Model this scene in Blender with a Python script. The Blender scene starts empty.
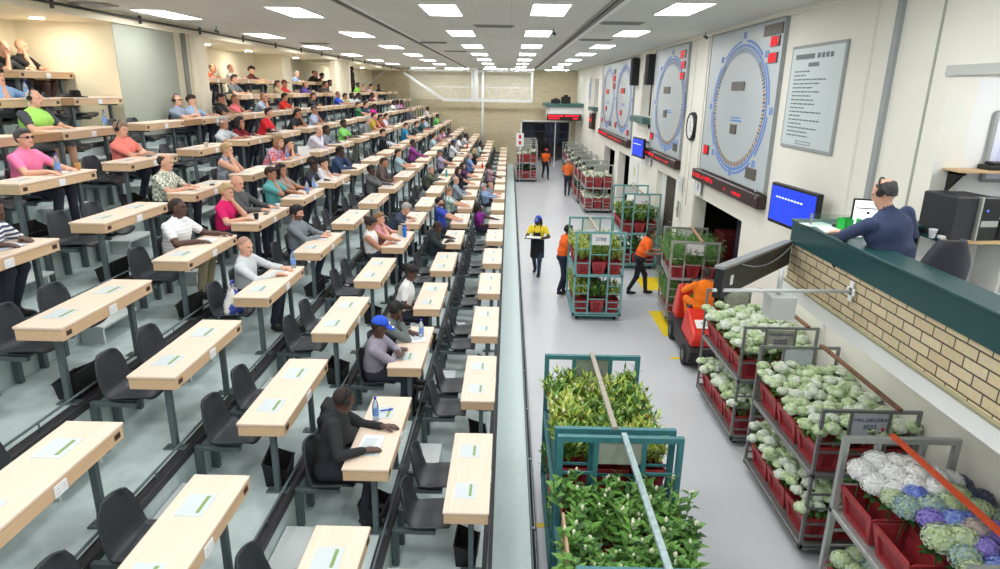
import bpy, math, random
import numpy as np
from mathutils import Vector, Matrix
R = random.Random(7)
SC = bpy.context.scene
COL = SC.collection
LAMP = 14.0
BOTTLES = [(1, -1.29, 5.83, 'in front of the person in the black jacket'), (1, -1.13, 8.12, 'on the desk beside the person in the grey hooded top'), (6, -5.58, 7.99, 'on the desk of the person in the pink polo shirt'), (3, -2.89, 8.42, 'on the desk of the bald person in the pale sports top'), (4, -3.77, 12.07, 'on the desk of the person in the teal shirt'), (4, -3.84, 12.72, 'on the desk next to the curly-haired person in a dark waistcoat'), (7, -6.52, 10.63, 'on a desk of the eighth tier, behind the coral shirt'), (5, -4.75, 14.0, 'by the woman in the colourful blouse'), (8, -7.4, 10.2, 'in the ninth tier behind the lime polo shirt'),
 (2, -2.0, 12.32, 'in front of the pink patterned shirt', 'blue'), (2, -2.11, 12.45, 'beside the bright blue bottle', 'steel'), (2, -2.04, 21.42, 'on a desk of the third tier', 'turquoise'), (2, -2.03, 32.25, 'far along the third tier', 'red'), (1, -1.1, 27.56, 'far along the second tier', 'red')]
CUPS = [(6, -5.6, 8.4, (0.86, 0.68, 0.42), 'beige paper cup beside the person in the pink polo shirt'), (3, -2.95, 10.4, (0.92, 0.9, 0.87), 'white paper cup at the far end of the desk of the bearded man in grey'), (4, -3.77, 10.47, (0.93, 0.92, 0.9), 'white paper cup on the desk of the magenta polo shirt'), (4, -3.79, 9.57, (0.12, 0.12, 0.13), 'black cup on the desk of the magenta polo shirt'), (6, -5.48, 11.84, (0.92, 0.9, 0.86), 'white cup on a desk of the seventh tier behind the blond woman')]
PI = math.pi

# ------------------------------------------------------------------ materials
MATS = {}
def lin(c):
    return tuple((x / 12.92 if x <= 0.04045 else ((x + 0.055) / 1.055) ** 2.4) for x in c)
def mat(name, rgb, rough=0.6, metal=0.0, var=0.0, scale=8.0, emit=0.0, alpha=1.0, spec=0.5, bump=0.0, trans=0.0):
    """rgb in sRGB 0..1; var = amount of procedural noise variation"""
    if name in MATS: return MATS[name]
    m = bpy.data.materials.new(name); m.use_nodes = True
    nt = m.node_tree; b = nt.nodes['Principled BSDF']
    c = lin(rgb)
    b.inputs['Base Color'].default_value = (*c, 1)
    b.inputs['Roughness'].default_value = rough
    b.inputs['Metallic'].default_value = metal
    b.inputs['Specular IOR Level'].default_value = spec
    if trans: b.inputs['Transmission Weight'].default_value = trans
    if emit:
        b.inputs['Emission Color'].default_value = (*c, 1)
        b.inputs['Emission Strength'].default_value = emit
    if alpha < 1: b.inputs['Alpha'].default_value = alpha
    if var or bump:
        tc = nt.nodes.new('ShaderNodeTexCoord'); n = nt.nodes.new('ShaderNodeTexNoise')
        n.inputs['Scale'].default_value = scale; n.inputs['Detail'].default_value = 4
        nt.links.new(tc.outputs['Object'], n.inputs['Vector'])
        if var:
            r = nt.nodes.new('ShaderNodeValToRGB')
            r.color_ramp.elements[0].position = 0.3; r.color_ramp.elements[1].position = 0.7
            r.color_ramp.elements[0].color = (*[max(0, x * (1 - var)) for x in c], 1)
            r.color_ramp.elements[1].color = (*[min(1, x * (1 + var)) for x in c], 1)
            nt.links.new(n.outputs['Fac'], r.inputs['Fac'])
            nt.links.new(r.outputs['Color'], b.inputs['Base Color'])
        if bump:
            bp = nt.nodes.new('ShaderNodeBump'); bp.inputs['Strength'].default_value = bump
            bp.inputs['Distance'].default_value = 0.01
            nt.links.new(n.outputs['Fac'], bp.inputs['Height']); nt.links.new(bp.outputs['Normal'], b.inputs['Normal'])
    MATS[name] = m
    return m
def ramp_mat(name, cols, scale=6.0, rough=0.7, detail=3.0, pos=None, stretch=None):
    """several own colours mixed by a noise pattern"""
    if name in MATS: return MATS[name]
    m = bpy.data.materials.new(name); m.use_nodes = True
    nt = m.node_tree; b = nt.nodes['Principled BSDF']; b.inputs['Roughness'].default_value = rough
    tc = nt.nodes.new('ShaderNodeTexCoord'); n = nt.nodes.new('ShaderNodeTexNoise')
    n.inputs['Scale'].default_value = scale; n.inputs['Detail'].default_value = detail
    if stretch:
        mp = nt.nodes.new('ShaderNodeMapping'); mp.inputs['Scale'].default_value = stretch
        nt.links.new(tc.outputs['Object'], mp.inputs['Vector']); nt.links.new(mp.outputs['Vector'], n.inputs['Vector'])
    else: nt.links.new(tc.outputs['Object'], n.inputs['Vector'])
    r = nt.nodes.new('ShaderNodeValToRGB')
    k = len(cols)
    while len(r.color_ramp.elements) < k: r.color_ramp.elements.new(0.5)
    for i, c in enumerate(cols):
        r.color_ramp.elements[i].position = pos[i] if pos else 0.32 + 0.36 * i / (k - 1)
        r.color_ramp.elements[i].color = (*lin(c), 1)
    nt.links.new(n.outputs['Fac'], r.inputs['Fac']); nt.links.new(r.outputs['Color'], b.inputs['Base Color'])
    MATS[name] = m
    return m
def brick_mat(name, c1, c2, cm, bw, bh, mortar, axes, rough=0.85, bump=0.3, offset=0.5, msmooth=0.1):
    """brick / tile pattern in metres; axes = which object coordinates are u and v"""
    if name in MATS: return MATS[name]
    m = bpy.data.materials.new(name); m.use_nodes = True
    nt = m.node_tree; b = nt.nodes['Principled BSDF']; b.inputs['Roughness'].default_value = rough
    tc = nt.nodes.new('ShaderNodeTexCoord'); sp = nt.nodes.new('ShaderNodeSeparateXYZ'); cb = nt.nodes.new('ShaderNodeCombineXYZ')
    nt.links.new(tc.outputs['Object'], sp.inputs[0])
    nt.links.new(sp.outputs[axes[0]], cb.inputs[0]); nt.links.new(sp.outputs[axes[1]], cb.inputs[1])
    t = nt.nodes.new('ShaderNodeTexBrick'); t.offset = offset
    t.inputs['Scale'].default_value = 1; t.inputs['Brick Width'].default_value = bw; t.inputs['Row Height'].default_value = bh
    t.inputs['Mortar Size'].default_value = mortar; t.inputs['Mortar Smooth'].default_value = msmooth
    t.inputs['Color1'].default_value = (*lin(c1), 1); t.inputs['Color2'].default_value = (*lin(c2), 1); t.inputs['Mortar'].default_value = (*lin(cm), 1)
    nt.links.new(cb.outputs[0], t.inputs['Vector'])
    n = nt.nodes.new('ShaderNodeTexNoise'); n.inputs['Scale'].default_value = 30; nt.links.new(tc.outputs['Object'], n.inputs['Vector'])
    mx = nt.nodes.new('ShaderNodeMix'); mx.data_type = 'RGBA'; mx.blend_type = 'SOFT_LIGHT'; mx.inputs[0].default_value = 0.5
    nt.links.new(t.outputs['Color'], mx.inputs[6]); nt.links.new(n.outputs['Color'], mx.inputs[7])
    nt.links.new(mx.outputs[2], b.inputs['Base Color'])
    if bump:
        bp = nt.nodes.new('ShaderNodeBump'); bp.inputs['Strength'].default_value = bump; bp.inputs['Distance'].default_value = 0.006; bp.invert = True
        nt.links.new(t.outputs['Fac'], bp.inputs['Height']); nt.links.new(bp.outputs['Normal'], b.inputs['Normal'])
    MATS[name] = m
    return m
def wood_mat(name, c1, c2, axis_scale=(30, 1.5, 30)):
    if name in MATS: return MATS[name]
    m = ramp_mat(name, [c1, c2, c1], scale=1.0, rough=0.42, detail=3, stretch=axis_scale)
    return m
def cloth_pattern(name, c1, c2, kind):
    if name in MATS: return MATS[name]
    m = bpy.data.materials.new(name); m.use_nodes = True
    nt = m.node_tree; b = nt.nodes['Principled BSDF']; b.inputs['Roughness'].default_value = 0.85
    tc = nt.nodes.new('ShaderNodeTexCoord')
    if kind == 'stripe':
        w = nt.nodes.new('ShaderNodeTexWave'); w.bands_direction = 'Z'; w.inputs['Scale'].default_value = 7; w.inputs['Distortion'].default_value = 1
    elif kind == 'check':
        w = nt.nodes.new('ShaderNodeTexChecker'); w.inputs['Scale'].default_value = 26
    else:
        w = nt.nodes.new('ShaderNodeTexVoronoi'); w.inputs['Scale'].default_value = 22
    nt.links.new(tc.outputs['Object'], w.inputs['Vector'])
    r = nt.nodes.new('ShaderNodeValToRGB'); r.color_ramp.elements[0].position = 0.4; r.color_ramp.elements[1].position = 0.6
    r.color_ramp.elements[0].color = (*lin(c1), 1); r.color_ramp.elements[1].color = (*lin(c2), 1)
    nt.links.new(w.outputs['Fac'] if 'Fac' in w.outputs else w.outputs['Distance'], r.inputs['Fac']); nt.links.new(r.outputs['Color'], b.inputs['Base Color'])
    MATS[name] = m
    return m

# ------------------------------------------------------------------ objects
def link(o):
    COL.objects.link(o); return o
def empty(name, loc=(0, 0, 0), rz=0.0):
    o = bpy.data.objects.new(name, None); o.empty_display_size = 0.1
    o.location = loc; o.rotation_euler = (0, 0, rz)
    return link(o)
LABELS = {}
def tag(o, label, cat, group=None, kind=None):
    o['label'] = label; o['category'] = cat
    if group: o['group'] = group
    if kind: o['kind'] = kind
    LABELS.setdefault(label, []).append(o.name)
    return o
def dup_tree(root):
    c = root.copy(); link(c)
    for ch in root.children:
        d = ch.copy(); link(d); d.parent = c
        for g in ch.children:
            e = g.copy(); link(e); e.parent = d
    return c

class MB:
    """collects faces, builds one mesh object"""
    def __init__(s): s.v = []; s.f = []; s.mi = []; s.sm = []
    def add(s, vs, fs, mi=0, sm=False):
        b = len(s.v); s.v.extend([tuple(p) for p in vs])
        for f in fs:
            s.f.append(tuple(b + i for i in f)); s.mi.append(mi); s.sm.append(sm)
    def box(s, x0, x1, y0, y1, z0, z1, mi=0, M=None):
        vs = [(x, y, z) for z in (z0, z1) for y in (y0, y1) for x in (x0, x1)]
        if M is not None: vs = [M @ Vector(p) for p in vs]
        s.add(vs, [(0, 2, 3, 1), (4, 5, 7, 6), (0, 1, 5, 4), (2, 6, 7, 3), (0, 4, 6, 2), (1, 3, 7, 5)], mi)
    def cbox(s, x0, x1, y0, y1, z0, z1, c=0.01, mi=0, M=None, sm=False):
        """box with chamfered edges"""
        X = (x0, x1); Y = (y0, y1); Z = (z0, z1); vs = []; idx = {}
        for ix in (0, 1):
            for iy in (0, 1):
                for iz in (0, 1):
                    sx = 1 - 2 * ix; sy = 1 - 2 * iy; sz = 1 - 2 * iz
                    for a, off in enumerate(((0, sy * c, sz * c), (sx * c, 0, sz * c), (sx * c, sy * c, 0))):
                        idx[(ix, iy, iz, a)] = len(vs)
                        vs.append((X[ix] + off[0], Y[iy] + off[1], Z[iz] + off[2]))
        fs = []
        I = idx
        for ix in (0, 1): fs.append([I[(ix, 0, 0, 0)], I[(ix, 1, 0, 0)], I[(ix, 1, 1, 0)], I[(ix, 0, 1, 0)]][:: (1 if ix else -1)])
        for iy in (0, 1): fs.append([I[(0, iy, 0, 1)], I[(1, iy, 0, 1)], I[(1, iy, 1, 1)], I[(0, iy, 1, 1)]][:: (-1 if iy else 1)])
        for iz in (0, 1): fs.append([I[(0, 0, iz, 2)], I[(1, 0, iz, 2)], I[(1, 1, iz, 2)], I[(0, 1, iz, 2)]][:: (1 if iz else -1)])
        for ix in (0, 1):
            for iy in (0, 1):
                q = [I[(ix, iy, 0, 0)], I[(ix, iy, 0, 1)], I[(ix, iy, 1, 1)], I[(ix, iy, 1, 0)]]; fs.append(q if (ix ^ iy) else q[::-1])
            for iz in (0, 1):
                q = [I[(ix, 0, iz, 0)], I[(ix, 1, iz, 0)], I[(ix, 1, iz, 2)], I[(ix, 0, iz, 2)]]; fs.append(q if not (ix ^ iz) else q[::-1])
        for iy in (0, 1):
            for iz in (0, 1):
                q = [I[(0, iy, iz, 1)], I[(1, iy, iz, 1)], I[(1, iy, iz, 2)], I[(0, iy, iz, 2)]]; fs.append(q if (iy ^ iz) else q[::-1])
        for ix in (0, 1):
            for iy in (0, 1):
                for iz in (0, 1):
                    q = [I[(ix, iy, iz, 0)], I[(ix, iy, iz, 1)], I[(ix, iy, iz, 2)]]; fs.append(q if (ix ^ iy ^ iz) else q[::-1])
        if M is not None: vs = [M @ Vector(p) for p in vs]
        s.add(vs, fs, mi, sm)
    def cyl(s, p0, p1, r0, r1=None, n=12, mi=0, cap=True, sm=True):
        if r1 is None: r1 = r0
        p0 = Vector(p0); p1 = Vector(p1); d = (p1 - p0).normalized()
        a = d.orthogonal().normalized(); b = d.cross(a)
        vs = []
        for p, r in ((p0, r0), (p1, r1)):
            for i in range(n):
                t = 2 * PI * i / n; vs.append(p + a * (r * math.cos(t)) + b * (r * math.sin(t)))
        s.add(vs, [(i, (i + 1) % n, n + (i + 1) % n, n + i) for i in range(n)], mi, sm)
        if cap:
            k = len(s.v) - 2 * n
            s.f.append(tuple(k + i for i in reversed(range(n)))); s.mi.append(mi); s.sm.append(False)
            s.f.append(tuple(k + n + i for i in range(n))); s.mi.append(mi); s.sm.append(False)
    def tube(s, path, r, n=8, mi=0):
        for a, b in zip(path[:-1], path[1:]): s.cyl(a, b, r, r, n, mi)
    def bar(s, p0, p1, w, h, mi=0, up=(0, 0, 1)):
        """rectangular bar from p0 to p1"""
        p0 = Vector(p0); p1 = Vector(p1); d = (p1 - p0).normalized(); up = Vector(up)
        a = d.cross(up)
        if a.length < 1e-4: a = d.cross(Vector((0, 1, 0)))
        a.normalize(); b = a.cross(d)
        vs = [p + a * (sx * w / 2) + b * (sy * h / 2) for p in (p0, p1) for sx, sy in ((-1, -1), (1, -1), (1, 1), (-1, 1))]
        s.add(vs, [(0, 1, 2, 3)[::-1], (4, 5, 6, 7), (0, 1, 5, 4), (1, 2, 6, 5), (2, 3, 7, 6), (3, 0, 4, 7)][0:6], mi)
    def lathe(s, prof, c=(0, 0, 0), n=16, mi=0, sm=True):
        vs = []
        for r, z in prof:
            for i in range(n):
                t = 2 * PI * i / n; vs.append((c[0] + r * math.cos(t), c[1] + r * math.sin(t), c[2] + z))
        fs = []
        for j in range(len(prof) - 1):
            for i in range(n): fs.append((j * n + i, j * n + (i + 1) % n, (j + 1) * n + (i + 1) % n, (j + 1) * n + i))
        s.add(vs, fs, mi, sm)
        k = len(s.v) - len(vs)
        if prof[0][0] > 1e-4: s.f.append(tuple(k + i for i in reversed(range(n)))); s.mi.append(mi); s.sm.append(False)
        if prof[-1][0] > 1e-4: s.f.append(tuple(k + (len(prof) - 1) * n + i for i in range(n))); s.mi.append(mi); s.sm.append(False)
    def quad(s, a, b, c, d, mi=0): s.add([a, b, c, d], [(0, 1, 2, 3)], mi)
    def mesh(s, name, mats):
        me = bpy.data.meshes.new(name); me.from_pydata(s.v, [], s.f)
        for m in mats: me.materials.append(m)
        me.polygons.foreach_set('material_index', s.mi); me.polygons.foreach_set('use_smooth', s.sm)
        me.update(); return me
    def build(s, name, mats, parent=None, loc=None):
        if not isinstance(mats, (list, tuple)): mats = [mats]
        o = bpy.data.objects.new(name, s.mesh(name, mats)); link(o)
        if parent is not None: o.parent = parent
        if loc is not None: o.location = loc
        return o
def struct(name, mb, mats):
    o = mb.build(name, mats); o['kind'] = 'structure'; return o
def text(name, body, size, m, parent, loc, rot, ext=0.002, align='CENTER'):
    c = bpy.data.curves.new(name, 'FONT'); c.body = body; c.size = size; c.extrude = ext; c.align_x = align; c.align_y = 'CENTER'
    c.materials.append(m); q = bpy.data.objects.new('tmp_text', c); link(q)
    me = bpy.data.meshes.new_from_object(q.evaluated_get(bpy.context.evaluated_depsgraph_get())); me.name = name; bpy.data.objects.remove(q); bpy.data.curves.remove(c)
    o = bpy.data.objects.new(name, me); link(o); o.location = loc; o.rotation_euler = rot
    if parent is not None: o.parent = parent
    return o
ORD = ['first', 'second', 'third', 'fourth', 'fifth', 'sixth', 'seventh', 'eighth', 'ninth', 'tenth', 'eleventh', 'twelfth', 'thirteenth',
       'fourteenth', 'fifteenth', 'sixteenth', 'seventeenth', 'eighteenth', 'nineteenth']
def tier_name(k): return 'front row' if k == 0 else ('top tier' if k == 9 else ORD[k] + ' tier')
def seat_name(c): return 'nearest the camera' if c < 0 else ORD[c] + ' along from the near end'
def col_short(c): return 'nearest' if c < 0 else ORD[c]

# ------------------------------------------------------------------ the measured room (metres; camera above x = 0, y = 0)
CAMZ = 5.0
L, W, PT, Y0, RP, RISE = 1.4088, 0.41845, 2.17053, 4.94196, 0.88627, 0.42530
X0 = -0.11488; ZT0 = 1.36; DH = 0.77
CEIL = 6.25; XW = 4.42; YB = 44.3
def Xr(k): return X0 - RP * k            # front (right) edge of the desks of a tier
def Zp(k): return ZT0 - DH + RISE * k    # floor of a tier
def Zt(k): return ZT0 + RISE * k         # desk top of a tier
# camera (calibrated on the desk grid and the wall verticals)
F, PITCH, YAW, ROLL = 645.531, 0.29342, -0.00998, -0.01593
def cam():
    def m(a): return Matrix(a)
    c, s = math.cos(YAW), math.sin(YAW); A = Matrix(((c, -s, 0), (s, c, 0), (0, 0, 1)))
    c, s = math.cos(PITCH), math.sin(PITCH); B = Matrix(((1, 0, 0), (0, c, -s), (0, s, c)))
    c, s = math.cos(ROLL), math.sin(ROLL); C = Matrix(((c, 0, -s), (0, 1, 0), (s, 0, c)))
    M = C @ B @ A
    right, fwd, up = M[0], M[1], M[2]
    cd = bpy.data.cameras.new('camera'); o = bpy.data.objects.new('camera', cd); link(o)
    cd.sensor_fit = 'HORIZONTAL'; cd.sensor_width = 36; cd.lens = F * 36 / 1000; cd.clip_start = 0.05; cd.clip_end = 300
    mw = Matrix.Identity(4)
    for i in range(3): mw[i][0] = right[i]; mw[i][1] = up[i]; mw[i][2] = -fwd[i]; mw[i][3] = (0, 0, CAMZ)[i]
    o.matrix_world = mw
    SC.camera = o
cam()
SC.view_settings.view_transform = 'Standard'; SC.view_settings.look = 'None'; SC.view_settings.gamma = 1.0
SC.view_settings.use_curve_mapping = False
SC.view_settings.exposure = 0.25
SC.cycles.use_denoising = True
SC.cycles.max_bounces = 8
w = bpy.data.worlds.new('world'); SC.world = w; w.use_nodes = True
w.node_tree.nodes['Background'].inputs[0].default_value = (0.9, 0.95, 1.0, 1); w.node_tree.nodes['Background'].inputs[1].default_value = 0.55
# ------------------------------------------------------------------ the room
m_floor = mat('sales_floor_paint', (0.80, 0.815, 0.835), rough=0.28, var=0.03, scale=1.2, spec=0.4)
m_vinyl = ramp_mat('tier_vinyl', [(0.66, 0.735, 0.735), (0.76, 0.82, 0.82), (0.70, 0.77, 0.77)], scale=3, rough=0.5, detail=6)
m_walk = mat('walkway_vinyl', (0.80, 0.875, 0.875), rough=0.4, var=0.04, scale=14)
m_nose = mat('black_nosing', (0.20, 0.20, 0.215), rough=0.55, var=0.1, scale=20)
m_cream = mat('cream_wall', (0.93, 0.925, 0.885), rough=0.75, var=0.012, scale=2)
m_cream2 = mat('cream_alcove', (0.955, 0.925, 0.83), rough=0.75, var=0.012, scale=2)
m_white = mat('white_paint', (0.93, 0.935, 0.93), rough=0.6)
m_ceil = brick_mat('ceiling_tiles', (0.865, 0.875, 0.85), (0.845, 0.855, 0.83), (0.79, 0.80, 0.775), 0.6, 1.2, 0.006, (0, 1), rough=0.9, bump=0.05, offset=0)
m_backbrick = brick_mat('back_wall_brick', (0.84, 0.79, 0.67), (0.80, 0.745, 0.625), (0.73, 0.68, 0.565), 0.24, 0.085, 0.006, (0, 2), rough=0.9, bump=0.2)
m_tan = brick_mat('tan_face_brick', (0.84, 0.775, 0.645), (0.79, 0.72, 0.585), (0.33, 0.295, 0.25), 0.232, 0.0855, 0.0065, (1, 2), rough=0.85, bump=0.5)
m_dark = mat('interior_shade', (0.16, 0.14, 0.135), rough=0.9, var=0.3, scale=1.0)
m_steel = mat('brushed_steel', (0.66, 0.67, 0.68), rough=0.38, metal=0.75, var=0.05, scale=30)
m_darksteel = mat('dark_grey_steel', (0.37, 0.42, 0.435), rough=0.45, metal=0.3, var=0.06, scale=25)
m_whitesteel = mat('white_steel', (0.86, 0.875, 0.875), rough=0.45)
m_teal = mat('dark_teal_laminate', (0.145, 0.30, 0.305), rough=0.35, var=0.18, scale=120)
m_grey = mat('mid_grey', (0.62, 0.64, 0.645), rough=0.6)
m_black = mat('black_plastic', (0.075, 0.078, 0.085), rough=0.45)
m_lamp = mat('lamp_diffuser', (1, 1, 1), emit=LAMP); m_lamp2 = mat('batten_diffuser', (1, 1, 1), emit=42)

b = MB(); b.box(-12, 8, -4, 60, -0.3, 0); struct('floor', b, m_floor)
b = MB()
for x0, x1, y0, y1 in ((3.40, 4.15, 12.95, 14.6), (3.62, 4.3, 16.3, 17.5)): b.box(x0, x1, y0, y1, 0, 0.003)
b.box(3.26, 3.52, 11.72, 11.82, 0, 0.003)
b.box(0.36, 0.62, 6.55, 6.63, 0, 0.003)
struct('floor_marking', b, mat('yellow_floor_paint', (0.97, 0.85, 0.12), rough=0.4, var=0.05, scale=6))
def Xe(k): return Xr(k) - (0.05 if k else -0.015)
# stepped seating
for k in range(10):
    b = MB(); xl = Xe(k) - RP if k < 9 else -9.2
    b.box(xl - 0.12, Xe(k), -3, YB, -0.02 if k == 0 else Zp(k) - RISE - 0.1, Zp(k))
    struct('tier_floor', b, m_vinyl)
    b = MB(); b.cbox(Xe(k) - 0.085, Xe(k) + 0.012, -3, YB - 0.7, Zp(k) - 0.075, Zp(k) + 0.006, 0.006)
    for j in range(3): b.box(Xe(k) - 0.075 + 0.028 * j, Xe(k) - 0.062 + 0.028 * j, -3, YB - 0.7, Zp(k) + 0.006, Zp(k) + 0.009)
    struct('trim_%d' % (k + 1), b, m_nose)
    b = MB()
    for y in [Y0 - 0.35 + PT * c for c in range(-1, 19)]: b.cyl((Xe(k) - 0.03, y, Zp(k)), (Xe(k) - 0.03, y, Zp(k) + 0.085), 0.007, n=6)
    b.cyl((Xe(k) - 0.03, -2, Zp(k) + 0.09), (Xe(k) - 0.03, YB - 1, Zp(k) + 0.09), 0.011, n=8)
    struct('trim_%d' % (k + 21), b, m_darksteel)
    # half steps in the gaps between the desks
    if k < 9:
        for c in range(0, 18):
            ya, yb = Y0 + PT * (c - 1) + L + 0.06, Y0 + PT * c - 0.06
            b = MB(); b.cbox(Xe(k + 1) + 0.012, Xe(k + 1) + 0.30, ya, yb, Zp(k) + 0.185, Zp(k) + 0.215, 0.004)
            b.box(Xe(k + 1) + 0.012, Xe(k + 1) + 0.26, ya + 0.04, ya + 0.07, Zp(k), Zp(k) + 0.185); b.box(Xe(k + 1) + 0.012, Xe(k + 1) + 0.26, yb - 0.07, yb - 0.04, Zp(k), Zp(k) + 0.185)
            struct('floor_step', b, mat('pale_step_board', (0.80, 0.825, 0.825), rough=0.5, var=0.03, scale=40))
# walkway in front of the first tier, kerb and guard rails
b = MB(); b.box(Xe(0) - 0.05, 0.325, -3, YB, -0.02, 0.165); struct('walkway_floor', b, m_walk)
b = MB(); b.cbox(0.325, 0.352, -3, YB - 1.5, -0.01, 0.20, 0.005); struct('trim_31', b, m_darksteel)
b = MB()
for y in [0.5 + 1.45 * i for i in range(29)]: b.box(0.35, 0.385, y, y + 0.04, 0.02, 0.17)
b.cyl((0.385, -3, 0.13), (0.385, YB - 1.5, 0.13), 0.016, n=10); b.cyl((0.375, -3, 0.05), (0.375, YB - 1.5, 0.05), 0.014, n=10)
struct('trim_32', b, mat('worn_rail', (0.50, 0.53, 0.55), rough=0.35, metal=0.6, var=0.15, scale=15))

def wall_holes(b, axis, p0, p1, ys, zs, holes, mi=0):
    """wall slab between p0 and p1 on AXIS, spanning ys x zs, with rectangular holes (y0,y1,z0,z1)"""
    cy = sorted(set([ys[0], ys[1]] + [v for h in holes for v in h[:2] if ys[0] < v < ys[1]]))
    cz = sorted(set([zs[0], zs[1]] + [v for h in holes for v in h[2:] if zs[0] < v < zs[1]]))
    for y0, y1 in zip(cy[:-1], cy[1:]):
        for z0, z1 in zip(cz[:-1], cz[1:]):
            ym, zm = (y0 + y1) / 2, (z0 + z1) / 2
            if any(h[0] < ym < h[1] and h[2] < zm < h[3] for h in holes): continue
            if axis == 'x': b.box(p0, p1, y0, y1, z0, z1, mi)
            else: b.box(y0, y1, p0, p1, z0, z1, mi)
OPEN = [(12.06, 15.26, -1, 2.69), (17.1, 19.35, -1, 2.80), (23.9, 26.4, -1, 2.72), (27.2, 30.4, -1, 2.62),
        (21.0, 22.6, 4.22, 5.58), (33.6, 35.2, 4.22, 5.58)]
b = MB(); wall_holes(b, 'x', XW, XW + 0.28, (6.845, YB + 0.3), (0, CEIL), [o for o in OPEN])
wall_holes(b, 'x', XW, XW + 0.28, (-4, 6.845), (0, CEIL), [(2.5, 6.845, 2.9, 5.19)])
struct('wall_right', b, m_cream)
# bulkhead over the boards and shallow piers
b = MB()
for y in (8.6, 15.45, 16.45, 32.2): b.box(XW - 0.03, XW, y - 0.17, y + 0.17, 0, CEIL)
b.box(XW - 0.10, XW, 6.86, YB, 6.185, CEIL)
struct('wall_piers', b, m_cream)
b = MB(); b.box(XW - 0.045, XW, 7.88, 7.98, 2.9, CEIL); b.box(XW - 0.055, XW, 7.90, 7.96, 4.66, 4.70); struct('trim_40', b, m_grey)
b = MB(); b.box(XW - 0.012, XW, 7.155, 7.185, 2.9, CEIL); struct('trim_41', b, mat('crease_shade', (0.66, 0.68, 0.63), rough=0.8))  # raised grey strip: shade of the wall crease put into colour
# store rooms behind the openings, darkness put into their wall colour, and shutters
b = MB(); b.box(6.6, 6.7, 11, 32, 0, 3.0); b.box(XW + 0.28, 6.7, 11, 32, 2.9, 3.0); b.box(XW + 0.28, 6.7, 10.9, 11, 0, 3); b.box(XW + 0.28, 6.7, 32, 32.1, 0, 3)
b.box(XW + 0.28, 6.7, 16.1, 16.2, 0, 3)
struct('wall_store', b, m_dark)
b = MB(); b.box(XW + 0.16, XW + 0.22, 17.1, 18.75, 0, 2.80)
for i in range(28): b.box(XW + 0.15, XW + 0.16, 17.1, 18.75, 0.02 + i * 0.1, 0.10 + i * 0.1)
b.box(XW + 0.13, XW + 0.15, 17.8, 18.0, 1.5, 1.53, 1)
struct('door_3', b, [mat('dark_slatted_door', (0.27, 0.235, 0.215), rough=0.6, var=0.1), m_steel])
b = MB(); b.box(XW + 0.14, XW + 0.2, 18.75, 19.35, 0, 2.8); struct('door_2', b, m_white)
for i, (y0, y1, z1) in enumerate(((23.9, 26.4, 2.72), (27.2, 30.4, 2.62))):
    b = MB(); b.box(XW + 0.2, XW + 0.26, y0, y0 + (y1 - y0) * 0.45, 0, z1); struct('door_%d' % (5 + i), b, m_white)
# things stored in the dark opening next to sign 4
for i, (x, y, h, c) in enumerate(((5.3, 14.9, 1.9, (0.35, 0.08, 0.07)), (5.5, 14.0, 2.3, (0.20, 0.22, 0.30)), (5.4, 13.0, 2.0, (0.12, 0.16, 0.36)))):
    b = MB(); b.cbox(-0.35, 0.35, -0.35, 0.35, 0, h, 0.03); b.cbox(-0.36, 0.36, -0.36, 0.36, h * 0.5, h * 0.52, 0.01)
    o = b.build('storage_cabinet', mat('store_stack_%d' % i, c, var=0.1), loc=(x, y, 0))
    tag(o, ('dark red', 'grey-blue', 'navy blue')[i] + ' cabinet in the dark opening under the sign 4', 'cabinet')

# upper auction window in the right wall: sill ledges and the small room behind
for i, (y0, y1) in enumerate(((20.9, 23.1), (33.4, 35.5))):
    b = MB(); b.cbox(XW - 0.26, XW, y0, y1, 4.03, 4.22, 0.01); struct('window_%d' % (i + 1), b, mat('grey_teal_ledge', (0.29, 0.43, 0.42), rough=0.5, var=0.1, scale=40))
b = MB(); b.box(5.9, 6.0, 20, 36, 3.9, CEIL); struct('wall_booth', b, brick_mat('booth_brick', (0.62, 0.585, 0.5), (0.56, 0.53, 0.45), (0.4, 0.38, 0.33), 0.24, 0.085, 0.01, (1, 2)))
b = MB(); b.box(XW + 0.28, 6.0, 20, 36, 3.8, 3.9); struct('floor_booth', b, m_grey)

# ceiling
b = MB(); b.box(-9.3, XW + 0.3, -4, YB + 0.3, CEIL, CEIL + 0.1); struct('ceiling', b, m_ceil)
b = MB(); b.box(1.50, 1.58, -4, YB, CEIL - 0.035, CEIL, 0); b.box(1.60, 1.70, -4, YB, CEIL - 0.012, CEIL, 1); b.cyl((1.45, -4, CEIL - 0.02), (1.45, YB, CEIL - 0.02), 0.012, n=6, mi=2); struct('trim_50', b, [mat('track_grey', (0.44, 0.44, 0.42), rough=0.6), m_white, m_grey])
b = MB(); b.box(-2.66, -2.60, -4, YB, CEIL - 0.035, CEIL, 0); b.box(-2.58, -2.48, -4, YB, CEIL - 0.012, CEIL, 1); struct('trim_51', b, [MATS['track_grey'], m_white])
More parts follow.
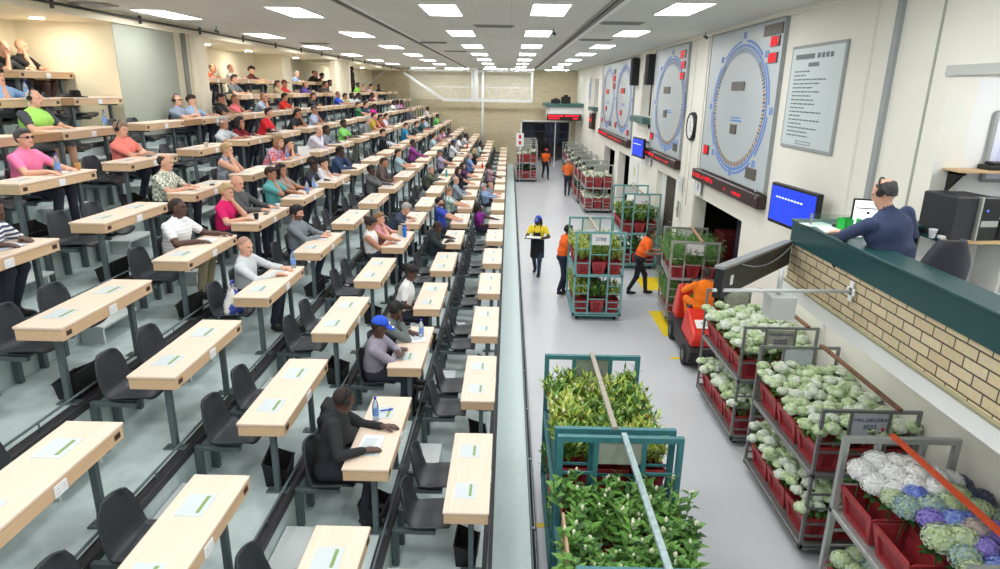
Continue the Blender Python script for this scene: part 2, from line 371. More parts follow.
# left side: bulkhead, pipe, piers, alcove walls
b = MB(); b.box(-9.2, -7.2, -4, YB, 6.06, CEIL - 0.001); struct('wall_bulkhead', b, m_cream2)
b = MB(); b.cyl((-7.12, -4, 6.18), (-7.12, YB - 0.6, 6.18), 0.022, n=10)
for i in range(14): b.box(-7.14, -7.10, 8.2 + i * 2.5, 8.25 + i * 2.5, 6.10, CEIL)
struct('trim_52', b, mat('dark_pipe', (0.24, 0.25, 0.24), rough=0.5))
b = MB(); b.box(-9.3, -9.05, -4, YB + 0.3, 4.0, CEIL); struct('wall_left', b, m_cream2)
for i, (y0, y1, x1, m) in enumerate(((12.5, 16.25, -7.27, m_cream2), (28.15, 30.8, -7.27, m_cream2), (24.0, 24.9, -8.06, m_cream2))):
    b = MB(); b.box(-7.5 if i == 1 else -9.06, x1, y0, y1, 3.5, 6.07)
    if i == 1:
        for j in range(7): b.cbox(x1, x1 + 0.035, y0 + 0.05 + j * 0.35, y0 + 0.3 + j * 0.35, 3.95, 6.05, 0.015)
    struct('wall_pier', b, m)
b = MB(); b.box(-7.272, -7.262, 12.501, 14.75, 3.9, 6.06); struct('wall_pier_face', b, mat('grey_green_face_shade', (0.66, 0.68, 0.625), rough=0.8))  # added sheet; grey-green darkened in the colour to tame the overlit pier face
b = MB(); b.cyl((-7.14, 14.9, 3.9), (-7.14, 14.9, 6.06), 0.055, n=14); b.cyl((-7.13, 15.25, 3.9), (-7.13, 15.25, 6.06), 0.075, n=14, mi=1); struct('trim_53', b, [mat('grey_downpipe', (0.50, 0.51, 0.48), rough=0.5), m_cream2])

# warm downlights in the ceiling of the alcoves
for i, (x, y) in enumerate(((-8.1, 11.75), (-8.2, 9.0), (-8.3, 18.6), (-8.3, 21.6), (-8.3, 26.3), (-8.3, 33.5), (-8.3, 38.0))):
    t = empty('downlight', (x, y, 6.06)); tag(t, 'round warm downlight above the top tier, ' + ORD[i] + ' of them from the near end', 'ceiling light')
    b = MB(); b.lathe([(0.13, -0.001), (0.135, -0.012), (0.11, -0.014)], n=20); b.build('rim', m_white, t)
    b = MB(); b.add([(0.11 * math.cos(2 * PI * q / 20), 0.11 * math.sin(2 * PI * q / 20), -0.012) for q in range(20)], [tuple(reversed(range(20)))]); o = b.build('diffuser', mat('warm_lamp', (1.0, 0.965, 0.89), emit=130), t); o.location = (0, 0, -0.008)

# back wall with the big doorway and the room beyond
b = MB(); wall_holes(b, 'y', YB, YB + 0.25, (-9.3, XW + 0.3), (0, CEIL), [(0.86, 4.0, -1, 2.97)]); struct('wall_back', b, m_backbrick)
b = MB(); b.box(0.76, 0.86, YB - 0.06, YB + 0.3, 0, 3.07); b.box(0.76, 4.1, YB - 0.06, YB + 0.3, 2.97, 3.07); b.box(4.0, 4.1, YB - 0.06, YB + 0.3, 0, 3.07); b.box(3.05, 3.12, YB + 0.02, YB + 0.1, 0, 2.97)
struct('door_1', b, m_white)
b = MB(); b.box(-2, 8, 52, 52.2, 0, 3.2); b.box(-2, 8, YB + 0.25, 52.2, 3.2, 3.3); b.box(-2.1, -2, YB + 0.25, 52, 0, 3.2); b.box(8, 8.1, YB + 0.25, 52, 0, 3.2); struct('wall_dispatch', b, mat('dispatch_wall', (0.52, 0.48, 0.49), rough=0.9, var=0.2, scale=0.7))
b = MB()
for x, y, z0, z1 in ((1.4, 49, 1.4, 2.6), (2.3, 49.5, 1.9, 2.5), (3.2, 48.5, 1.2, 2.9), (3.9, 50, 0.9, 2.6)): b.cbox(x - 0.5, x + 0.5, y, y + 0.3, z0, z1, 0.02)
b.box(0.4, 4.6, 48, 48.1, 1.55, 1.62); b.box(0.4, 4.6, 48, 48.1, 2.1, 2.14)
for x in (2.6, 3.0, 3.4): b.box(x, x + 0.06, 48, 48.1, 0, 3)
tag(b.build('storage_rack', mat('storage_blue', (0.20, 0.21, 0.27), rough=0.8)), 'dark storage rack seen through the doorway at the far end', 'rack')
# gallery with white truss in front of the back wall
b = MB()
z0, z1 = 4.30, 5.95; y = 43.0
b.bar((-4.2, y, z0), (1.40, y, z0), 0.16, 0.16); b.bar((-6.75, y, 5.93), (-4.2, y, z0), 0.16, 0.16); b.bar((1.40, y, z0), (1.40, y, CEIL), 0.14, 0.14)
b.bar((-2.15, y, z0), (-2.15, y, CEIL), 0.26, 0.2); b.bar((-2.4, y, z0), (-2.4, y, CEIL), 0.10, 0.1)
b.bar((-6.75, y, 6.1), (1.4, y, 6.1), 0.1, 0.06)
b.bar((-4.9, y + 0.05, 5.12), (1.4, y + 0.05, 5.12), 0.05, 0.05)
for i in range(8):
    x = -1.9 + i * 0.4
    b.bar((x, y + 0.05, z0), (x + 0.4, y + 0.05, 5.12), 0.04, 0.04) if i % 2 == 0 else b.bar((x, y + 0.05, 5.12), (x + 0.4, y + 0.05, z0), 0.04, 0.04)
for i in range(3): b.bar((-4.0 + i * 0.55, y + 0.05, z0), (-3.7 + i * 0.55, y + 0.05, 5.12), 0.03, 0.03)
b.bar((-9, y + 0.6, 5.3), (-7.9, y, 6.06), 0.06, 0.06)
struct('trim_60', b, m_whitesteel)
b = MB(); b.box(-6.6, 1.4, YB - 0.06, YB - 0.01, z0, CEIL - 0.02); struct('wall_gallery', b, brick_mat('lit_gallery_brick', (0.92, 0.895, 0.81), (0.89, 0.865, 0.78), (0.79, 0.765, 0.68), 0.24, 0.085, 0.006, (0, 2)))  # back-wall brick made paler: light on the gallery put into the colour
b = MB(); b.cyl((-1.73, YB - 1.3, 0), (-1.73, YB - 1.3, CEIL), 0.075, n=14); struct('trim_61', b, m_whitesteel)
# small balcony at the far right
b = MB(); b.box(2.38, XW, 40.0, 43.9, 3.42, 4.04, 0); b.cbox(2.15, XW, 39.9, 43.9, 4.04, 4.25, 0.01, 1); struct('wall_balcony', b, [m_white, mat('balcony_teal', (0.27, 0.42, 0.40), rough=0.5)])

# ceiling lights
for x in (0.9, 3.4):
    t = empty('ceiling_light', (x, 46.6, 3.2)); tag(t, 'fluorescent light inside the room behind the far doorway, %s of the two' % ('left' if x < 2 else 'right'), 'ceiling light'); b = MB(); b.cbox(-0.7, 0.7, -0.1, 0.1, -0.04, 0, 0.01); b.build('batten', m_white, t); b = MB(); b.box(-0.65, 0.65, -0.07, 0.07, -0.05, -0.04); b.build('diffuser', m_lamp2, t)
for i, x in enumerate((-5.4, -3.3, -0.9, 0.75, 2.9)):
    t = empty('ceiling_light', (x, 42.1, CEIL)); tag(t, 'narrow ceiling light in front of the gallery at the far end, ' + ORD[i] + ' from the left', 'ceiling light'); b = MB(); b.box(-0.75, 0.75, -0.08, 0.08, -0.05, -0.001); b.build('batten', m_white, t); b = MB(); b.box(-0.72, 0.72, -0.065, 0.065, -0.065, -0.05); b.build('diffuser', m_lamp2, t)
lab = ['left-most row, over the top tiers', 'second row from the left', 'third row, left of the middle', 'fourth row, over the sales floor edge', 'right-most row']
n = 0
for ci, (x, ys) in enumerate(((-6.4, [-1.5, 3.3, 8.1, 12.9, 17.9, 22.7, 27.5, 32.3, 37]), (-3.78, [-1.5, 3.0, 7.6, 12.2, 17.0, 21.8, 26.6, 31.4, 36.2]), (-1.15, [-2.5, 2.2, 6.9, 11.55, 16.1, 20.8, 25.5, 30, 34.7, 39.5]),
                              (0.62, [-2.5, 2, 6.6, 11.3, 15.9, 20.5, 25.0, 29.6, 34.2, 39]), (2.68, [-3, 1.6, 6.2, 10.95, 15.5, 20.15, 24.4, 29, 33.6, 38.4]))):
    for j, y in enumerate(ys):
        t = empty('ceiling_light', (x, y, CEIL)); tag(t, 'white fluorescent ceiling light, ' + lab[ci] + ', ' + ORD[j] + ' along', 'ceiling light', 'fluorescent lights of the ceiling')
        b = MB(); 
        for x0, x1, y0, y1 in ((-0.31, 0.31, -0.80, -0.775), (-0.31, 0.31, 0.775, 0.80), (-0.31, -0.285, -0.775, 0.775), (0.285, 0.31, -0.775, 0.775)): b.box(x0, x1, y0, y1, -0.016, -0.001)
        b.build('frame', m_white, t)
        b = MB(); b.add([(-0.285, -0.775, -0.008), (0.285, -0.775, -0.008), (0.285, 0.775, -0.008), (-0.285, 0.775, -0.008)], [(0, 3, 2, 1)])
        b.build('diffuser', m_lamp, t)
for i, (x, y) in enumerate(((-6.9, 11.4), (-0.95, 9.6), (-0.35, 14.2), (2.1, 13.2), (2.15, 17.5), (-5.9, 20.6), (-2.2, 19.4), (-1.9, 23.7))):
    t = empty('ceiling_vent', (x, y, CEIL)); tag(t, ('round' if i in (0, 1) else 'grey slotted') + ' air vent in the ceiling, ' + ORD[i] + ' of the vents from the near end', 'vent')
    b = MB()
    if i in (0, 1): b.lathe([(0.30, 0), (0.29, -0.03), (0.22, -0.02), (0.15, -0.06), (0.08, -0.03), (0.001, -0.07)], n=20)
    else: b.box(-0.42, 0.42, -0.2, 0.2, -0.012, 0)
    b.build('grille', m_grey, t)
    b = MB()
    for q in range(4): b.box(-0.36, 0.36, -0.16 + q * 0.09, -0.12 + q * 0.09, -0.03, -0.013)
    b.build('slats', mat('vent_dark', (0.60, 0.60, 0.58), rough=0.7), t)
for i, (x, y, rz) in enumerate(((-6.6, 15.4, 0.3), (0.9, 14.6, 0.5), (4.2, 14.95, 0.2))):
    t = empty('spotlight', (x, y, CEIL), rz); tag(t, 'small dark spotlight hanging from the ceiling, ' + ORD[i] + ' of the spotlights', 'spotlight')
    b = MB(); b.cyl((0, 0, 0), (0, 0, -0.08), 0.01, n=8); b.build('stem', m_darksteel, t)
    b = MB(); b.cyl((-0.04, 0, -0.08), (0.05, 0, -0.12), 0.022, 0.032, n=14); b.build('lamp_head', m_darksteel, t)
# ------------------------------------------------------------------ auction clocks on the right wall
m_board = mat('clock_board', (0.755, 0.795, 0.815), rough=0.35, var=0.012, scale=3)
m_blue = mat('clock_blue', (0.40, 0.57, 0.86), rough=0.5)
m_pblue = mat('clock_pale_blue', (0.58, 0.68, 0.82), rough=0.5)
m_amber = mat('clock_amber', (0.80, 0.55, 0.25), rough=0.5)
m_tick = mat('clock_tick', (0.33, 0.30, 0.30), rough=0.5)
m_red = mat('led_red', (0.95, 0.09, 0.19), emit=0.55)
m_led = mat('led_panel', (0.20, 0.115, 0.125), rough=0.3)
m_ledg = mat('led_panel_grey', (0.37, 0.35, 0.33), rough=0.4)
XB = XW - 0.06
def led_chars(b, x, y0, y1, z0, z1, n, seed, mi=0, miss=0.25):
    """rows of red dot-matrix strokes on a display facing -x; y runs from y1 (left) to y0"""
    rr = random.Random(seed); wch = (y1 - y0) / n
    for i in range(n):
        if rr.random() < miss: continue
        a = y1 - i * wch
        for zf0, zf1 in ((0, .14), (.43, .57), (.86, 1)):
            if rr.random() < 0.75: b.box(x - 0.004, x, a - wch * 0.78, a, z0 + (z1 - z0) * zf0, z0 + (z1 - z0) * zf1, mi)
        for yf in (0, .62):
            if rr.random() < 0.8: b.box(x - 0.004, x, a - wch * (yf + .16), a - wch * yf, z0, z1, mi)
def clock_board(y0, y1, z0, z1, rings, label, reds, greys):
    t = empty('auction_clock', (XB, (y0 + y1) / 2, z0)); tag(t, label, 'auction clock')
    def P(b, name, mats): o = b.build(name, mats, t); o.matrix_parent_inverse = Matrix.Translation((-XB, -(y0 + y1) / 2, -z0)); return o
    b = MB(); b.cbox(XB, XB + 0.06, y0, y1, z0, z1, 0.008); P(b, 'board', m_board)
    b = MB(); b.box(XB - 0.01, XB + 0.06, y0 - 0.02, y0, z0, z1); b.box(XB - 0.01, XB + 0.06, y1, y1 + 0.02, z0, z1); b.box(XB - 0.02, XB + 0.06, y0 - 0.02, y1 + 0.02, z1, z1 + 0.02); P(b, 'edge_trim', m_grey)
    for (yc, zc, ry, rz) in rings:
        b = MB(); N = 72
        def ring(r0, r1, a0, a1, mi, x=XB - 0.004):
            st = max(1, int(N * (a1 - a0) / (2 * PI)))
            for i in range(st):
                u = a0 + (a1 - a0) * i / st; v = a0 + (a1 - a0) * (i + 1) / st
                q = [(x, yc - ry * r * math.sin(w), zc + rz * r * math.cos(w)) for r, w in ((r0, u), (r1, u), (r1, v), (r0, v))]
                b.quad(*q, mi)
        ring(1.0, 1.045, 0, 2 * PI, 0)
        for i in range(8): ring(1.07, 1.11, i * PI / 4 + 0.08, (i + 1) * PI / 4 - 0.08, 0)
        ring(0.955, 0.965, 0, 2 * PI, 1)
        P(b, 'dial_ring', [m_blue, m_pblue])
        b = MB()
        for i in range(100):
            a = 2 * PI * i / 100; c, s = math.cos(a), math.sin(a); mi = 0 if (i % 2 == 0 and 18 < i < 82) else 1
            if i < 12 or i > 88: mi = 2
            tw = 0.013
            pts = []
            for r, dd in ((0.90, -tw), (0.90, tw), (0.985, tw), (0.985, -tw)):
                pts.append((XB - 0.005, yc - ry * (r * s + dd * c), zc + rz * (r * c - dd * s)))
            b.quad(*pts, mi)
        P(b, 'tick_marks', [m_amber, m_tick, m_pblue])
        b = MB()
        for i in range(8):
            a = 2 * PI * i / 8
            cy, cz = yc - ry * 1.18 * math.sin(a), zc + rz * 1.18 * math.cos(a)
            if not (y0 + 0.08 < cy < y1 - 0.08 and z0 + 0.1 < cz < z1 - 0.1): cy, cz = yc - ry * 1.10 * math.sin(a), zc + rz * 1.10 * math.cos(a)
            b.box(XB - 0.006, XB, cy - 0.07, cy - 0.02, cz - 0.06, cz + 0.06); b.box(XB - 0.006, XB, cy + 0.02, cy + 0.07, cz - 0.06, cz + 0.06)
        b.box(XB - 0.004, XB, yc - 0.22 * ry, yc + 0.22 * ry, zc - 0.22 * rz, zc - 0.19 * rz); b.box(XB - 0.004, XB, yc - 0.16 * ry, yc + 0.2 * ry, zc - 0.17 * rz, zc - 0.145 * rz)
        P(b, 'dial_numbers', m_blue)
    for (yc, zc, hy, hz, lit) in reds:
        b = MB(); b.cbox(XB - 0.02, XB, yc - hy, yc + hy, zc - hz, zc + hz, 0.005); o = P(b, 'digit_display', m_ledg if not lit else m_led)
        if lit:
            b = MB(); led_chars(b, XB - 0.021, yc - hy * 0.85, yc + hy * 0.85, zc - hz * 0.8, zc + hz * 0.8, lit, int(yc * 100 + zc * 10), miss=0.0)
            d = b.build('lit_digits', m_red, o)
    for (yc, zc, hy, hz) in greys:
        b = MB(); b.cbox(XB - 0.02, XB, yc - hy, yc + hy, zc - hz, zc + hz, 0.005); P(b, 'blank_display', m_ledg)
    return t
clock_board(11.07, 14.93, 3.36, 6.165, [(12.88, 4.72, 1.42, 1.11)], 'tall grey auction clock board with a big blue and amber dial, nearest the camera',
            [(11.38, 5.83, 0.19, 0.085, 3), (11.40, 5.57, 0.19, 0.085, 3), (14.55, 3.80, 0.18, 0.10, 2)], [(11.52, 6.02, 0.40, 0.09), (12.95, 5.13, 0.35, 0.08), (12.95, 4.33, 0.17, 0.09), (11.75, 3.62, 0.25, 0.10)])
clock_board(16.83, 20.5, 3.36, 6.165, [(18.4, 4.70, 1.50, 1.12)], 'tall grey auction clock board with blue dial, between the wall clock and the upper window',
            [(17.3, 5.92, 0.28, 0.10, 2), (17.2, 5.66, 0.20, 0.09, 2), (17.2, 5.40, 0.20, 0.09, 2), (20.2, 3.72, 0.2, 0.1, 2)], [(18.75, 5.05, 0.36, 0.09), (18.75, 4.42, 0.18, 0.10), (17.3, 3.62, 0.2, 0.1)])
clock_board(23.85, 31.85, 3.32, 6.13, [(25.8, 4.72, 1.52, 1.12), (29.8, 4.72, 1.52, 1.12)], 'double grey auction clock board with two blue dials, farthest along the right wall',
            [(24.3, 5.86, 0.28, 0.12, 2), (28.3, 5.5, 0.3, 0.12, 2), (28.3, 5.2, 0.3, 0.12, 2), (26.0, 5.02, 0.42, 0.1, 2), (30.0, 4.98, 0.42, 0.1, 2), (26.2, 4.2, 0.2, 0.1, 1), (30.2, 4.25, 0.2, 0.1, 1),
             (24.4, 3.55, 0.22, 0.1, 1), (27.3, 3.68, 0.22, 0.1, 1), (31.3, 3.72, 0.2, 0.1, 1)], [(28.3, 5.78, 0.3, 0.1), (28.7, 3.66, 0.2, 0.1)])
for (y0, y1, z0, z1, lab, sd) in ((11.02, 15.15, 3.09, 3.335, 'dark display strip with red lettering under the nearest auction clock', 3), (16.8, 20.9, 3.09, 3.32, 'dark display strip with red lettering under the middle auction clock', 5), (23.85, 31.85, 3.04, 3.30, 'dark display strip with red lettering under the double auction clock', 8)):
    t = empty('message_display', (XW, (y0 + y1) / 2, z0)); tag(t, lab, 'display strip')
    T = Matrix.Translation((-XW, -(y0 + y1) / 2, -z0))
    b = MB(); b.cbox(XW - 0.16, XW, y0, y1, z0, z1, 0.015); o = b.build('housing', m_led, t); o.matrix_parent_inverse = T
    b = MB(); led_chars(b, XW - 0.161, y0 + (y1 - y0) * 0.62, y1 - 0.12, z0 + 0.09, z1 - 0.07, 14, sd, miss=0.2)
    led_chars(b, XW - 0.161, y0 + (y1 - y0) * 0.18, y0 + (y1 - y0) * 0.55, z0 + 0.08, z1 - 0.11, 16, sd + 1, miss=0.4)
    o = b.build('lettering', m_red, t); o.matrix_parent_inverse = T
    b = MB(); b.cyl((XW - 0.165, y0 + 0.12, z1 - 0.06), (XW - 0.15, y0 + 0.12, z1 - 0.06), 0.025, n=10); b.cyl((XW - 0.1, y0 + 0.3, z1), (XW - 0.1, y0 + 0.3, z1 + 0.05), 0.02, n=8); o = b.build('bolt', m_steel, t); o.matrix_parent_inverse = T
# balcony display
t = empty('message_display', (3.3, 39.95, 3.3)); tag(t, 'wide dark display with two red lines under the far balcony', 'display strip')
b = MB(); b.cbox(-1.05, 1.0, -0.1, 0.03, -0.02, 0.34, 0.01); b.build('housing', m_led, t)
b = MB()
for x0, x1, z0, z1 in ((-0.98, -0.1, 0.19, 0.29), (0.0, 0.85, 0.2, 0.29), (-0.95, -0.3, 0.05, 0.14), (0.5, 0.8, 0.05, 0.14)): b.box(x0, x1, -0.104, -0.1, z0, z1)
b.build('lettering', m_red, t)
t = empty('wall_display', (XW, 34.7, 3.5)); tag(t, 'small square dark display with a red line beside the double auction clock', 'display'); b = MB(); b.cbox(-0.2, 0, -0.6, 0.6, -0.4, 0.4, 0.02); b.build('housing', m_led, t); b = MB(); b.box(-0.205, -0.2, -0.4, 0.45, -0.02, 0.12); b.build('red_digits', m_red, t)
for x, y, h, lab in ((2.75, 40.1, 0.30, 'low black box standing on the edge of the far balcony'), (3.35, 40.1, 0.5, 'black monitor standing on the edge of the far balcony')):
    b = MB(); b.cbox(-0.28, 0.28, -0.1, 0.1, 0, h * .8, 0.03); b.cbox(-0.12, 0.12, -0.08, 0.08, h * .78, h, 0.02); tag(b.build('balcony_monitor', m_black, loc=(x, y, 4.251)), lab, 'monitor')
# round wall clock
t = empty('wall_clock', (XW, 15.97, 4.22)); tag(t, 'round white wall clock with black rim between two auction clocks', 'clock')
def disc(b, x, r, n=32, mi=0): 
    b.add([(x, r * math.cos(2 * PI * i / n), r * math.sin(2 * PI * i / n)) for i in range(n)], [tuple(reversed(range(n)))], mi)
b = MB()
for i in range(36):
    a, c = 2 * PI * i / 36, 2 * PI * (i + 1) / 36
    prof = [(0.27, -0.085), (0.31, -0.10), (0.335, -0.06), (0.335, 0.0)]
    for (r0, x0), (r1, x1) in zip(prof[:-1], prof[1:]):
        b.add([(x0, r0 * math.cos(a), r0 * math.sin(a)), (x1, r1 * math.cos(a), r1 * math.sin(a)), (x1, r1 * math.cos(c), r1 * math.sin(c)), (x0, r0 * math.cos(c), r0 * math.sin(c))], [(0, 1, 2, 3)], 0, True)
b.build('rim', m_black, t)
b = MB(); disc(b, -0.083, 0.285); b.build('dial', m_white, t)
b = MB()
for i in range(12):
    a = PI * i / 6; b.bar((-0.086, 0.21 * math.sin(a), 0.21 * math.cos(a)), (-0.086, 0.25 * math.sin(a), 0.25 * math.cos(a)), 0.004, 0.006)
b.bar((-0.088, 0, 0), (-0.088, 0.02, 0.13), 0.004, 0.014); b.bar((-0.088, 0, 0), (-0.088, -0.06, -0.12), 0.004, 0.014); b.build('hands', m_black, t)
b = MB(); b.cyl((-0.01, 0, -0.33), (-0.01, 0.01, -1.9), 0.008, n=6); b.build('cable', mat('pale_cable', (0.80, 0.81, 0.79)), t)
# speakers
for y, lab in ((20.95, 'tall black loudspeaker beside the middle auction clock'), (23.5, 'tall black loudspeaker at the edge of the double auction clock')):
    t = empty('loudspeaker', (XW - 0.1, y, 5.2)); tag(t, lab, 'speaker')
    b = MB(); b.cbox(-0.14, 0.1, -0.2, 0.2, 0, 0.9, 0.015); b.build('cabinet', m_black, t)
    b = MB(); b.cbox(-0.15, -0.14, -0.17, 0.17, 0.03, 0.87, 0.004); b.build('grille', mat('speaker_grille', (0.12, 0.125, 0.13), rough=0.8), t)
# televisions
def tv(y0, y1, z0, z1, lab, ang):
    t = empty('television', (XW - 0.28, (y0 + y1) / 2, z0), ang); tag(t, lab, 'television'); h = (y1 - y0) / 2
    b = MB(); b.cbox(-0.05, 0.03, -h, h, 0, z1 - z0, 0.01); b.cbox(0.03, 0.09, -h * 0.6, h * 0.6, 0.1, z1 - z0 - 0.1, 0.02); b.build('casing', m_black, t)
    b = MB(); b.box(-0.053, -0.05, -h + 0.04, h - 0.04, 0.05, z1 - z0 - 0.04); s = b.build('screen', mat('tv_blue_screen', (0.12, 0.24, 0.85), rough=0.25, emit=0.75, var=0.25, scale=2.2), t)
    b = MB()
    for i in range(9): b.box(-0.056, -0.053, h * 0.62 - i * 0.085, h * 0.62 - i * 0.085 + 0.06, (z1 - z0) * 0.66, (z1 - z0) * 0.70)
    b.build('screen_text', mat('screen_text', (0.75, 0.8, 1.0), emit=0.8), s)
    b = MB(); b.box(0.08, 0.25, -0.06, 0.06, 0.18, 0.3); b.build('wall_bracket', m_darksteel, t)
tv(8.66, 9.94, 3.12, 3.72, 'flat television with a blue screen beside the green counter', 0.10)
tv(20.35, 21.55, 3.0, 3.60, 'flat television with a blue screen hanging below the upper window', 0.10)
# notice board poster
t = empty('notice_poster', (XW, 9.87, 4.2)); tag(t, 'tall white notice with rows of dark print on the right wall', 'notice')
b = MB(); b.cbox(-0.03, 0, -0.86, 0.86, 0, 1.5, 0.006); b.build('frame', m_grey, t)
b = MB(); b.box(-0.033, -0.03, -0.81, 0.81, 0.045, 1.455); b.build('sheet', mat('notice_sheet', (0.80, 0.85, 0.86), rough=0.4), t)
b = MB(); rr = random.Random(3)
b.box(-0.036, -0.033, 0.05, 0.68, 1.30, 1.37); 
for i in range(4): b.box(-0.036, -0.033, -0.52 + i * 0.13, -0.43 + i * 0.13, 1.30, 1.37)
b.box(-0.036, -0.033, -0.12, 0.22, 1.19, 1.245)
for i in range(17):
    ln = rr.uniform(0.35, 1.05); y = 0.66
    while ln > 0:
        ww = min(ln, rr.uniform(0.05, 0.16)); b.box(-0.036, -0.033, y - ww, y, 1.115 - i * 0.058, 1.135 - i * 0.058); y -= ww + 0.025; ln -= ww + 0.025
b.box(-0.036, -0.033, -0.2, 0.3, 0.075, 0.085); b.box(-0.036, -0.033, -0.2, 0.3, 0.115, 0.125); b.box(-0.036, -0.033, -0.2, -0.19, 0.075, 0.125); b.box(-0.036, -0.033, 0.29, 0.3, 0.075, 0.125)
b.build('print', mat('notice_print', (0.45, 0.49, 0.51)), t)
# small signs
m_sign = mat('sign_white', (0.92, 0.93, 0.93), rough=0.5); m_sblue = mat('sign_blue', (0.16, 0.42, 0.78), rough=0.5)
for y, z, ch, lab in ((14.85, 2.93, '4', 'white sign with a blue figure 4 over the dark opening'), (20.3, 2.98, '3', 'white sign with a blue figure 3 over the dark slatted door')):
    t = empty('number_sign', (XW - 0.065, y, z)); tag(t, lab, 'sign'); b = MB(); b.cbox(-0.01, 0, -0.2, 0.2, -0.16, 0.13, 0.003); b.build('plate', m_sign, t)
    text('numeral', ch, 0.27, m_sblue, t, (-0.012, 0, -0.02), (PI / 2, 0, -PI / 2))
t = empty('paper_notice', (XW - 0.062, 16.45, 2.95)); tag(t, 'small printed paper notice on the white pier below the wall clock', 'notice'); b = MB(); b.box(-0.004, 0, -0.2, 0.2, -0.4, 0.05); b.build('sheet', m_sign, t)
b = MB()
for i in range(8): b.box(-0.006, -0.004, -0.15, 0.15 - (i % 3) * 0.05, -0.02 - i * 0.045, -0.008 - i * 0.045)
b.build('print', mat('notice_violet_print', (0.55, 0.5, 0.66)), t)
t = empty('paper_notice', (XW - 0.01, 22.8, 2.0)); tag(t, 'white poster with a yellow-green tulip motif below the far television', 'poster'); b = MB(); b.box(-0.006, 0, -0.65, 0.65, -0.2, 0.75); b.build('sheet', m_sign, t)
b = MB(); b.add([(-0.008, 0, 0.62), (-0.008, 0.13, 0.36), (-0.008, 0.04, 0.12), (-0.008, -0.04, 0.12), (-0.008, -0.13, 0.36)], [(0, 1, 2, 3, 4)]); b.box(-0.008, -0.006, -0.3, 0.3, -0.1, -0.06); b.build('motif', mat('motif_yellow', (0.80, 0.83, 0.25)), t)
t = empty('wall_switch', (XW - 0.07, 16.35, 1.95)); tag(t, 'narrow grey switch box on the white pier between the openings', 'switch'); b = MB(); b.cbox(-0.04, 0, -0.05, 0.05, 0, 0.42, 0.01); b.build('box', m_grey, t); b = MB(); b.box(-0.05, -0.04, -0.02, 0.02, 0.16, 0.26); b.build('rocker', m_darksteel, t)
t = empty('wall_poster', (XW - 0.01, 37.2, 4.3)); tag(t, 'tall pale poster high on the right wall near the far balcony', 'poster'); b = MB(); b.box(-0.01, 0, -0.5, 0.5, 0, 1.35); b.build('sheet', mat('pale_poster', (0.82, 0.86, 0.88)), t); b = MB(); b.box(-0.014, -0.01, -0.35, 0.35, 0.3, 1.1); b.build('print', m_pblue, t)
# left wall signs
t = empty('safety_sign', (-9.04, 31.5, 5.55)); tag(t, 'small red sign on the cream wall behind the top tier', 'sign'); b = MB(); b.cbox(0, 0.02, -0.35, 0.35, -0.2, 0.2, 0.004); b.build('plate', m_sign, t); b = MB(); b.box(0.02, 0.024, -0.25, -0.08, -0.15, 0.15); b.box(0.02, 0.024, 0.05, 0.22, -0.15, 0.15); b.build('mark', mat('sign_red', (0.83, 0.16, 0.15)), t)
t = empty('fire_hose', (-9.04, 26.5, 5.3)); tag(t, 'dark red fire hose and bracket on the cream wall behind the top tier', 'fire hose'); b = MB(); b.cbox(0, 0.12, -0.1, 0.1, -0.45, 0.3, 0.03); b.build('hose', mat('hose_red', (0.60, 0.13, 0.12)), t); b = MB(); b.bar((0.05, -0.3, 0.35), (0.05, 0.3, 0.35), 0.06, 0.06); b.build('bracket', MATS['hose_red'], t)
t = empty('notice_card', (0.62, 36.4, 2.0)); tag(t, 'white card with red print beside the farthest trolley', 'notice'); b = MB(); b.cbox(-0.22, 0.2, 0, 0.02, 0, 0.72, 0.004); b.build('sheet', m_sign, t); b = MB(); b.box(-0.08, 0.06, -0.004, 0, 0.42, 0.62); b.box(-0.08, 0.06, -0.004, 0, 0.1, 0.3); b.build('print', MATS['sign_red'], t); b = MB(); b.cyl((0, 0.03, -2.0), (0, 0.03, 0.7), 0.02, n=8); b.build('post', m_whitesteel, t)

# ------------------------------------------------------------------ the auctioneers' box jutting out over the sales floor
XP = 3.07; YE = 6.89; ZF = 2.95
b = MB(); b.box(XP, XW + 3, 2.2, YE, 2.886, 3.04, 0); b.box(XW, XW + 3, 2.2, YE, 2.886, ZF + 0.02, 0); struct('floor_box', b, m_white)
b = MB(); b.box(XP + 0.02, XP + 0.13, 2.2, YE, 3.04, 3.47, 0); b.box(XP + 0.13, XW, YE - 0.11, YE, 3.04, 3.47, 0); b.cbox(XP - 0.012, XP + 0.05, 2.2, YE + 0.012, 3.033, 3.058, 0.004, 1); struct('wall_parapet', b, [m_tan, mat('olive_sill', (0.60, 0.585, 0.47), rough=0.7)])
t = empty('counter', (XP, 4.6, 3.47)); tag(t, 'dark green counter on top of the brick parapet of the auction box', 'counter')
T = Matrix.Translation((-XP, -4.6, -3.47))
b = MB(); b.cbox(XP - 0.015, XP + 0.27, 2.2, YE + 0.01, 3.69, 3.722, 0.006); b.cbox(XP + 0.27, XW - 0.004, YE - 0.28, YE + 0.01, 3.69, 3.722, 0.006); o = b.build('worktop', m_teal, t); o.matrix_parent_inverse = T
b = MB(); b.box(XP, XP + 0.05, 2.2, YE, 3.47, 3.69); b.box(XP + 0.05, XW, YE - 0.05, YE, 3.47, 3.69); b.box(XP + 0.22, XP + 0.25, 2.2, YE - 0.3, 3.1, 3.69); o = b.build('front_panel', m_teal, t); o.matrix_parent_inverse = T
b = MB(); b.box(XW + 0.28, XW + 3, 6.85, 6.98, 2.9, 5.19); struct('wall_room_far', b, m_white)
b = MB(); b.box(XW + 2.9, XW + 3, 2.2, 6.86, 2.9, 5.3); struct('wall_room_side', b, m_white)
b = MB(); b.box(XW + 0.28, XW + 3, 2.2, 6.98, 5.19, 5.3); struct('ceiling_room', b, m_white)
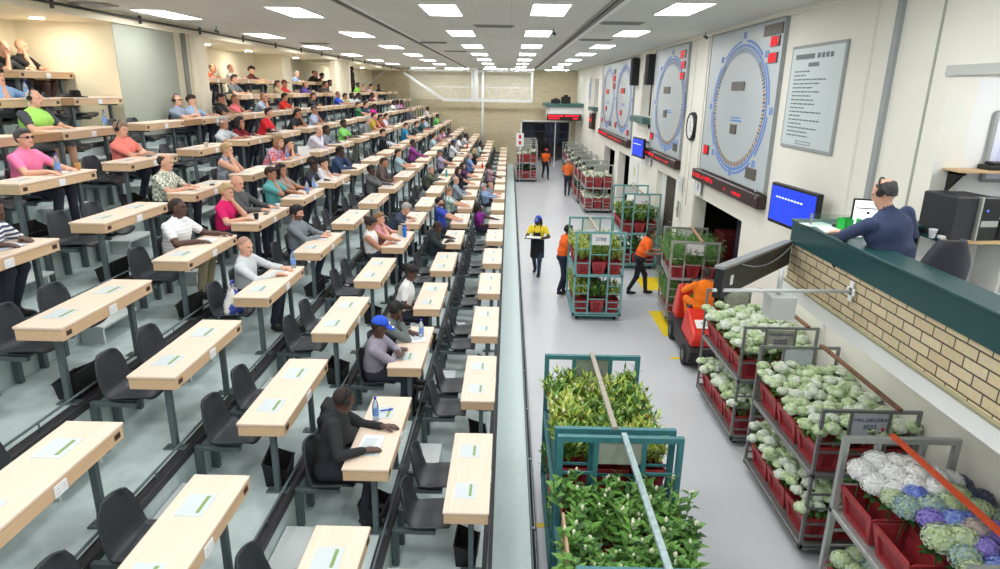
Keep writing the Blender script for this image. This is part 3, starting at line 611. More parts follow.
b = MB(); b.box(XW - 0.03, XW + 0.3, 2.4, 6.92, 5.20, 5.30); struct('trim_70', b, mat('pale_lintel', (0.75, 0.765, 0.75), rough=0.7))
t = empty('room_light', (XW + 1.3, 5.6, 5.17)); tag(t, 'fluorescent tube in the small room behind the auction box', 'ceiling light'); b = MB(); b.cbox(-0.08, 0.08, -0.7, 0.7, -0.03, 0.015, 0.01); b.build('batten', m_white, t); b = MB(); b.cyl((0, -0.66, -0.055), (0, 0.66, -0.055), 0.02, n=10); b.build('tube', mat('room_tube', (1, 1, 1), emit=90), t)
# small clear screen at the end of the counter
t = empty('glass_screen', (XP + 0.15, YE - 0.35, 3.722)); tag(t, 'small clear glass screen standing at the end of the green counter', 'glass screen'); b = MB(); b.box(-0.12, 0.35, 0, 0.008, 0, 0.11); b.build('pane', mat('clear_glass', (0.92, 0.97, 0.96), rough=0.05, trans=1.0), t); b = MB(); b.box(-0.13, -0.115, -0.01, 0.02, 0, 0.12); b.build('clip', m_steel, t)
# desk with the computer
t = empty('computer_desk', (5.1, 6.5, ZF)); tag(t, 'green-topped desk with pale edge against the white room wall', 'desk')
b = MB(); b.box(-0.80, 1.6, -0.18, 0.26, 0.66, 0.69, 0); b.box(-0.81, 1.61, -0.195, -0.18, 0.655, 0.692, 1); b.build('desk_top', [m_teal, mat('pale_wood_edge', (0.80, 0.68, 0.50))], t)
b = MB(); b.box(-0.12, -0.09, -0.15, 0.25, 0, 0.66); b.build('side_panel', mat('pale_panel', (0.80, 0.80, 0.78)), t); b = MB(); b.box(1.5, 1.53, -0.15, 0.25, 0, 0.66); b.build('side_panel', MATS['pale_panel'], t)
b = MB(); b.box(-0.75, -0.125, 0.22, 0.25, 0.05, 0.66); b.build('back_panel', MATS['pale_panel'], t)
t = empty('computer_tower', (4.57, 6.50, ZF + 0.69), 0.12); tag(t, 'black computer tower with silver trim on the green-topped desk', 'computer')
b = MB(); b.cbox(-0.24, 0.0, -0.19, 0.26, 0, 0.43, 0.012); b.build('case', mat('dark_case', (0.16, 0.17, 0.19), rough=0.5, var=0.1, scale=60), t)
b = MB(); b.cbox(0.02, 0.23, -0.22, -0.12, 0, 0.43, 0.012); b.box(0.0, 0.22, -0.15, 0.26, 0.01, 0.42); b.build('front_panel', m_black, t)
b = MB(); b.cbox(0.0, 0.022, -0.225, -0.15, 0, 0.43, 0.004); b.box(0.035, 0.215, -0.224, -0.219, 0.14, 0.20); b.build('silver_trim', mat('silver_trim', (0.72, 0.73, 0.70), rough=0.3, metal=0.4), t)
b = MB(); b.cyl((0.08, -0.226, 0.30), (0.08, -0.219, 0.30), 0.012, n=10); b.build('power_light', mat('power_blue', (0.3, 0.4, 0.8), emit=0.6), t)
t = empty('printer', (5.05, 6.48, ZF + 0.69)); tag(t, 'low black printer right of the computer tower', 'printer'); b = MB(); b.cbox(-0.22, 0.25, -0.17, 0.2, 0, 0.20, 0.02); b.cbox(-0.2, 0.22, -0.05, 0.22, 0.20, 0.30, 0.02); b.build('body', m_black, t); b = MB(); b.box(-0.18, 0.2, -0.16, -0.06, 0.201, 0.215); b.build('paper_tray', m_sign, t); b = MB(); b.cyl((-0.02, -0.175, 0.1), (-0.02, -0.169, 0.1), 0.035, n=12); b.build('dial', m_darksteel, t)
def lathe_thing(name, prof, m, loc, lab, cat, n=14, group=None):
    b = MB(); b.lathe(prof, n=n); o = b.build(name, m, loc=loc); tag(o, lab, cat, group); return o
CUP = [(0.026, 0), (0.040, 0.088), (0.043, 0.09), (0.038, 0.085), (0.025, 0.006), (0.001, 0.005)]
lathe_thing('paper_cup', CUP, m_sign, (4.26, 6.40, ZF + 0.69), 'white paper cup beside the computer tower', 'cup')
b = MB(); b.cbox(-0.06, 0.06, -0.04, 0.04, 0, 0.035, 0.01); tag(b.build('dispenser', m_sign, loc=(4.36, 6.36, ZF + 0.69)), 'small white case lying on the desk by the paper cup', 'case')
t = empty('wall_shelf', (5.2, 6.848, 4.27)); tag(t, 'wooden shelf on black brackets above the computer', 'shelf'); b = MB(); b.box(-0.68, 0.9, -0.28, 0, 0, 0.022); b.build('shelf_board', mat('shelf_wood', (0.78, 0.66, 0.50)), t)
for x in (-0.62, 0.02):
    b = MB(); b.box(x, x + 0.025, -0.25, 0, -0.03, 0); b.add([(x, -0.02, -0.22), (x + 0.025, -0.02, -0.22), (x + 0.025, -0.25, 0), (x, -0.25, 0), (x, 0, -0.22), (x + 0.025, 0, -0.22), (x + 0.025, 0, 0), (x, 0, 0)], [(0, 1, 2, 3), (4, 0, 3, 7), (1, 5, 6, 2), (4, 7, 6, 5), (0, 4, 5, 1)]); b.build('bracket', m_black, t)
b = MB(); b.cbox(-0.14, 0.14, -0.1, 0.1, 0, 0.05, 0.012); b.cbox(-0.09, 0.11, -0.07, 0.07, 0.05, 0.08, 0.01); tag(b.build('telephone', m_black, loc=(4.98, 6.72, 4.292)), 'flat black telephone lying on the wall shelf', 'telephone')
t = empty('radio_charger', (5.38, 6.72, 4.292)); tag(t, 'black box with a white label stacked on the wall shelf', 'box'); b = MB(); b.cbox(-0.13, 0.13, -0.1, 0.1, 0, 0.09, 0.012); b.cbox(-0.08, 0.09, -0.08, 0.08, 0.09, 0.17, 0.012); b.build('body', m_black, t); b = MB(); b.box(0.0, 0.12, -0.103, -0.1, 0.02, 0.07); b.build('white_sticker', m_sign, t)
t = empty('whiteboard', (5.33, 6.848, 4.15)); tag(t, 'whiteboard with pinned papers on the white room wall', 'whiteboard'); b = MB(); b.cbox(-0.42, 0.9, -0.03, 0, 0, 0.72, 0.02); b.build('frame', mat('board_frame', (0.62, 0.64, 0.63), rough=0.4), t); b = MB(); b.box(-0.37, 0.86, -0.034, -0.03, 0.04, 0.68); b.build('surface', mat('lilac_white', (0.89, 0.90, 0.97), rough=0.35), t); b = MB(); b.box(-0.3, -0.05, -0.04, -0.034, 0.2, 0.62); b.box(0.0, 0.3, -0.04, -0.034, 0.1, 0.6); b.build('pinned_paper', mat('pinned_paper', (0.82, 0.83, 0.95)), t)
# auctioneer's monitor, tray, papers, chair
t = empty('monitor', (3.52, 6.32, 3.722), -0.32); tag(t, 'small monitor with a white screen in front of the auctioneer', 'monitor')
b = MB(); b.cbox(-0.13, 0.13, -0.02, 0.02, 0.03, 0.31, 0.008); b.build('casing', m_black, t); b = MB(); b.box(-0.115, 0.115, -0.023, -0.02, 0.045, 0.295); s = b.build('screen', mat('white_screen', (0.95, 0.97, 1.0), emit=0.9), t); b = MB(); b.box(-0.10, 0.10, -0.025, -0.023, 0.215, 0.225); b.box(0.0, 0.025, -0.025, -0.023, 0.165, 0.19); b.build('screen_text', m_black, s); b = MB(); b.cyl((0, 0, 0), (0, 0, 0.05), 0.02, n=8); b.cbox(-0.09, 0.09, -0.06, 0.06, 0, 0.012, 0.004); b.build('stand', m_black, t)
t = empty('desk_tidy', (3.36, 6.3, 3.722), 0.2); tag(t, 'bright green desk tidy on the counter beside the monitor', 'desk tidy'); b = MB(); m = mat('bright_green', (0.08, 0.68, 0.25), rough=0.4)
b.box(-0.09, 0.09, -0.06, 0.06, 0, 0.008)
for a in ((-0.09, -0.08, -0.06, 0.06), (0.08, 0.09, -0.06, 0.06), (-0.09, 0.09, 0.05, 0.06), (-0.09, -0.0, -0.06, -0.05)): b.box(*a, 0.008, 0.12)
b.build('tray', m, t)
lathe_thing('paper_cup', [(r * 0.8, z * 0.9) for r, z in CUP], m_sign, (3.40, 6.12, 3.722), 'white cup in front of the green desk tidy', 'cup')
for i, (x, y, a, w2, h2) in enumerate(((3.17, 6.55, 0.2, 0.14, 0.10), (3.2, 6.3, -0.15, 0.11, 0.15), (3.27, 6.08, 0.5, 0.10, 0.13))):
    b = MB(); b.box(-w2, w2, -h2, h2, 0, 0.004 + 0.003 * i); b.box(-w2 * 0.95, w2 * 0.9, -h2 * 0.96, h2 * 0.9, 0.004 + 0.003 * i, 0.006 + 0.003 * i)
    o = b.build('paper_sheet', mat('pale_green_paper', (0.82, 0.90, 0.87)) if i == 0 else m_sign, loc=(x, y, 3.723)); o.rotation_euler = (0, 0, a)
    tag(o, ['pale sheets of paper at the far end of the green counter', 'white sheet under the auctioneer\'s hand', 'white sheet by the green desk tidy'][i], 'paper')
b = MB(); b.cbox(-0.05, 0.05, -0.03, 0.03, 0, 0.03, 0.008); tag(b.build('stapler', m_black, loc=(3.32, 6.42, 3.722)), 'small black box on the counter by the papers', 'stapler')
t = empty('office_chair', (3.50, 5.40, ZF - 0.03), 1.85); tag(t, 'dark office chair with rounded back behind the auctioneer', 'chair')
m_off = mat('office_fabric', (0.19, 0.20, 0.235), rough=0.8, var=0.1, scale=40)
b = MB(); b.cbox(-0.23, 0.25, -0.24, 0.24, 0.42, 0.50, 0.035, sm=False); b.build('seat', m_off, t)
b = MB(); N = 14; pts = []
for j in range(9):
    for i in range(N + 1):
        u = -1 + 2 * i / N; v = j / 8
        wdt = 0.25 * (1 - 0.55 * max(0, v - 0.45) ** 1.5 / 0.55 ** 1.5) ; pts.append((-0.27 + 0.06 * u * u - 0.05 * v, u * wdt, 0.52 + v * 0.46))
top = len(pts); pts += [(x - 0.06, y, z) for x, y, z in pts]
fs = []
for j in range(8):
    for i in range(N):
        a = j * (N + 1) + i; fs.append((a, a + 1, a + N + 2, a + N + 1)); fs.append((top + a, top + a + N + 1, top + a + N + 2, top + a + 1))
for i in range(N): a = 8 * (N + 1) + i; fs.append((a, a + 1, top + a + 1, top + a)); fs.append((i, top + i, top + i + 1, i + 1))
for j in range(8):
    a = j * (N + 1); fs.append((a, a + N + 1, top + a + N + 1, top + a)); a += N; fs.append((a, top + a, top + a + N + 1, a + N + 1))
b.add(pts, fs, 0, True); b.build('backrest', m_off, t)
b = MB(); b.cyl((0, 0, 0.1), (0, 0, 0.42), 0.03, n=10)
for i in range(5): a = 2 * PI * i / 5; b.bar((0, 0, 0.1), (0.28 * math.cos(a), 0.28 * math.sin(a), 0.07), 0.04, 0.03); b.cyl((0.28 * math.cos(a) - 0.015, 0.28 * math.sin(a), 0.03), (0.28 * math.cos(a) + 0.015, 0.28 * math.sin(a), 0.03), 0.03, n=10)
b.bar((-0.29, 0, 0.44), (-0.31, 0, 0.62), 0.06, 0.02); b.build('base', m_black, t)
t = empty('web_camera', (3.72, 4.75, 3.52)); tag(t, 'white rounded camera on a stalk at the right edge behind the counter', 'camera'); b = MB(); b.cyl((-0.09, 0.02, 0), (0.08, -0.03, -0.01), 0.055, n=16); b.build('body', m_white, t); b = MB(); b.cyl((-0.10, 0.022, 0), (-0.09, 0.02, 0), 0.035, n=14); b.build('lens', mat('lens_grey', (0.45, 0.44, 0.42), rough=0.2), t); b = MB(); b.cyl((0.02, 0, -0.05), (0.02, 0, -0.57), 0.012, n=8); b.build('stalk', m_steel, t)
# long display seen from behind, pole and junction box hung off the box
t = empty('hanging_display', (2.4, 6.0, 3.5)); tag(t, 'long black display case, seen from behind, jutting from the end of the brick parapet', 'display strip')
T = Matrix.Translation((-2.4, -6.0, -3.5))
p0 = Vector((1.72, 5.05, 3.52)); p1 = Vector((3.05, 6.87, 3.345))
b = MB(); b.bar(p0, p1, 0.07, 0.245); o = b.build('housing', m_black, t); o.matrix_parent_inverse = T
b = MB(); b.bar(p0 + Vector((0, 0, .13)), p1 + Vector((0, 0, .13)), 0.085, 0.022); o = b.build('top_rail', m_steel, t); o.matrix_parent_inverse = T
d = (p1 - p0).normalized(); nrm = Vector((d.y, -d.x, 0)) * 0.05
b = MB(); prev = None
for i in range(15):
    u = i / 14; p = p0.lerp(p1, 0.2 + 0.8 * u) + nrm + Vector((0, 0, 0.11 - 0.42 * u * (1 - u)))
    if prev is not None: b.cyl(prev, p, 0.006, n=6)
    prev = p
o = b.build('cable', mat('grey_cable', (0.55, 0.57, 0.57)), t); o.matrix_parent_inverse = T
b = MB(); q = p0.lerp(p1, 0.09) + nrm * 0.75; b.bar(q + Vector((0, 0, 0.0)), q + d * 0.06, 0.01, 0.08); o = b.build('white_sticker', m_sign, t); o.matrix_parent_inverse = T
t = empty('support_pole', (XP, 5.52, 3.33)); tag(t, 'thin white pole fixed to the brick parapet carrying the black display', 'pole'); b = MB(); b.cyl((0, 0, 0), (-1.38, -0.47, 0.13), 0.016, n=10); b.build('tube', mat('pale_pole', (0.80, 0.82, 0.82), rough=0.35), t)
b = MB(); b.box(-0.012, 0, -0.06, 0.06, -0.03, 0.03); b.box(-0.012, 0, -0.025, 0.025, -0.09, 0.09); b.build('wall_bracket', m_white, t)
t = empty('junction_box', (2.58, 5.82, 2.98)); tag(t, 'pale grey box hanging under the thin white pole', 'box'); b = MB(); b.cbox(-0.115, 0.115, -0.11, 0.11, 0, 0.22, 0.006); b.build('housing', mat('pale_box', (0.80, 0.81, 0.80), rough=0.5), t); b = MB(); b.cyl((-0.02, 0, 0.22), (-0.02, 0, 0.46), 0.022, n=10); b.build('stem', MATS['pale_pole'], t)
# ------------------------------------------------------------------ desks
m_oak = wood_mat('pale_oak_top', (0.93, 0.845, 0.77), (0.905, 0.815, 0.735), (22, 1.2, 22))
m_oak2 = wood_mat('pale_oak_side', (0.86, 0.74, 0.60), (0.83, 0.70, 0.555), (22, 1.2, 40))
m_panel = mat('grey_insert', (0.79, 0.825, 0.84), rough=0.35, var=0.03, scale=30)
m_green = mat('lime_strip', (0.50, 0.615, 0.36), rough=0.45)
m_plate = mat('number_plate', (0.36, 0.27, 0.22), rough=0.5)
m_digit = mat('plate_digits', (0.10, 0.08, 0.08), rough=0.5)
m_socket = mat('white_socket', (0.93, 0.94, 0.95), rough=0.35)
def desk_meshes():
    d = {}
    b = MB(); b.cbox(-W, 0, 0, L, DH - 0.024, DH, 0.004); b.cbox(-W + 0.008, -0.008, 0.008, L - 0.008, DH - 0.125, DH - 0.028, 0.004, 1); b.box(-W + 0.012, -0.012, 0.012, L - 0.012, DH - 0.028, DH - 0.024, 1)
    d['top'] = b.mesh('table_top', [m_oak, m_oak2])
    for nm, y in (('leg0', 0.16), ('leg1', L - 0.16)):
        b = MB(); b.cbox(-0.195, -0.145, y - 0.028, y + 0.028, 0.012, DH - 0.125, 0.005); b.cbox(-0.27, -0.07, y - 0.05, y + 0.05, 0.0, 0.014, 0.004); b.bar((-0.03, y, DH - 0.14), (-0.36, y, DH - 0.14), 0.04, 0.025)
        b.cyl((-0.245, y, 0.014), (-0.245, y, 0.022), 0.012, n=8)
        d[nm] = b.mesh('leg', [m_darksteel])
    b = MB(); b.cbox(-0.008, 0.004, L / 2 - 0.06, L / 2 + 0.06, DH - 0.118, DH - 0.036, 0.004)
    for sy in (-0.028, 0.028):
        for q in ((0, 0.012), (-0.012, -0.012), (0.012, -0.012)): b.box(0.004, 0.0045, L / 2 + sy + q[0] - 0.003, L / 2 + sy + q[0] + 0.003, DH - 0.08 + q[1] - 0.004, DH - 0.08 + q[1] + 0.004, 1)
    d['socket'] = b.mesh('socket_plate', [m_socket, m_grey])
    for nm, y in (('pan0', 0.34), ('pan1', 1.04)):
        b = MB(); b.cbox(-W + 0.085, -W + 0.285, y - 0.125, y + 0.125, DH, DH + 0.003, 0.001); d[nm] = b.mesh('bid_panel', [m_panel])
        b = MB(); b.cbox(-W + 0.220, -W + 0.246, y - 0.09, y + 0.10, DH + 0.003, DH + 0.0055, 0.001); d[nm + 's'] = b.mesh('green_strip', [m_green])
    for nm, y in (('num0', 0.085), ('num1', L - 0.085)):
        b = MB(); b.cbox(-0.008, -0.003, y - 0.035, y + 0.035, DH - 0.092, DH - 0.048, 0.002)
        for q in (-0.014, 0.014):
            b.box(-0.003, -0.0022, y + q - 0.008, y + q + 0.008, DH - 0.085, DH - 0.055, 1)
        d[nm] = b.mesh('number_plate', [m_plate, m_digit])
    b = MB()
    for y in (0.16, L - 0.16): b.box(-0.195, -0.145, y - 0.028, y + 0.028, 0, DH - 0.125)
    b.box(-0.185, -0.155, 0.18, L - 0.18, DH - 0.16, DH - 0.13)
    d['legs'] = b.mesh('leg_frame', [m_darksteel])
    return d
DM = desk_meshes()
def mobj(name, me, parent=None, loc=None):
    o = bpy.data.objects.new(name, me); link(o)
    if parent is not None: o.parent = parent
    if loc is not None: o.location = loc
    return o
def desk_y(k, c):
    y = Y0 + PT * c
    if k == 8 and c == 3: y -= 0.45
    if k == 9 and c in (2, 3): y -= 0.38
    return y
HAVE = []
for k in range(10):
    for c in range(-1, 18):
        if c == -1 and k not in (1, 2, 3, 4): continue
        if k >= 5 and c == -1: continue
        if k == 8 and (c < 2 or c in (4, 5) or c in (10.5,)): continue
        if k == 9 and (c < 2 or c in (4, 5) or c > 11): continue
        if k == 8 and c in (11,): continue
        if k == 7 and c == 0: continue
        if k == 6 and c == 0: continue
        HAVE.append((k, c))
for k, c in HAVE:
    t = empty('auction_desk', (Xr(k), desk_y(k, c), Zp(k)))
    tag(t, 'pale wood double desk, %s, %s' % (tier_name(k), seat_name(c)), 'desk', 'pale wood desks of the tiers')
    near = c <= 4; mid = c <= 9
    mobj('table_top', DM['top'], t)
    if near or mid: mobj('leg', DM['leg0'], t); mobj('leg', DM['leg1'], t); mobj('socket_plate', DM['socket'], t)
    else: mobj('leg_frame', DM['legs'], t)
    if near:
        mobj('number_plate', DM['num0'], t); mobj('number_plate', DM['num1'], t)
    if c <= 6 and (k < 7):
        for q in ('pan0', 'pan1'): p = mobj('bid_panel', DM[q], t); mobj('green_strip', DM[q + 's'], p)
# boards closing the gaps of the two highest rows near the camera
for k, y0, y1, lab in ((8, Y0 + PT * 2 + L, Y0 + PT * 3 - 0.45, 'darker wood board closing the gap between two desks of the ninth tier'), (7, Y0 + PT * 3 + L, Y0 + PT * 4, 'darker wood board closing the gap between the desks in front of the grey pillar wall'),
                       (7, Y0 + PT * 1 + L, Y0 + PT * 2, 'pale wood board closing the gap beside the man in the lime polo shirt')):
    b = MB(); b.cbox(-0.35, -0.012, y0 + 0.005, y1 - 0.005, DH - 0.12, DH - 0.005, 0.003)
    tag(b.build('gap_board', mat('darker_board', (0.66, 0.50, 0.35), rough=0.5, var=0.06), loc=(Xr(k), 0, Zp(k))), lab, 'board')

# ------------------------------------------------------------------ chairs
m_shell = mat('charcoal_shell', (0.215, 0.235, 0.26), rough=0.42, var=0.05, scale=60, spec=0.4)
def chair_mesh():
    prof = [(0.235, 0.415), (0.215, 0.437), (0.15, 0.447), (0.05, 0.440), (-0.05, 0.430), (-0.12, 0.432), (-0.165, 0.455), (-0.19, 0.50), (-0.205, 0.57), (-0.218, 0.65), (-0.232, 0.73), (-0.245, 0.79), (-0.252, 0.815)]
    wd = [0.185, 0.215, 0.228, 0.228, 0.226, 0.224, 0.222, 0.222, 0.220, 0.212, 0.195, 0.165, 0.115]
    N = 10; pts = []; n = len(prof)
    def nrm(i):
        a = prof[max(0, i - 1)]; c = prof[min(n - 1, i + 1)]; dx, dz = c[0] - a[0], c[1] - a[1]; l = math.hypot(dx, dz); return (dz / l * -1 * -1, -dx / l * 1)
    for i, (x, z) in enumerate(prof):
        nx, nz = nrm(i)
        for j in range(N + 1):
            u = -1 + 2 * j / N
            lift = 0.035 * abs(u) ** 3 + 0.012 * u * u
            pts.append((x + (-nx) * lift * -1, u * wd[i], z + (-nz) * lift * -1) if False else (x - nx * -lift if i > 5 else x, u * wd[i], z + (lift if i <= 7 else lift * max(0, (10 - i)) / 3 * 0.3)))
    fs = []
    for i in range(n - 1):
        for j in range(N):
            a = i * (N + 1) + j; fs.append((a, a + 1, a + N + 2, a + N + 1))
    b = MB(); b.add(pts, fs, 0, True); me = b.mesh('shell', [m_shell])
    o = bpy.data.objects.new('tmp', me); link(o)
    md = o.modifiers.new('s', 'SOLIDIFY'); md.thickness = 0.014; md.offset = 0
    dg = bpy.context.evaluated_depsgraph_get(); me2 = bpy.data.meshes.new_from_object(o.evaluated_get(dg)); me2.name = 'shell'
    bpy.data.objects.remove(o); bpy.data.meshes.remove(me)
    return me2
CM = {'shell': chair_mesh()}
b = MB(); b.cbox(-0.315, 0.10, -0.175, -0.125, 0.365, 0.41, 0.004); b.cbox(-0.315, 0.10, 0.125, 0.175, 0.365, 0.41, 0.004); b.box(-0.315, -0.255, -0.175, -0.125, 0.0, 0.365); b.box(-0.315, -0.255, 0.125, 0.175, 0.0, 0.365)
b.box(-0.1, 0.1, -0.14, 0.14, 0.395, 0.422)
CM['bracket'] = b.mesh('bracket', [m_darksteel])
CX = -W - 0.16   # chair centre relative to the desk's front edge
def seat_y(k, c, s): return desk_y(k, c) + L * (0.27 + 0.46 * s)
CHAIRS = [(k, c, s) for (k, c) in HAVE for s in (0, 1)]
# chairs that the photo shows nothing of (hidden high up behind desks) are left out
CHAIRS = [q for q in CHAIRS if not (q[0] >= 7 and q[1] > 6) and not (q[0] >= 5 and q[1] > 10) and not (q[0] >= 3 and q[1] > 14)]
CHAIRS.append((0, -1, 1))
for k, c, s in CHAIRS:
    t = empty('shell_chair', (Xr(k) + CX - 0.03, seat_y(k, c, s), Zp(k)), R.uniform(-0.03, 0.03))
    tag(t, 'charcoal shell chair, %s seat of the %s desk%s, %s' % (('near', 'far')[s], col_short(c), '' if c < 0 else ' along', tier_name(k)), 'chair', 'charcoal shell chairs behind the desks')
    mobj('shell', CM['shell'], t)
    if c <= 6: mobj('bracket', CM['bracket'], t)

# black open bins under the desks
b = MB()
o_, i_ = [(-0.13, -0.2), (0.13, -0.2), (0.13, 0.2), (-0.13, 0.2)], 0.012
lo = [(x * 0.85, y * 0.85, 0) for x, y in o_]; hi = [(x, y, 0.30 if x < 0 else 0.19) for x, y in o_]; hin = [(x * 0.92, y * 0.94, z) for x, y, z in hi]; lin_ = [(x * 0.8, y * 0.8, 0.02) for x, y in o_]
b.add(lo + hi + hin + lin_, [(3, 2, 1, 0)] + [(i, (i + 1) % 4, 4 + (i + 1) % 4, 4 + i) for i in range(4)] + [(4 + i, 4 + (i + 1) % 4, 8 + (i + 1) % 4, 8 + i) for i in range(4)] + [(8 + i, 8 + (i + 1) % 4, 12 + (i + 1) % 4, 12 + i) for i in range(4)] + [(12, 13, 14, 15)])
b.cbox(-0.135, -0.115, -0.205, 0.205, 0.285, 0.31, 0.004); b.cbox(0.115, 0.137, -0.205, 0.205, 0.175, 0.2, 0.004)
BIN = b.mesh('waste_bin', [mat('black_bin', (0.065, 0.065, 0.072), rough=0.6)])
for k, c in HAVE:
    if k > 6 or c > 5 or c < 0 or R.random() < 0.2: continue
    o = mobj('waste_bin', BIN, None, (Xr(k) - 0.22, desk_y(k, c) + 0.36, Zp(k) + 0.001)); o.rotation_euler = (0, 0, R.uniform(-0.15, 0.15) + (PI if R.random() < 0.4 else 0)); o.scale = (0.85, 0.85, 0.85)
    tag(o, 'black waste bin under the %s desk along, %s' % (col_short(c), tier_name(k)), 'bin', 'black bins under the desks')

# ------------------------------------------------------------------ things on the desks
m_bottle = mat('bottle_clear', (0.80, 0.87, 0.93), rough=0.1, trans=0.75); m_cap = mat('bottle_cap_blue', (0.12, 0.20, 0.68), rough=0.4); m_blabel = mat('bottle_label', (0.45, 0.62, 0.88), rough=0.5)
def bottle(k, x, y, where, kind='water'):
    t = empty('water_bottle', (x, y, Zt(k) + 0.001)); 
    if kind == 'water':
        tag(t, 'blue-capped water bottle ' + where, 'bottle')
        b = MB(); b.lathe([(0.030, 0), (0.034, 0.01), (0.033, 0.06), (0.034, 0.15), (0.028, 0.19), (0.013, 0.225), (0.013, 0.235)], n=14); b.build('body', m_bottle, t)
        b = MB(); b.lathe([(0.0345, 0.055), (0.035, 0.06), (0.035, 0.125), (0.0345, 0.13)], n=14); b.build('bottle_label', m_blabel, t)
        b = MB(); b.cyl((0, 0, 0.233), (0, 0, 0.255), 0.015, n=12); b.build('cap', m_cap, t)
    else:
        cols = {'blue': (0.05, 0.45, 0.85), 'red': (0.85, 0.12, 0.10), 'steel': (0.72, 0.70, 0.62), 'turquoise': (0.15, 0.68, 0.68)}
        tag(t, {'blue': 'bright blue', 'red': 'red', 'steel': 'steel grey', 'turquoise': 'turquoise'}[kind] + ' drinking bottle ' + where, 'bottle')
        b = MB(); b.lathe([(0.036, 0), (0.038, 0.01), (0.038, 0.17), (0.03, 0.20), (0.022, 0.205)], n=14); b.build('body', mat('flask_' + kind, cols[kind], rough=0.35), t)
        b = MB(); b.cyl((0, 0, 0.2), (0, 0, 0.235), 0.023, n=12); b.build('cap', m_black if kind != 'blue' else mat('flask_cap', (0.1, 0.35, 0.7)), t)
for a in BOTTLES: bottle(*a)
def cup(k, x, y, m, lab):
    b = MB(); b.lathe(CUP, n=14); tag(b.build('cup', m, loc=(x, y, Zt(k) + 0.001)), lab, 'cup')
for k, x, y, col, lab in CUPS: cup(k, x, y, mat('cup_%d%d%d' % tuple(int(v * 9) for v in col), col), lab)
def paper(k, x, y, rz, w2, h2, lab, m=None, name='paper_sheet', n=1, zz=0.006):
    b = MB()
    for i in range(n):
        q = 0.006 * i; b.box(-w2 + q, w2 + q * 0.5, -h2 - q * 0.6, h2 - q, zz + 0.0012 * i, zz + 0.001 + 0.0012 * i)
    b.box(-w2 * 0.7, w2 * 0.5, -h2 * 0.6, h2 * 0.6, zz + 0.0012 * n, zz + 0.0012 * n + 0.0004, 1)
    o = b.build(name, [m or m_sign, m_panel], loc=(x, y, Zt(k))); o.rotation_euler = (0, 0, rz); tag(o, lab, 'paper')
PAPER_M = [m_sign, mat('off_white_paper', (0.90, 0.89, 0.86)), mat('bluish_paper', (0.82, 0.86, 0.92))]
# hat, laptop-like white card, phones, carrier bag
b = MB(); b.lathe([(0.19, 0.0), (0.185, 0.012), (0.10, 0.02), (0.088, 0.03), (0.08, 0.10), (0.06, 0.115), (0.001, 0.11)], n=24)
tag(b.build('hat', mat('black_felt', (0.09, 0.09, 0.095), rough=0.9), loc=(Xr(8) - 0.2, desk_y(8, 3) + 0.36, Zt(8) + 0.002)), 'black wide-brimmed hat lying on a desk of the ninth tier', 'hat')
b = MB(); b.box(-0.004, 0.004, -0.15, 0.15, 0, 0.21); b.box(-0.12, 0.0, -0.15, 0.15, 0, 0.006)
o = b.build('white_card', m_sign, loc=(Xr(5) - 0.12, desk_y(5, 4) + 1.25, Zt(5) + 0.006)); o.rotation_euler = (0, 0, -0.7); tag(o, 'white card standing upright on a desk beside the woman in the colourful top', 'card')
def phone(k, x, y, rz, lab, m=None):
    b = MB(); b.cbox(-0.036, 0.036, -0.072, 0.072, 0, 0.009, 0.003); b.box(-0.031, 0.031, -0.062, 0.062, 0.009, 0.0095, 1); o = b.build('phone', [m_black, m_darksteel], loc=(x, y, Zt(k) + 0.0065)); o.rotation_euler = (0, 0, rz); tag(o, lab, 'phone')
phone(1, -1.40, 8.45, -1.2, 'black phone on the desk of the person in the blue cap')
phone(6, Xr(6) - 0.2, desk_y(6, 2) + 0.9, 0.4, 'black folder-like phone on the desk of the person in the coral shirt')
phone(5, Xr(5) - 0.12, desk_y(5, 2) + 0.85, 0.5, 'dark phone on the desk of the person in the checked shirt')
phone(4, Xr(4) - 0.15, desk_y(4, 2) + 0.75, 0.2, 'dark phone beside the paper cup on the desk of the woman in magenta')
t = empty('matchbox', (-1.32, 5.72, Zt(1) + 0.006), 0.3); tag(t, 'small red, white and black box on the desk of the person in the black jacket', 'box'); b = MB(); b.cbox(-0.03, 0.03, -0.045, 0.045, 0, 0.03, 0.004, 0); b.build('box', m_black, t); b = MB(); b.box(-0.031, 0.031, 0.0, 0.03, 0.0, 0.031, 0); b.build('red_band', mat('pack_red', (0.78, 0.10, 0.15)), t); b = MB(); b.box(-0.031, 0.031, 0.03, 0.046, 0.0, 0.031); b.build('white_band', m_sign, t)
b = MB(); b.cyl((0, -0.06, 0.008), (0, 0.07, 0.008), 0.007, n=8); o = b.build('pen', mat('pen_blue', (0.12, 0.25, 0.8)), loc=(-1.22, 6.02, Zt(1) + 0.006)); o.rotation_euler = (0, 0, -1.2); tag(o, 'blue pen on the desk of the person in the black jacket', 'pen')
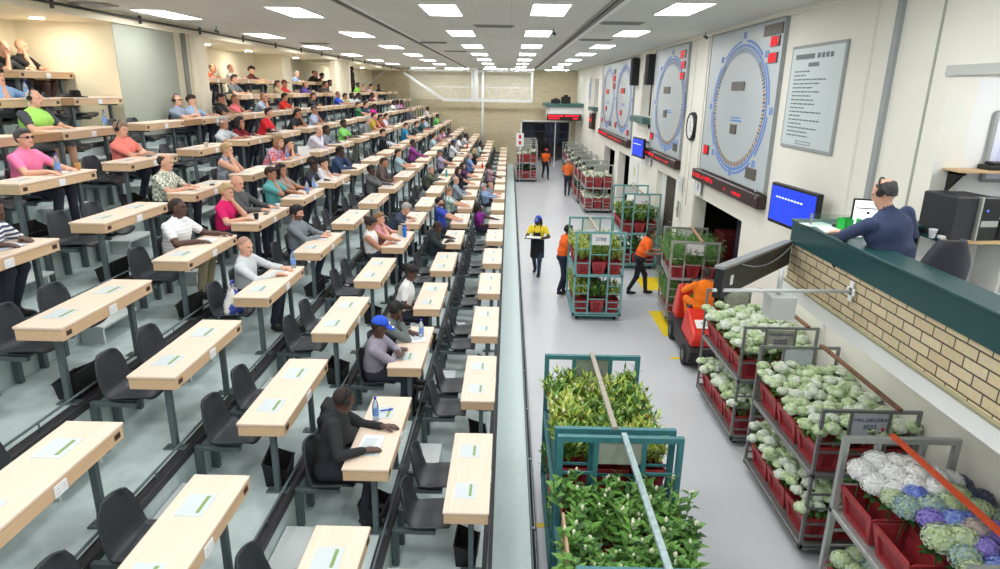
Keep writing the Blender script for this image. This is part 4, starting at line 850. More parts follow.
# carrier bag on a chair
b = MB(); pts = []; N = 16
for j in range(7):
    for i in range(N):
        a = 2 * PI * i / N; v = j / 6; rr_ = (0.16 - 0.10 * v ** 1.5) * (1 + 0.10 * math.sin(3 * a + j)); pts.append((rr_ * 0.75 * math.cos(a), rr_ * math.sin(a), 0.30 * v + 0.02 * math.sin(5 * a) * v))
b.add(pts, [(j * N + i, j * N + (i + 1) % N, (j + 1) * N + (i + 1) % N, (j + 1) * N + i) for j in range(6) for i in range(N)] + [tuple(reversed(range(N)))], 0, True)
b.bar((0, -0.04, 0.28), (0.0, -0.07, 0.40), 0.03, 0.01); b.bar((0, -0.07, 0.40), (0, 0.05, 0.39), 0.03, 0.01); b.bar((0, 0.05, 0.39), (0, 0.04, 0.28), 0.03, 0.01)
tag(b.build('carrier_bag', ramp_mat('blue_white_plastic', [(0.93, 0.92, 0.9), (0.93, 0.92, 0.9), (0.2, 0.3, 0.72)], scale=9, rough=0.4, pos=[0.3, 0.5, 0.56]), loc=(Xr(3) + CX, seat_y(3, 1, 0), Zp(3) + 0.455)), 'blue and white plastic carrier bag on a chair in the fourth tier', 'bag')
PEOPLE = [
(1,0,0,(0.12,0.13,1.19),'shaved','k','b',(0.145, 0.16, 0.17),'m','desk','deskfar',{'headset': 1, 'trouser': (0.12, 0.13, 0.17), 'lean': 1},'black jacket and headset reaching across the desk to a bottle'),
(1,1,0,(0.07,-0.06,1.17),'cap','k','b',(0.6, 0.58, 0.64),'l','cross','cross',{'cap': (0.16, 0.35, 0.85)},'bright blue cap and lilac-grey shirt leaning on folded arms'),
(1,1,1,(0.16,-0.05,1.16),'short','k','b',(0.42, 0.455, 0.455),'l','chin','desk',{'lean': 1},'grey hooded top slumped over the desk next to the blue cap'),
(1,2,0,(0.12,0.10,1.21),'bun','k','b',(0.93, 0.93, 0.93),'s','lap','lap',{},'white T-shirt with dark hair tied back looking down'),
(3,1,1,(0.01,-0.06,1.15),'shaved','g','w',(0.8, 0.82, 0.835),'l','desk','desk',{'stripe': (0.25, 0.27, 0.3)},'pale grey sports top with a shaved head'),
(3,2,1,(-0.02,-0.01,1.18),'short','k','w',(0.5, 0.535, 0.565),'l','desk','desk',{'beard': 1, 'headset': 1},'grey long-sleeved shirt with dark beard and earpiece'),
(4,1,1,(0.05,0.02,1.20),'shaved','k','b',(0.93, 0.935, 0.94),'s','desk','deskfar',{'pat': 'stripe2', 'trouser': (0.62, 0.585, 0.47)},'white polo shirt and khaki trousers'),
(4,2,0,(0.04,-0.02,1.18),'short','bl','w',(0.86, 0.08, 0.42),'s','desk','chin',{},'magenta polo shirt with short blond hair'),
(4,2,1,(-0.06,0.01,1.21),'bald','g','w',(0.32, 0.335, 0.34),'l','desk','desk',{},'dark grey shirt with a bald head behind the magenta polo'),
(5,3,0,(0.06,-0.01,1.17),'short','bl','w',(0.62, 0.645, 0.69),'n','chin','chin',{'pat': 'spots'},'grey patterned sleeveless top, blond, hands at mouth'),
(5,2,0,(0.05,0.01,1.17),'balding','dk','w',(0.8, 0.82, 0.76),'s','desk','desk',{'pat': 'check'},'checked short-sleeved shirt'),
(5,0,1,(0.27,0.05,1.13),'short','k','b',(0.9, 0.9, 0.93),'s','desk','desk',{'pat': 'stripe'},'white and navy striped shirt cut by the left edge'),
(6,1,1,(0.02,-0.02,1.19),'short','dg','w',(0.96, 0.49, 0.67),'s','deskfar','desk',{'glasses': 1},'pink polo shirt with sunglasses on the head'),
(7,2,0,(0.03,0.00,1.21),'balding','g','w',(0.66, 0.9, 0.42),'s','desk','desk',{'headset': 1, 'trouser': (0.42, 0.44, 0.45)},'lime green polo shirt with dark sleeves'),
(6,2,1,(0.00,-0.07,1.18),'short','gb','w',(0.97, 0.545, 0.5),'s','cross','cross',{'headset': 1},'coral shirt with arms folded on the desk'),
(9,3,1,(-0.00,0.00,1.19),'bald','g','w',(0.12, 0.12, 0.13),'s','chin','desk',{'trouser': (0.36, 0.27, 0.26)},'black T-shirt, bald, fist at mouth'),
(9,3,0,(0.15,0.00,1.12),'balding','dg','w',(0.16, 0.18, 0.2),'s','chin','desk',{},'charcoal T-shirt leaning on a fist at the left edge'),
(8,2,1,(-0.05,0.00,1.09),'short','dk','w',(0.56, 0.73, 0.92),'s','chin','desk',{},'light blue shirt cut by the left edge'),
(7,4,0,(-0.05,0.00,1.11),'balding','gb','w',(0.55, 0.6, 0.67),'s','cross','cross',{'glasses': 1, 'headset': 1},'grey-blue shirt with glasses and headset in front of the pillar'),
(7,4,1,(-0.06,0.00,1.10),'short','dk','w',(0.64, 0.74, 0.86),'s','chin','desk',{},'pale blue blouse with short dark hair'),
(7,5,0,(-0.06,0.00,1.12),'short','k','m',(0.14, 0.16, 0.17),'s','desk','chin',{},'black polo shirt with short black hair'),
(7,5,1,(0.02,0.00,1.10),'shaved','k','m',(0.98, 0.5, 0.55),'s','cross','chin',{},'pink shirt with shaved head'),
(6,4,0,(0.01,-0.05,1.07),'curly','g','m',(0.75, 0.78, 0.8),'s','desk','desk',{},'pale grey top with grey curly hair'),
(6,4,1,(0.10,-0.05,1.08),'long','k','m',(0.46, 0.07, 0.13),'l','chin','desk',{'glasses': 1},'dark red cardigan with long black hair'),
(6,5,0,(0.18,0.05,1.23),'short','dk','w',(0.9, 0.16, 0.2),'l','cross','cross',{},'red and black jacket with arms folded'),
(7,6,0,(0.20,0.00,1.14),'shaved','gb','m',(0.58, 0.645, 0.71),'s','chin','desk',{},'grey-blue shirt with hand over the face'),
(7,7,0,(0.04,0.00,1.11),'short','k','m',(0.88, 0.2, 0.16),'s','desk','desk',{},'red football shirt'),
(9,6,1,(0.36,0.00,1.03),'balding','dk','m',(0.72, 0.28, 0.17),'s','desk','desk',{},'rust red shirt at the end of the top tier'),
(9,7,1,(-0.04,0.00,1.09),'shaved','gb','w',(0.92, 0.91, 0.91),'s','chin','desk',{},'white shirt, hand on chin'),
(8,6,1,(0.05,0.00,1.18),'short','dk','w',(0.44, 0.46, 0.475),'s','desk','desk',{},'dark grey T-shirt'),
(9,8,0,(0.05,0.00,1.06),'curly','k','w',(0.36, 0.15, 0.16),'l','desk','desk',{},'maroon top with dark curly hair'),
(9,9,0,(0.10,0.00,1.04),'short','dk','w',(0.38, 0.375, 0.34),'s','desk','desk',{},'olive camouflage shirt'),
(8,8,0,(-0.01,0.00,1.07),'short','dk','m',(0.63, 0.57, 0.45),'l','chin','desk',{},'khaki shirt'),
(8,8,1,(0.01,0.00,1.08),'cap','k','m',(0.75, 0.14, 0.18),'s','desk','desk',{'cap': (0.35, 0.12, 0.12)},'red shirt with dark cap'),
(9,10,0,(0.19,0.00,1.06),'short','g','w',(0.55, 0.65, 0.8),'l','desk','desk',{},'light blue shirt with grey hair beside the pilaster'),
(8,9,1,(0.08,0.00,1.07),'balding','dk','w',(0.44, 0.36, 0.78),'s','desk','desk',{},'violet shirt'),
(9,11,0,(0.27,0.00,1.14),'balding','dk','w',(0.2, 0.25, 0.19),'l','chin','desk',{},'dark green jumper rubbing the face'),
(9,11,1,(0.40,0.00,1.04),'short','k','w',(0.44, 0.36, 0.3),'l','desk','desk',{},'brown jacket at the end of the top tier desks'),
(7,8,1,(0.09,0.00,1.11),'short','dk','m',(0.13, 0.14, 0.16),'s','cross','cross',{},'black shirt with arms on the desk'),
(8,10,0,(0.42,0.00,1.11),'short','k','m',(0.22, 0.2, 0.18),'l','desk','desk',{},'dark brown jacket'),
(8,10,1,(0.42,0.00,1.16),'short','k','b',(0.25, 0.25, 0.26),'l','desk','desk',{},'charcoal jumper by the white ribbed pillar'),
(6,6,0,(0.19,0.06,1.15),'short','k','m',(0.12, 0.13, 0.15),'s','desk','chin',{},'black T-shirt with hand at cheek'),
(6,7,0,(0.06,-0.05,1.17),'cap','k','m',(0.74, 0.79, 0.9),'s','desk','chin',{'cap': (0.33, 0.35, 0.36)},'white-blue shirt with grey cap'),
(7,10,0,(0.02,0.00,1.15),'shaved','k','m',(0.12, 0.33, 0.85),'s','desk','desk',{},'royal blue shirt'),
(7,10,1,(0.14,0.00,1.07),'short','k','m',(0.63, 0.6, 0.45),'s','desk','desk',{},'sand-coloured shirt'),
(7,11,0,(0.07,0.00,1.08),'long','k','b',(0.86, 0.885, 0.9),'s','desk','desk',{},'white top with long dark hair'),
(7,11,1,(0.23,0.00,1.05),'curly','k','b',(0.9, 0.91, 0.93),'s','desk','desk',{},'white blouse with dark curly hair'),
(8,13,1,(0.11,0.00,1.12),'short','k','b',(0.53, 0.82, 0.3),'s','desk','desk',{},'lime green top'),
(8,14,0,(0.08,0.00,1.07),'shaved','k','w',(0.88, 0.66, 0.64),'s','desk','desk',{},'pale pink shirt'),
(8,14,1,(0.32,0.00,1.06),'short','dk','w',(0.8, 0.72, 0.78),'s','desk','desk',{},'lilac-pink shirt'),
(8,16,0,(0.04,0.00,1.07),'short','k','b',(0.17, 0.18, 0.19),'l','desk','desk',{},'black jumper at the far end'),
(7,13,0,(0.06,0.00,1.07),'short','k','b',(0.38, 0.22, 0.22),'s','desk','desk',{},'dark maroon shirt'),
(7,13,1,(0.13,0.00,1.06),'shaved','k','w',(0.85, 0.72, 0.68),'s','desk','desk',{},'salmon shirt'),
(6,10,0,(-0.10,0.06,1.17),'short','dk','w',(0.25, 0.52, 0.35),'s','desk','desk',{},'bottle green shirt'),
(6,10,1,(0.09,0.08,1.18),'short','k','w',(0.16, 0.22, 0.32),'s','desk','desk',{},'navy T-shirt'),
(6,11,0,(0.14,0.05,1.05),'short','k','b',(0.9, 0.12, 0.62),'s','desk','desk',{},'fuchsia top'),
(6,13,1,(0.13,0.07,1.13),'short','k','b',(0.95, 0.95, 0.95),'s','desk','desk',{},'bright white shirt'),
(6,14,0,(0.09,-0.15,1.14),'short','k','b',(0.7, 0.66, 0.74),'s','desk','desk',{},'mauve shirt'),
(6,14,1,(0.19,-0.04,1.12),'short','k','b',(0.82, 0.45, 0.75),'s','desk','desk',{},'pink and lilac shirt'),
(5,7,0,(0.03,0.01,1.20),'short','k','b',(0.55, 0.86, 0.45),'s','desk','desk',{'trouser': (0.44, 0.44, 0.38)},'light green polo shirt'),
(5,9,0,(0.11,-0.03,1.27),'short','dk','w',(0.78, 0.68, 0.28),'s','desk','chin',{},'mustard and black shirt'),
(5,9,1,(0.22,0.01,1.18),'short','k','m',(0.7, 0.2, 0.18),'s','desk','chin',{},'brick red shirt'),
(5,10,0,(0.18,-0.05,1.17),'short','dk','w',(0.85, 0.85, 0.88),'s','desk','desk',{},'off-white shirt'),
(5,8,1,(0.22,0.07,1.20),'short','g','w',(0.47, 0.5, 0.5),'l','desk','desk',{},'grey jumper with grey hair'),
(5,5,1,(0.29,0.10,1.20),'balding','g','w',(0.86, 0.855, 0.91),'l','chin','desk',{},'white shirt with thinning hair, hand on cheek'),
(5,6,0,(0.08,0.01,1.13),'short','k','b',(0.5, 0.52, 0.58),'l','desk','desk',{},'slate shirt partly behind the white shirt'),
(4,8,0,(-0.06,0.03,1.23),'short','k','w',(0.15, 0.16, 0.2),'n','desk','desk',{},'dark waistcoat over white shirt'),
(4,10,0,(0.06,0.07,1.23),'short','dk','w',(0.1, 0.55, 0.75),'s','desk','desk',{},'turquoise blue shirt'),
(4,5,0,(0.11,0.02,1.19),'short','k','b',(0.2, 0.28, 0.43),'l','desk','chin',{},'dark blue shirt leaning on a hand'),
(3,7,0,(-0.07,0.00,1.18),'short','dk','w',(0.66, 0.77, 0.8),'s','desk','desk',{},'pale blue T-shirt'),
(3,8,1,(-0.03,0.07,1.26),'short','k','b',(0.6, 0.25, 0.58),'l','desk','desk',{},'purple shirt'),
(3,5,1,(0.15,0.14,1.27),'short','dk','m',(0.36, 0.3, 0.28),'l','desk','desk',{'lean': 1},'brown shirt bending forward'),
(3,5,0,(-0.02,-0.02,1.17),'short','k','b',(0.39, 0.405, 0.41),'l','chin','desk',{},'grey suit jacket, chin on hand'),
(2,7,0,(0.07,-0.06,1.14),'short','g','w',(0.36, 0.39, 0.32),'l','chin','desk',{},'olive jacket with grey hair'),
(2,9,0,(-0.10,0.02,1.21),'cap','k','m',(0.72, 0.65, 0.76),'s','desk','desk',{'cap': (0.3, 0.38, 0.36)},'lilac shirt with dark cap'),
(1,7,0,(-0.03,0.02,1.21),'balding','g','w',(0.58, 0.635, 0.69),'l','desk','desk',{},'grey-blue shirt with balding head'),
(1,6,0,(-0.06,-0.01,1.18),'short','db','w',(0.62, 0.75, 0.72),'s','deskfar','desk',{'pat': 'spots2'},'green and white patterned blouse'),
(1,5,0,(-0.11,0.05,1.24),'short','k','w',(0.2, 0.31, 0.72),'s','desk','desk',{'beard': 1},'blue polo shirt with dark beard'),
(2,4,0,(0.30,-0.13,1.06),'short','g','w',(0.24, 0.28, 0.37),'s','desk','desk',{'lean': 1},'dark navy T-shirt with grey hair bending over the desk'),
(1,9,0,(-0.12,-0.02,1.18),'long','dk','w',(0.3, 0.2, 0.36),'s','desk','desk',{},'deep purple top with long brown hair'),
(1,10,1,(-0.00,0.07,1.27),'short','g','w',(0.47, 0.6, 0.84),'s','desk','desk',{},'sky blue shirt with grey hair'),
(1,8,0,(-0.12,0.08,1.26),'long','dk','w',(0.17, 0.16, 0.19),'s','desk','desk',{},'black top with long brown hair'),
(0,8,0,(-0.12,-0.11,1.14),'short','g','w',(0.58, 0.67, 0.82),'l','desk','desk',{},'light blue shirt with grey hair'),
(0,8,1,(0.11,-0.05,1.11),'shaved','g','w',(0.52, 0.55, 0.6),'s','desk','desk',{},'grey shirt next to the light blue shirt'),
(0,10,1,(-0.10,0.10,1.27),'curly','k','b',(0.75, 0.6, 0.66),'s','desk','desk',{},'dusty pink top with dark curly hair'),
(1,12,0,(0.01,-0.02,1.16),'long','bl','w',(0.15, 0.15, 0.17),'s','desk','desk',{},'black top with long blond hair'),
(1,13,1,(0.16,0.05,1.23),'short','k','b',(0.72, 0.8, 0.8),'s','desk','desk',{},'pale mint shirt'),
(2,11,0,(0.02,0.07,1.26),'cap','k','b',(0.86, 0.87, 0.89),'l','desk','desk',{'cap': (0.18, 0.2, 0.45)},'white shirt with navy cap'),
(2,12,1,(0.13,0.08,1.27),'short','k','b',(0.93, 0.93, 0.93),'s','desk','desk',{},'white shirt with black hair'),
(2,14,0,(0.17,0.00,1.14),'short','k','b',(0.82, 0.8, 0.84),'s','desk','desk',{},'pale lilac shirt'),
(3,11,0,(0.10,-0.08,1.11),'short','dk','w',(0.7, 0.79, 0.84),'s','desk','desk',{},'powder blue T-shirt'),
(3,12,0,(0.21,-0.02,1.16),'short','dk','m',(0.68, 0.52, 0.55),'s','desk','desk',{},'rose-brown shirt'),
(0,6,0,(-0.11,-0.02,1.18),'long','k','b',(0.52, 0.12, 0.54),'s','lap','desk',{},'purple top with long dark hair'),
(1,4,0,(0.10,-0.16,1.09),'shaved','k','b',(0.165, 0.21, 0.215),'l','desk','desk',{'lean': 1},'dark green hooded jacket writing at the desk'),
(5,4,0,(0.25,0.02,1.14),'long','db','w',(0.82, 0.55, 0.6),'l','desk','desk',{'pat': 'spots3'},'colourful red and lilac blouse with wavy hair'),
(5,4,1,(0.28,-0.06,1.06),'short','k','w',(0.42, 0.2, 0.25),'s','chin','desk',{},'wine red shirt behind the colourful blouse'),
(4,3,0,(-0.06,-0.02,1.18),'short','dk','m',(0.36, 0.66, 0.67),'s','chin','desk',{'watch': 1},'teal T-shirt with hand on cheek'),
(4,3,1,(-0.08,-0.06,1.17),'long','k','m',(0.56, 0.53, 0.5),'s','chin','desk',{},'beige top holding a phone to the ear'),
(4,4,0,(0.09,-0.07,1.12),'curly','k','b',(0.2, 0.22, 0.24),'n','desk','chin',{},'dark waistcoat over a pale shirt with big curly hair'),
(4,4,1,(0.15,-0.12,1.08),'short','k','w',(0.9, 0.9, 0.92),'s','chin','desk',{},'white shirt, arm raised beside the curly hair'),
(2,3,0,(-0.03,-0.09,1.15),'bun','dk','m',(0.95, 0.945, 0.94),'n','desk','desk',{'headset': 1},'white sleeveless blouse with brown hair tied back'),
(2,3,1,(0.01,-0.09,1.12),'short','db','w',(0.8, 0.56, 0.6),'s','chin','desk',{},'pink patterned shirt next to the white blouse'),
(3,13,0,(0.08,-0.03,1.15),'short','k','b',(0.84, 0.64, 0.82),'s','desk','desk',{},'lilac-pink polo'),
(3,13,1,(0.29,-0.02,1.06),'short','k','b',(0.23, 0.22, 0.24),'l','desk','desk',{},'black cardigan'),
(4,15,1,(0.13,-0.05,1.18),'short','k','b',(0.42, 0.78, 0.38),'s','desk','desk',{},'grass green shirt at the far end'),
(5,16,1,(0.20,-0.04,1.08),'short','k','b',(0.94, 0.94, 0.94),'s','desk','desk',{},'white shirt at the far end'),
(4,13,0,(0.13,-0.03,1.23),'cap','k','b',(0.7, 0.78, 0.86),'s','desk','desk',{'cap': (0.22, 0.36, 0.42)},'ice blue shirt with teal cap'),
(4,12,1,(0.12,-0.01,1.20),'short','k','m',(0.14, 0.32, 0.36),'s','desk','desk',{},'petrol blue shirt'),
(4,11,1,(0.11,0.04,1.16),'short','dk','w',(0.33, 0.36, 0.375),'l','desk','desk',{},'dark grey jacket'),
(5,13,1,(0.12,0.00,1.27),'short','g','w',(0.37, 0.36, 0.42),'l','desk','desk',{'lean': 1},'grey suit stooping forward'),
]
# ------------------------------------------------------------------ people: one continuous surface each, grown from rounded limbs
class SDF:
    def __init__(s, lo, hi, h):
        s.h = h; s.lo = np.array(lo, float); s.n = np.ceil((np.array(hi) - s.lo) / h).astype(int) + 1
        s.d = np.full(s.n, 0.4, np.float32); s.best = np.full(s.n, 9.0, np.float32); s.lab = np.zeros(s.n, np.int8)
        s.ax = [s.lo[i] + h * np.arange(s.n[i]) for i in range(3)]
    def _sub(s, a, b, pad):
        i0 = np.maximum(0, np.floor((np.minimum(a, b) - pad - s.lo) / s.h).astype(int)); i1 = np.minimum(s.n, np.ceil((np.maximum(a, b) + pad - s.lo) / s.h).astype(int) + 1)
        if np.any(i1 <= i0): return None
        sl = tuple(slice(i0[i], i1[i]) for i in range(3))
        return sl, np.meshgrid(*[s.ax[i][i0[i]:i1[i]] for i in range(3)], indexing='ij', sparse=True)
    def _put(s, sl, p, k, lab, bias):
        d = s.d[sl]
        if k > 0:
            hh = np.maximum(k - np.abs(d - p), 0) / k; s.d[sl] = np.minimum(d, p) - hh * hh * k * 0.25
        else: s.d[sl] = np.minimum(d, p)
        q = p - bias; m = q < s.best[sl]; s.best[sl][m] = q[m]; s.lab[sl][m] = lab
    def cone(s, a, b, r0, r1, lab, k=0.03, bias=0.0):
        a = np.array(a, float); b = np.array(b, float); r = max(r0, r1)
        g = s._sub(a, b, r + k + 3 * s.h)
        if g is None: return
        sl, (X, Y, Z) = g; ab = b - a; L2 = float(ab @ ab) + 1e-9
        t = np.clip(((X - a[0]) * ab[0] + (Y - a[1]) * ab[1] + (Z - a[2]) * ab[2]) / L2, 0, 1)
        p = np.sqrt((X - a[0] - t * ab[0]) ** 2 + (Y - a[1] - t * ab[1]) ** 2 + (Z - a[2] - t * ab[2]) ** 2) - (r0 + (r1 - r0) * t)
        s._put(sl, p.astype(np.float32), k, lab, bias)
    def ell(s, c, rad, M, lab, k=0.03, bias=0.0, cut=None):
        c = np.array(c, float); rad = np.array(rad, float); r = rad.max()
        g = s._sub(c, c, r + k + 3 * s.h)
        if g is None: return
        sl, (X, Y, Z) = g; X = X - c[0]; Y = Y - c[1]; Z = Z - c[2]
        u = [M[0][i] * X + M[1][i] * Y + M[2][i] * Z for i in range(3)]
        k0 = np.sqrt(sum((u[i] / rad[i]) ** 2 for i in range(3))); k1 = np.sqrt(sum((u[i] / rad[i] ** 2) ** 2 for i in range(3))) + 1e-6
        p = k0 * (k0 - 1) / k1
        if cut is not None:
            for nx, ny, nz, off in cut: p = np.maximum(p, nx * u[0] + ny * u[1] + nz * u[2] - off)
        s._put(sl, p.astype(np.float32), k, lab, bias)
    def mesh(s):
        d = s.d; neg = d < 0; nx, ny, nz = d.shape
        cnt = np.zeros((nx - 1, ny - 1, nz - 1), np.int8)
        for i in (0, 1):
            for j in (0, 1):
                for k in (0, 1): cnt += neg[i:nx - 1 + i, j:ny - 1 + j, k:nz - 1 + k]
        ii = np.argwhere((cnt > 0) & (cnt < 8)); idx = np.full(cnt.shape, -1, np.int32); idx[tuple(ii.T)] = np.arange(len(ii))
        acc = np.zeros((len(ii), 3)); num = np.zeros(len(ii)); cor = [(i, j, k) for i in (0, 1) for j in (0, 1) for k in (0, 1)]
        val = {c: d[ii[:, 0] + c[0], ii[:, 1] + c[1], ii[:, 2] + c[2]] for c in cor}
        for c in cor:
            for a in range(3):
                if c[a] == 0:
                    e = list(c); e[a] = 1; e = tuple(e); va, vb = val[c], val[e]; m = (va < 0) != (vb < 0)
                    t = np.where(m, va / (va - vb + 1e-12), 0)
                    for q in range(3): acc[:, q] += m * (c[q] + (t if q == a else 0))
                    num += m
        v = s.lo + s.h * (ii + acc / num[:, None])
        lab = s.lab[tuple(np.minimum(np.round((v - s.lo) / s.h).astype(int), s.n - 1).T)]
        F = []
        for a in range(3):
            b, c = (a + 1) % 3, (a + 2) % 3
            s0 = [slice(None)] * 3; s1 = [slice(None)] * 3; s0[a] = slice(0, -1); s1[a] = slice(1, None)
            f = neg[tuple(s0)] != neg[tuple(s1)]; e = np.argwhere(f); ok = (e[:, b] > 0) & (e[:, c] > 0) & (e[:, b] < d.shape[b] - 1) & (e[:, c] < d.shape[c] - 1); e = e[ok]
            sgn = neg[tuple(e.T)]
            def cell(db, dc):
                q = e.copy(); q[:, b] += db; q[:, c] += dc; return idx[tuple(q.T)]
            q = np.stack([cell(-1, -1), cell(0, -1), cell(0, 0), cell(-1, 0)], 1)
            q[~sgn] = q[~sgn][:, ::-1]; F.append(q)
        return v, np.concatenate(F), lab
def np_mesh(name, v, f, mats, mi=None):
    me = bpy.data.meshes.new(name); me.vertices.add(len(v)); me.vertices.foreach_set('co', np.asarray(v, np.float32).ravel())
    me.loops.add(len(f) * 4); me.loops.foreach_set('vertex_index', f.astype(np.int32).ravel())
    me.polygons.add(len(f)); me.polygons.foreach_set('loop_start', np.arange(0, len(f) * 4, 4, dtype=np.int32))
    try: me.polygons.foreach_set('loop_total', np.full(len(f), 4, np.int32))
    except Exception: pass
    for m in mats: me.materials.append(m)
    if mi is not None: me.polygons.foreach_set('material_index', mi.astype(np.int32))
    me.polygons.foreach_set('use_smooth', np.ones(len(f), bool)); me.update(calc_edges=True); me.validate(); return me
SKIN = {'w': mat('skin_fair', (0.86, 0.655, 0.555), rough=0.55, var=0.05, scale=14), 'm': mat('skin_tan', (0.70, 0.49, 0.385), rough=0.55, var=0.05, scale=14), 'b': mat('skin_dark', (0.335, 0.225, 0.185), rough=0.5, var=0.07, scale=14)}
HAIR = {'k': mat('hair_black', (0.085, 0.075, 0.075), rough=0.7, var=0.3, scale=90), 'dk': mat('hair_dark_brown', (0.20, 0.145, 0.12), rough=0.7, var=0.3, scale=90), 'db': mat('hair_light_brown', (0.55, 0.42, 0.30), rough=0.7, var=0.2, scale=90),
        'bl': mat('hair_blond', (0.74, 0.62, 0.46), rough=0.65, var=0.3, scale=45), 'g': mat('hair_grey', (0.66, 0.65, 0.64), rough=0.7, var=0.15, scale=90), 'gb': mat('hair_grey_brown', (0.56, 0.48, 0.41), rough=0.7, var=0.2, scale=90), 'dg': mat('hair_dark_grey', (0.27, 0.265, 0.265), rough=0.7, var=0.2, scale=90)}
m_eye = mat('eye_dark', (0.10, 0.075, 0.07), rough=0.3); m_lip = mat('lip', (0.62, 0.34, 0.32), rough=0.5); m_lipd = mat('lip_dark', (0.27, 0.14, 0.13), rough=0.5)
def cmat(rgb, kind='cloth'):
    return mat('%s_%02x%02x%02x' % ((kind,) + tuple(int(255 * x) for x in rgb)), rgb, rough=0.85, var=0.06, scale=18, bump=0.15)
SKN, TOP, TRO, SHO, TOP2, EYE, LIP, BRD = 1, 2, 3, 4, 5, 6, 7, 8
V = lambda *a: np.array(a, float)
def basis(fwd, up=(0, 0, 1)):
    x = np.array(fwd, float); x /= np.linalg.norm(x); y = np.cross(up, x); y /= np.linalg.norm(y); z = np.cross(x, y)
    return np.stack([x, y, z], 1)      # columns: forward, left, up
def ik(S, T, l1, l2, hint):
    S = np.array(S, float); T = np.array(T, float); d = T - S; L_ = np.linalg.norm(d)
    if L_ > (l1 + l2) * 0.995: T = S + d / L_ * (l1 + l2) * 0.995; d = T - S; L_ = np.linalg.norm(d)
    a = (l1 * l1 - l2 * l2 + L_ * L_) / (2 * L_); hgt = math.sqrt(max(0, l1 * l1 - a * a)); u = d / L_
    hnt = np.array(hint, float); hnt = hnt - u * (hnt @ u); hnt /= np.linalg.norm(hnt) + 1e-9
    return S + u * a + hnt * hgt, T
def hand(s, wr, dirv, pal, side, lab, fine, curl=0.35):
    """palm, five unequal fingers; dirv = towards the fingertips, pal = palm normal, side = towards the thumb"""
    d = np.array(dirv, float); d /= np.linalg.norm(d); p = np.array(pal, float); p -= d * (p @ d); p /= np.linalg.norm(p) + 1e-9
    t = np.cross(p, d); t = t if t @ np.array(side, float) > 0 else -t
    c = wr + d * 0.045; M = np.stack([d, t, p], 1)
    s.ell(c, (0.055, 0.042, 0.019), M, lab, 0.015)
    r = 0.0095 if fine == 2 else 0.0115
    if fine == 0:
        s.ell(wr + d * 0.115 + p * 0.01, (0.05, 0.034, 0.016), M, lab, 0.015); s.cone(wr + d * 0.03 + t * 0.03, wr + d * 0.075 + t * 0.06, 0.016, 0.013, lab, 0.01); return
    for i, (off, ln) in enumerate(((0.030, 0.072), (0.010, 0.082), (-0.010, 0.076), (-0.030, 0.058))):
        a = wr + d * 0.082 + t * off; sp = d + t * off * 2.2
        b = a + sp * ln * 0.5 + p * ln * curl * 0.35; e = b + sp * ln * 0.42 + p * ln * curl * 0.75
        s.cone(a, b, r * 1.05, r, lab, 0.006); s.cone(b, e, r, r * 0.85, lab, 0.004)
    a = wr + d * 0.025 + t * 0.032; b = a + d * 0.032 + t * 0.026 + p * 0.012; e = b + d * 0.032 + t * 0.008 + p * 0.012
    s.cone(a, b, 0.0135, 0.0115, lab, 0.01); s.cone(b, e, 0.0115, 0.009, lab, 0.004)
def build_head(s, Hc, M, fine, k=0.02):
    P = lambda x, y, z: Hc + M @ V(x, y, z)
    s.ell(P(-0.012, 0, 0.018), (0.098, 0.078, 0.098), M, SKN, 0.02)
    s.ell(P(0.028, 0, -0.052), (0.062, 0.058, 0.068), M, SKN, 0.04)
    s.cone(P(0.068, -0.018, -0.088), P(0.068, 0.018, -0.088), 0.022, 0.022, SKN, 0.03)
    if fine:
        s.cone(P(0.086, 0, 0.008), P(0.104, 0, -0.032), 0.010, 0.015, SKN, 0.016)
        s.cone(P(0.094, -0.012, -0.036), P(0.094, 0.012, -0.036), 0.010, 0.010, SKN, 0.010)
        s.cone(P(0.078, -0.042, 0.022), P(0.084, -0.012, 0.020), 0.010, 0.010, SKN, 0.015); s.cone(P(0.078, 0.042, 0.022), P(0.084, 0.012, 0.020), 0.010, 0.010, SKN, 0.015)
        s.cone(P(0.082, -0.020, -0.066), P(0.082, 0.020, -0.066), 0.0095, 0.0095, SKN, 0.010)
    for y in (-1, 1): s.ell(P(-0.008, y * 0.078, -0.008), (0.020, 0.010, 0.032), M, SKN, 0.008)
STUB = {'w': mat('stubble_fair', (0.66, 0.52, 0.45), rough=0.7, var=0.12, scale=120), 'm': mat('stubble_tan', (0.42, 0.31, 0.26), rough=0.7, var=0.15, scale=120), 'b': mat('stubble_dark', (0.17, 0.125, 0.115), rough=0.7, var=0.15, scale=120)}
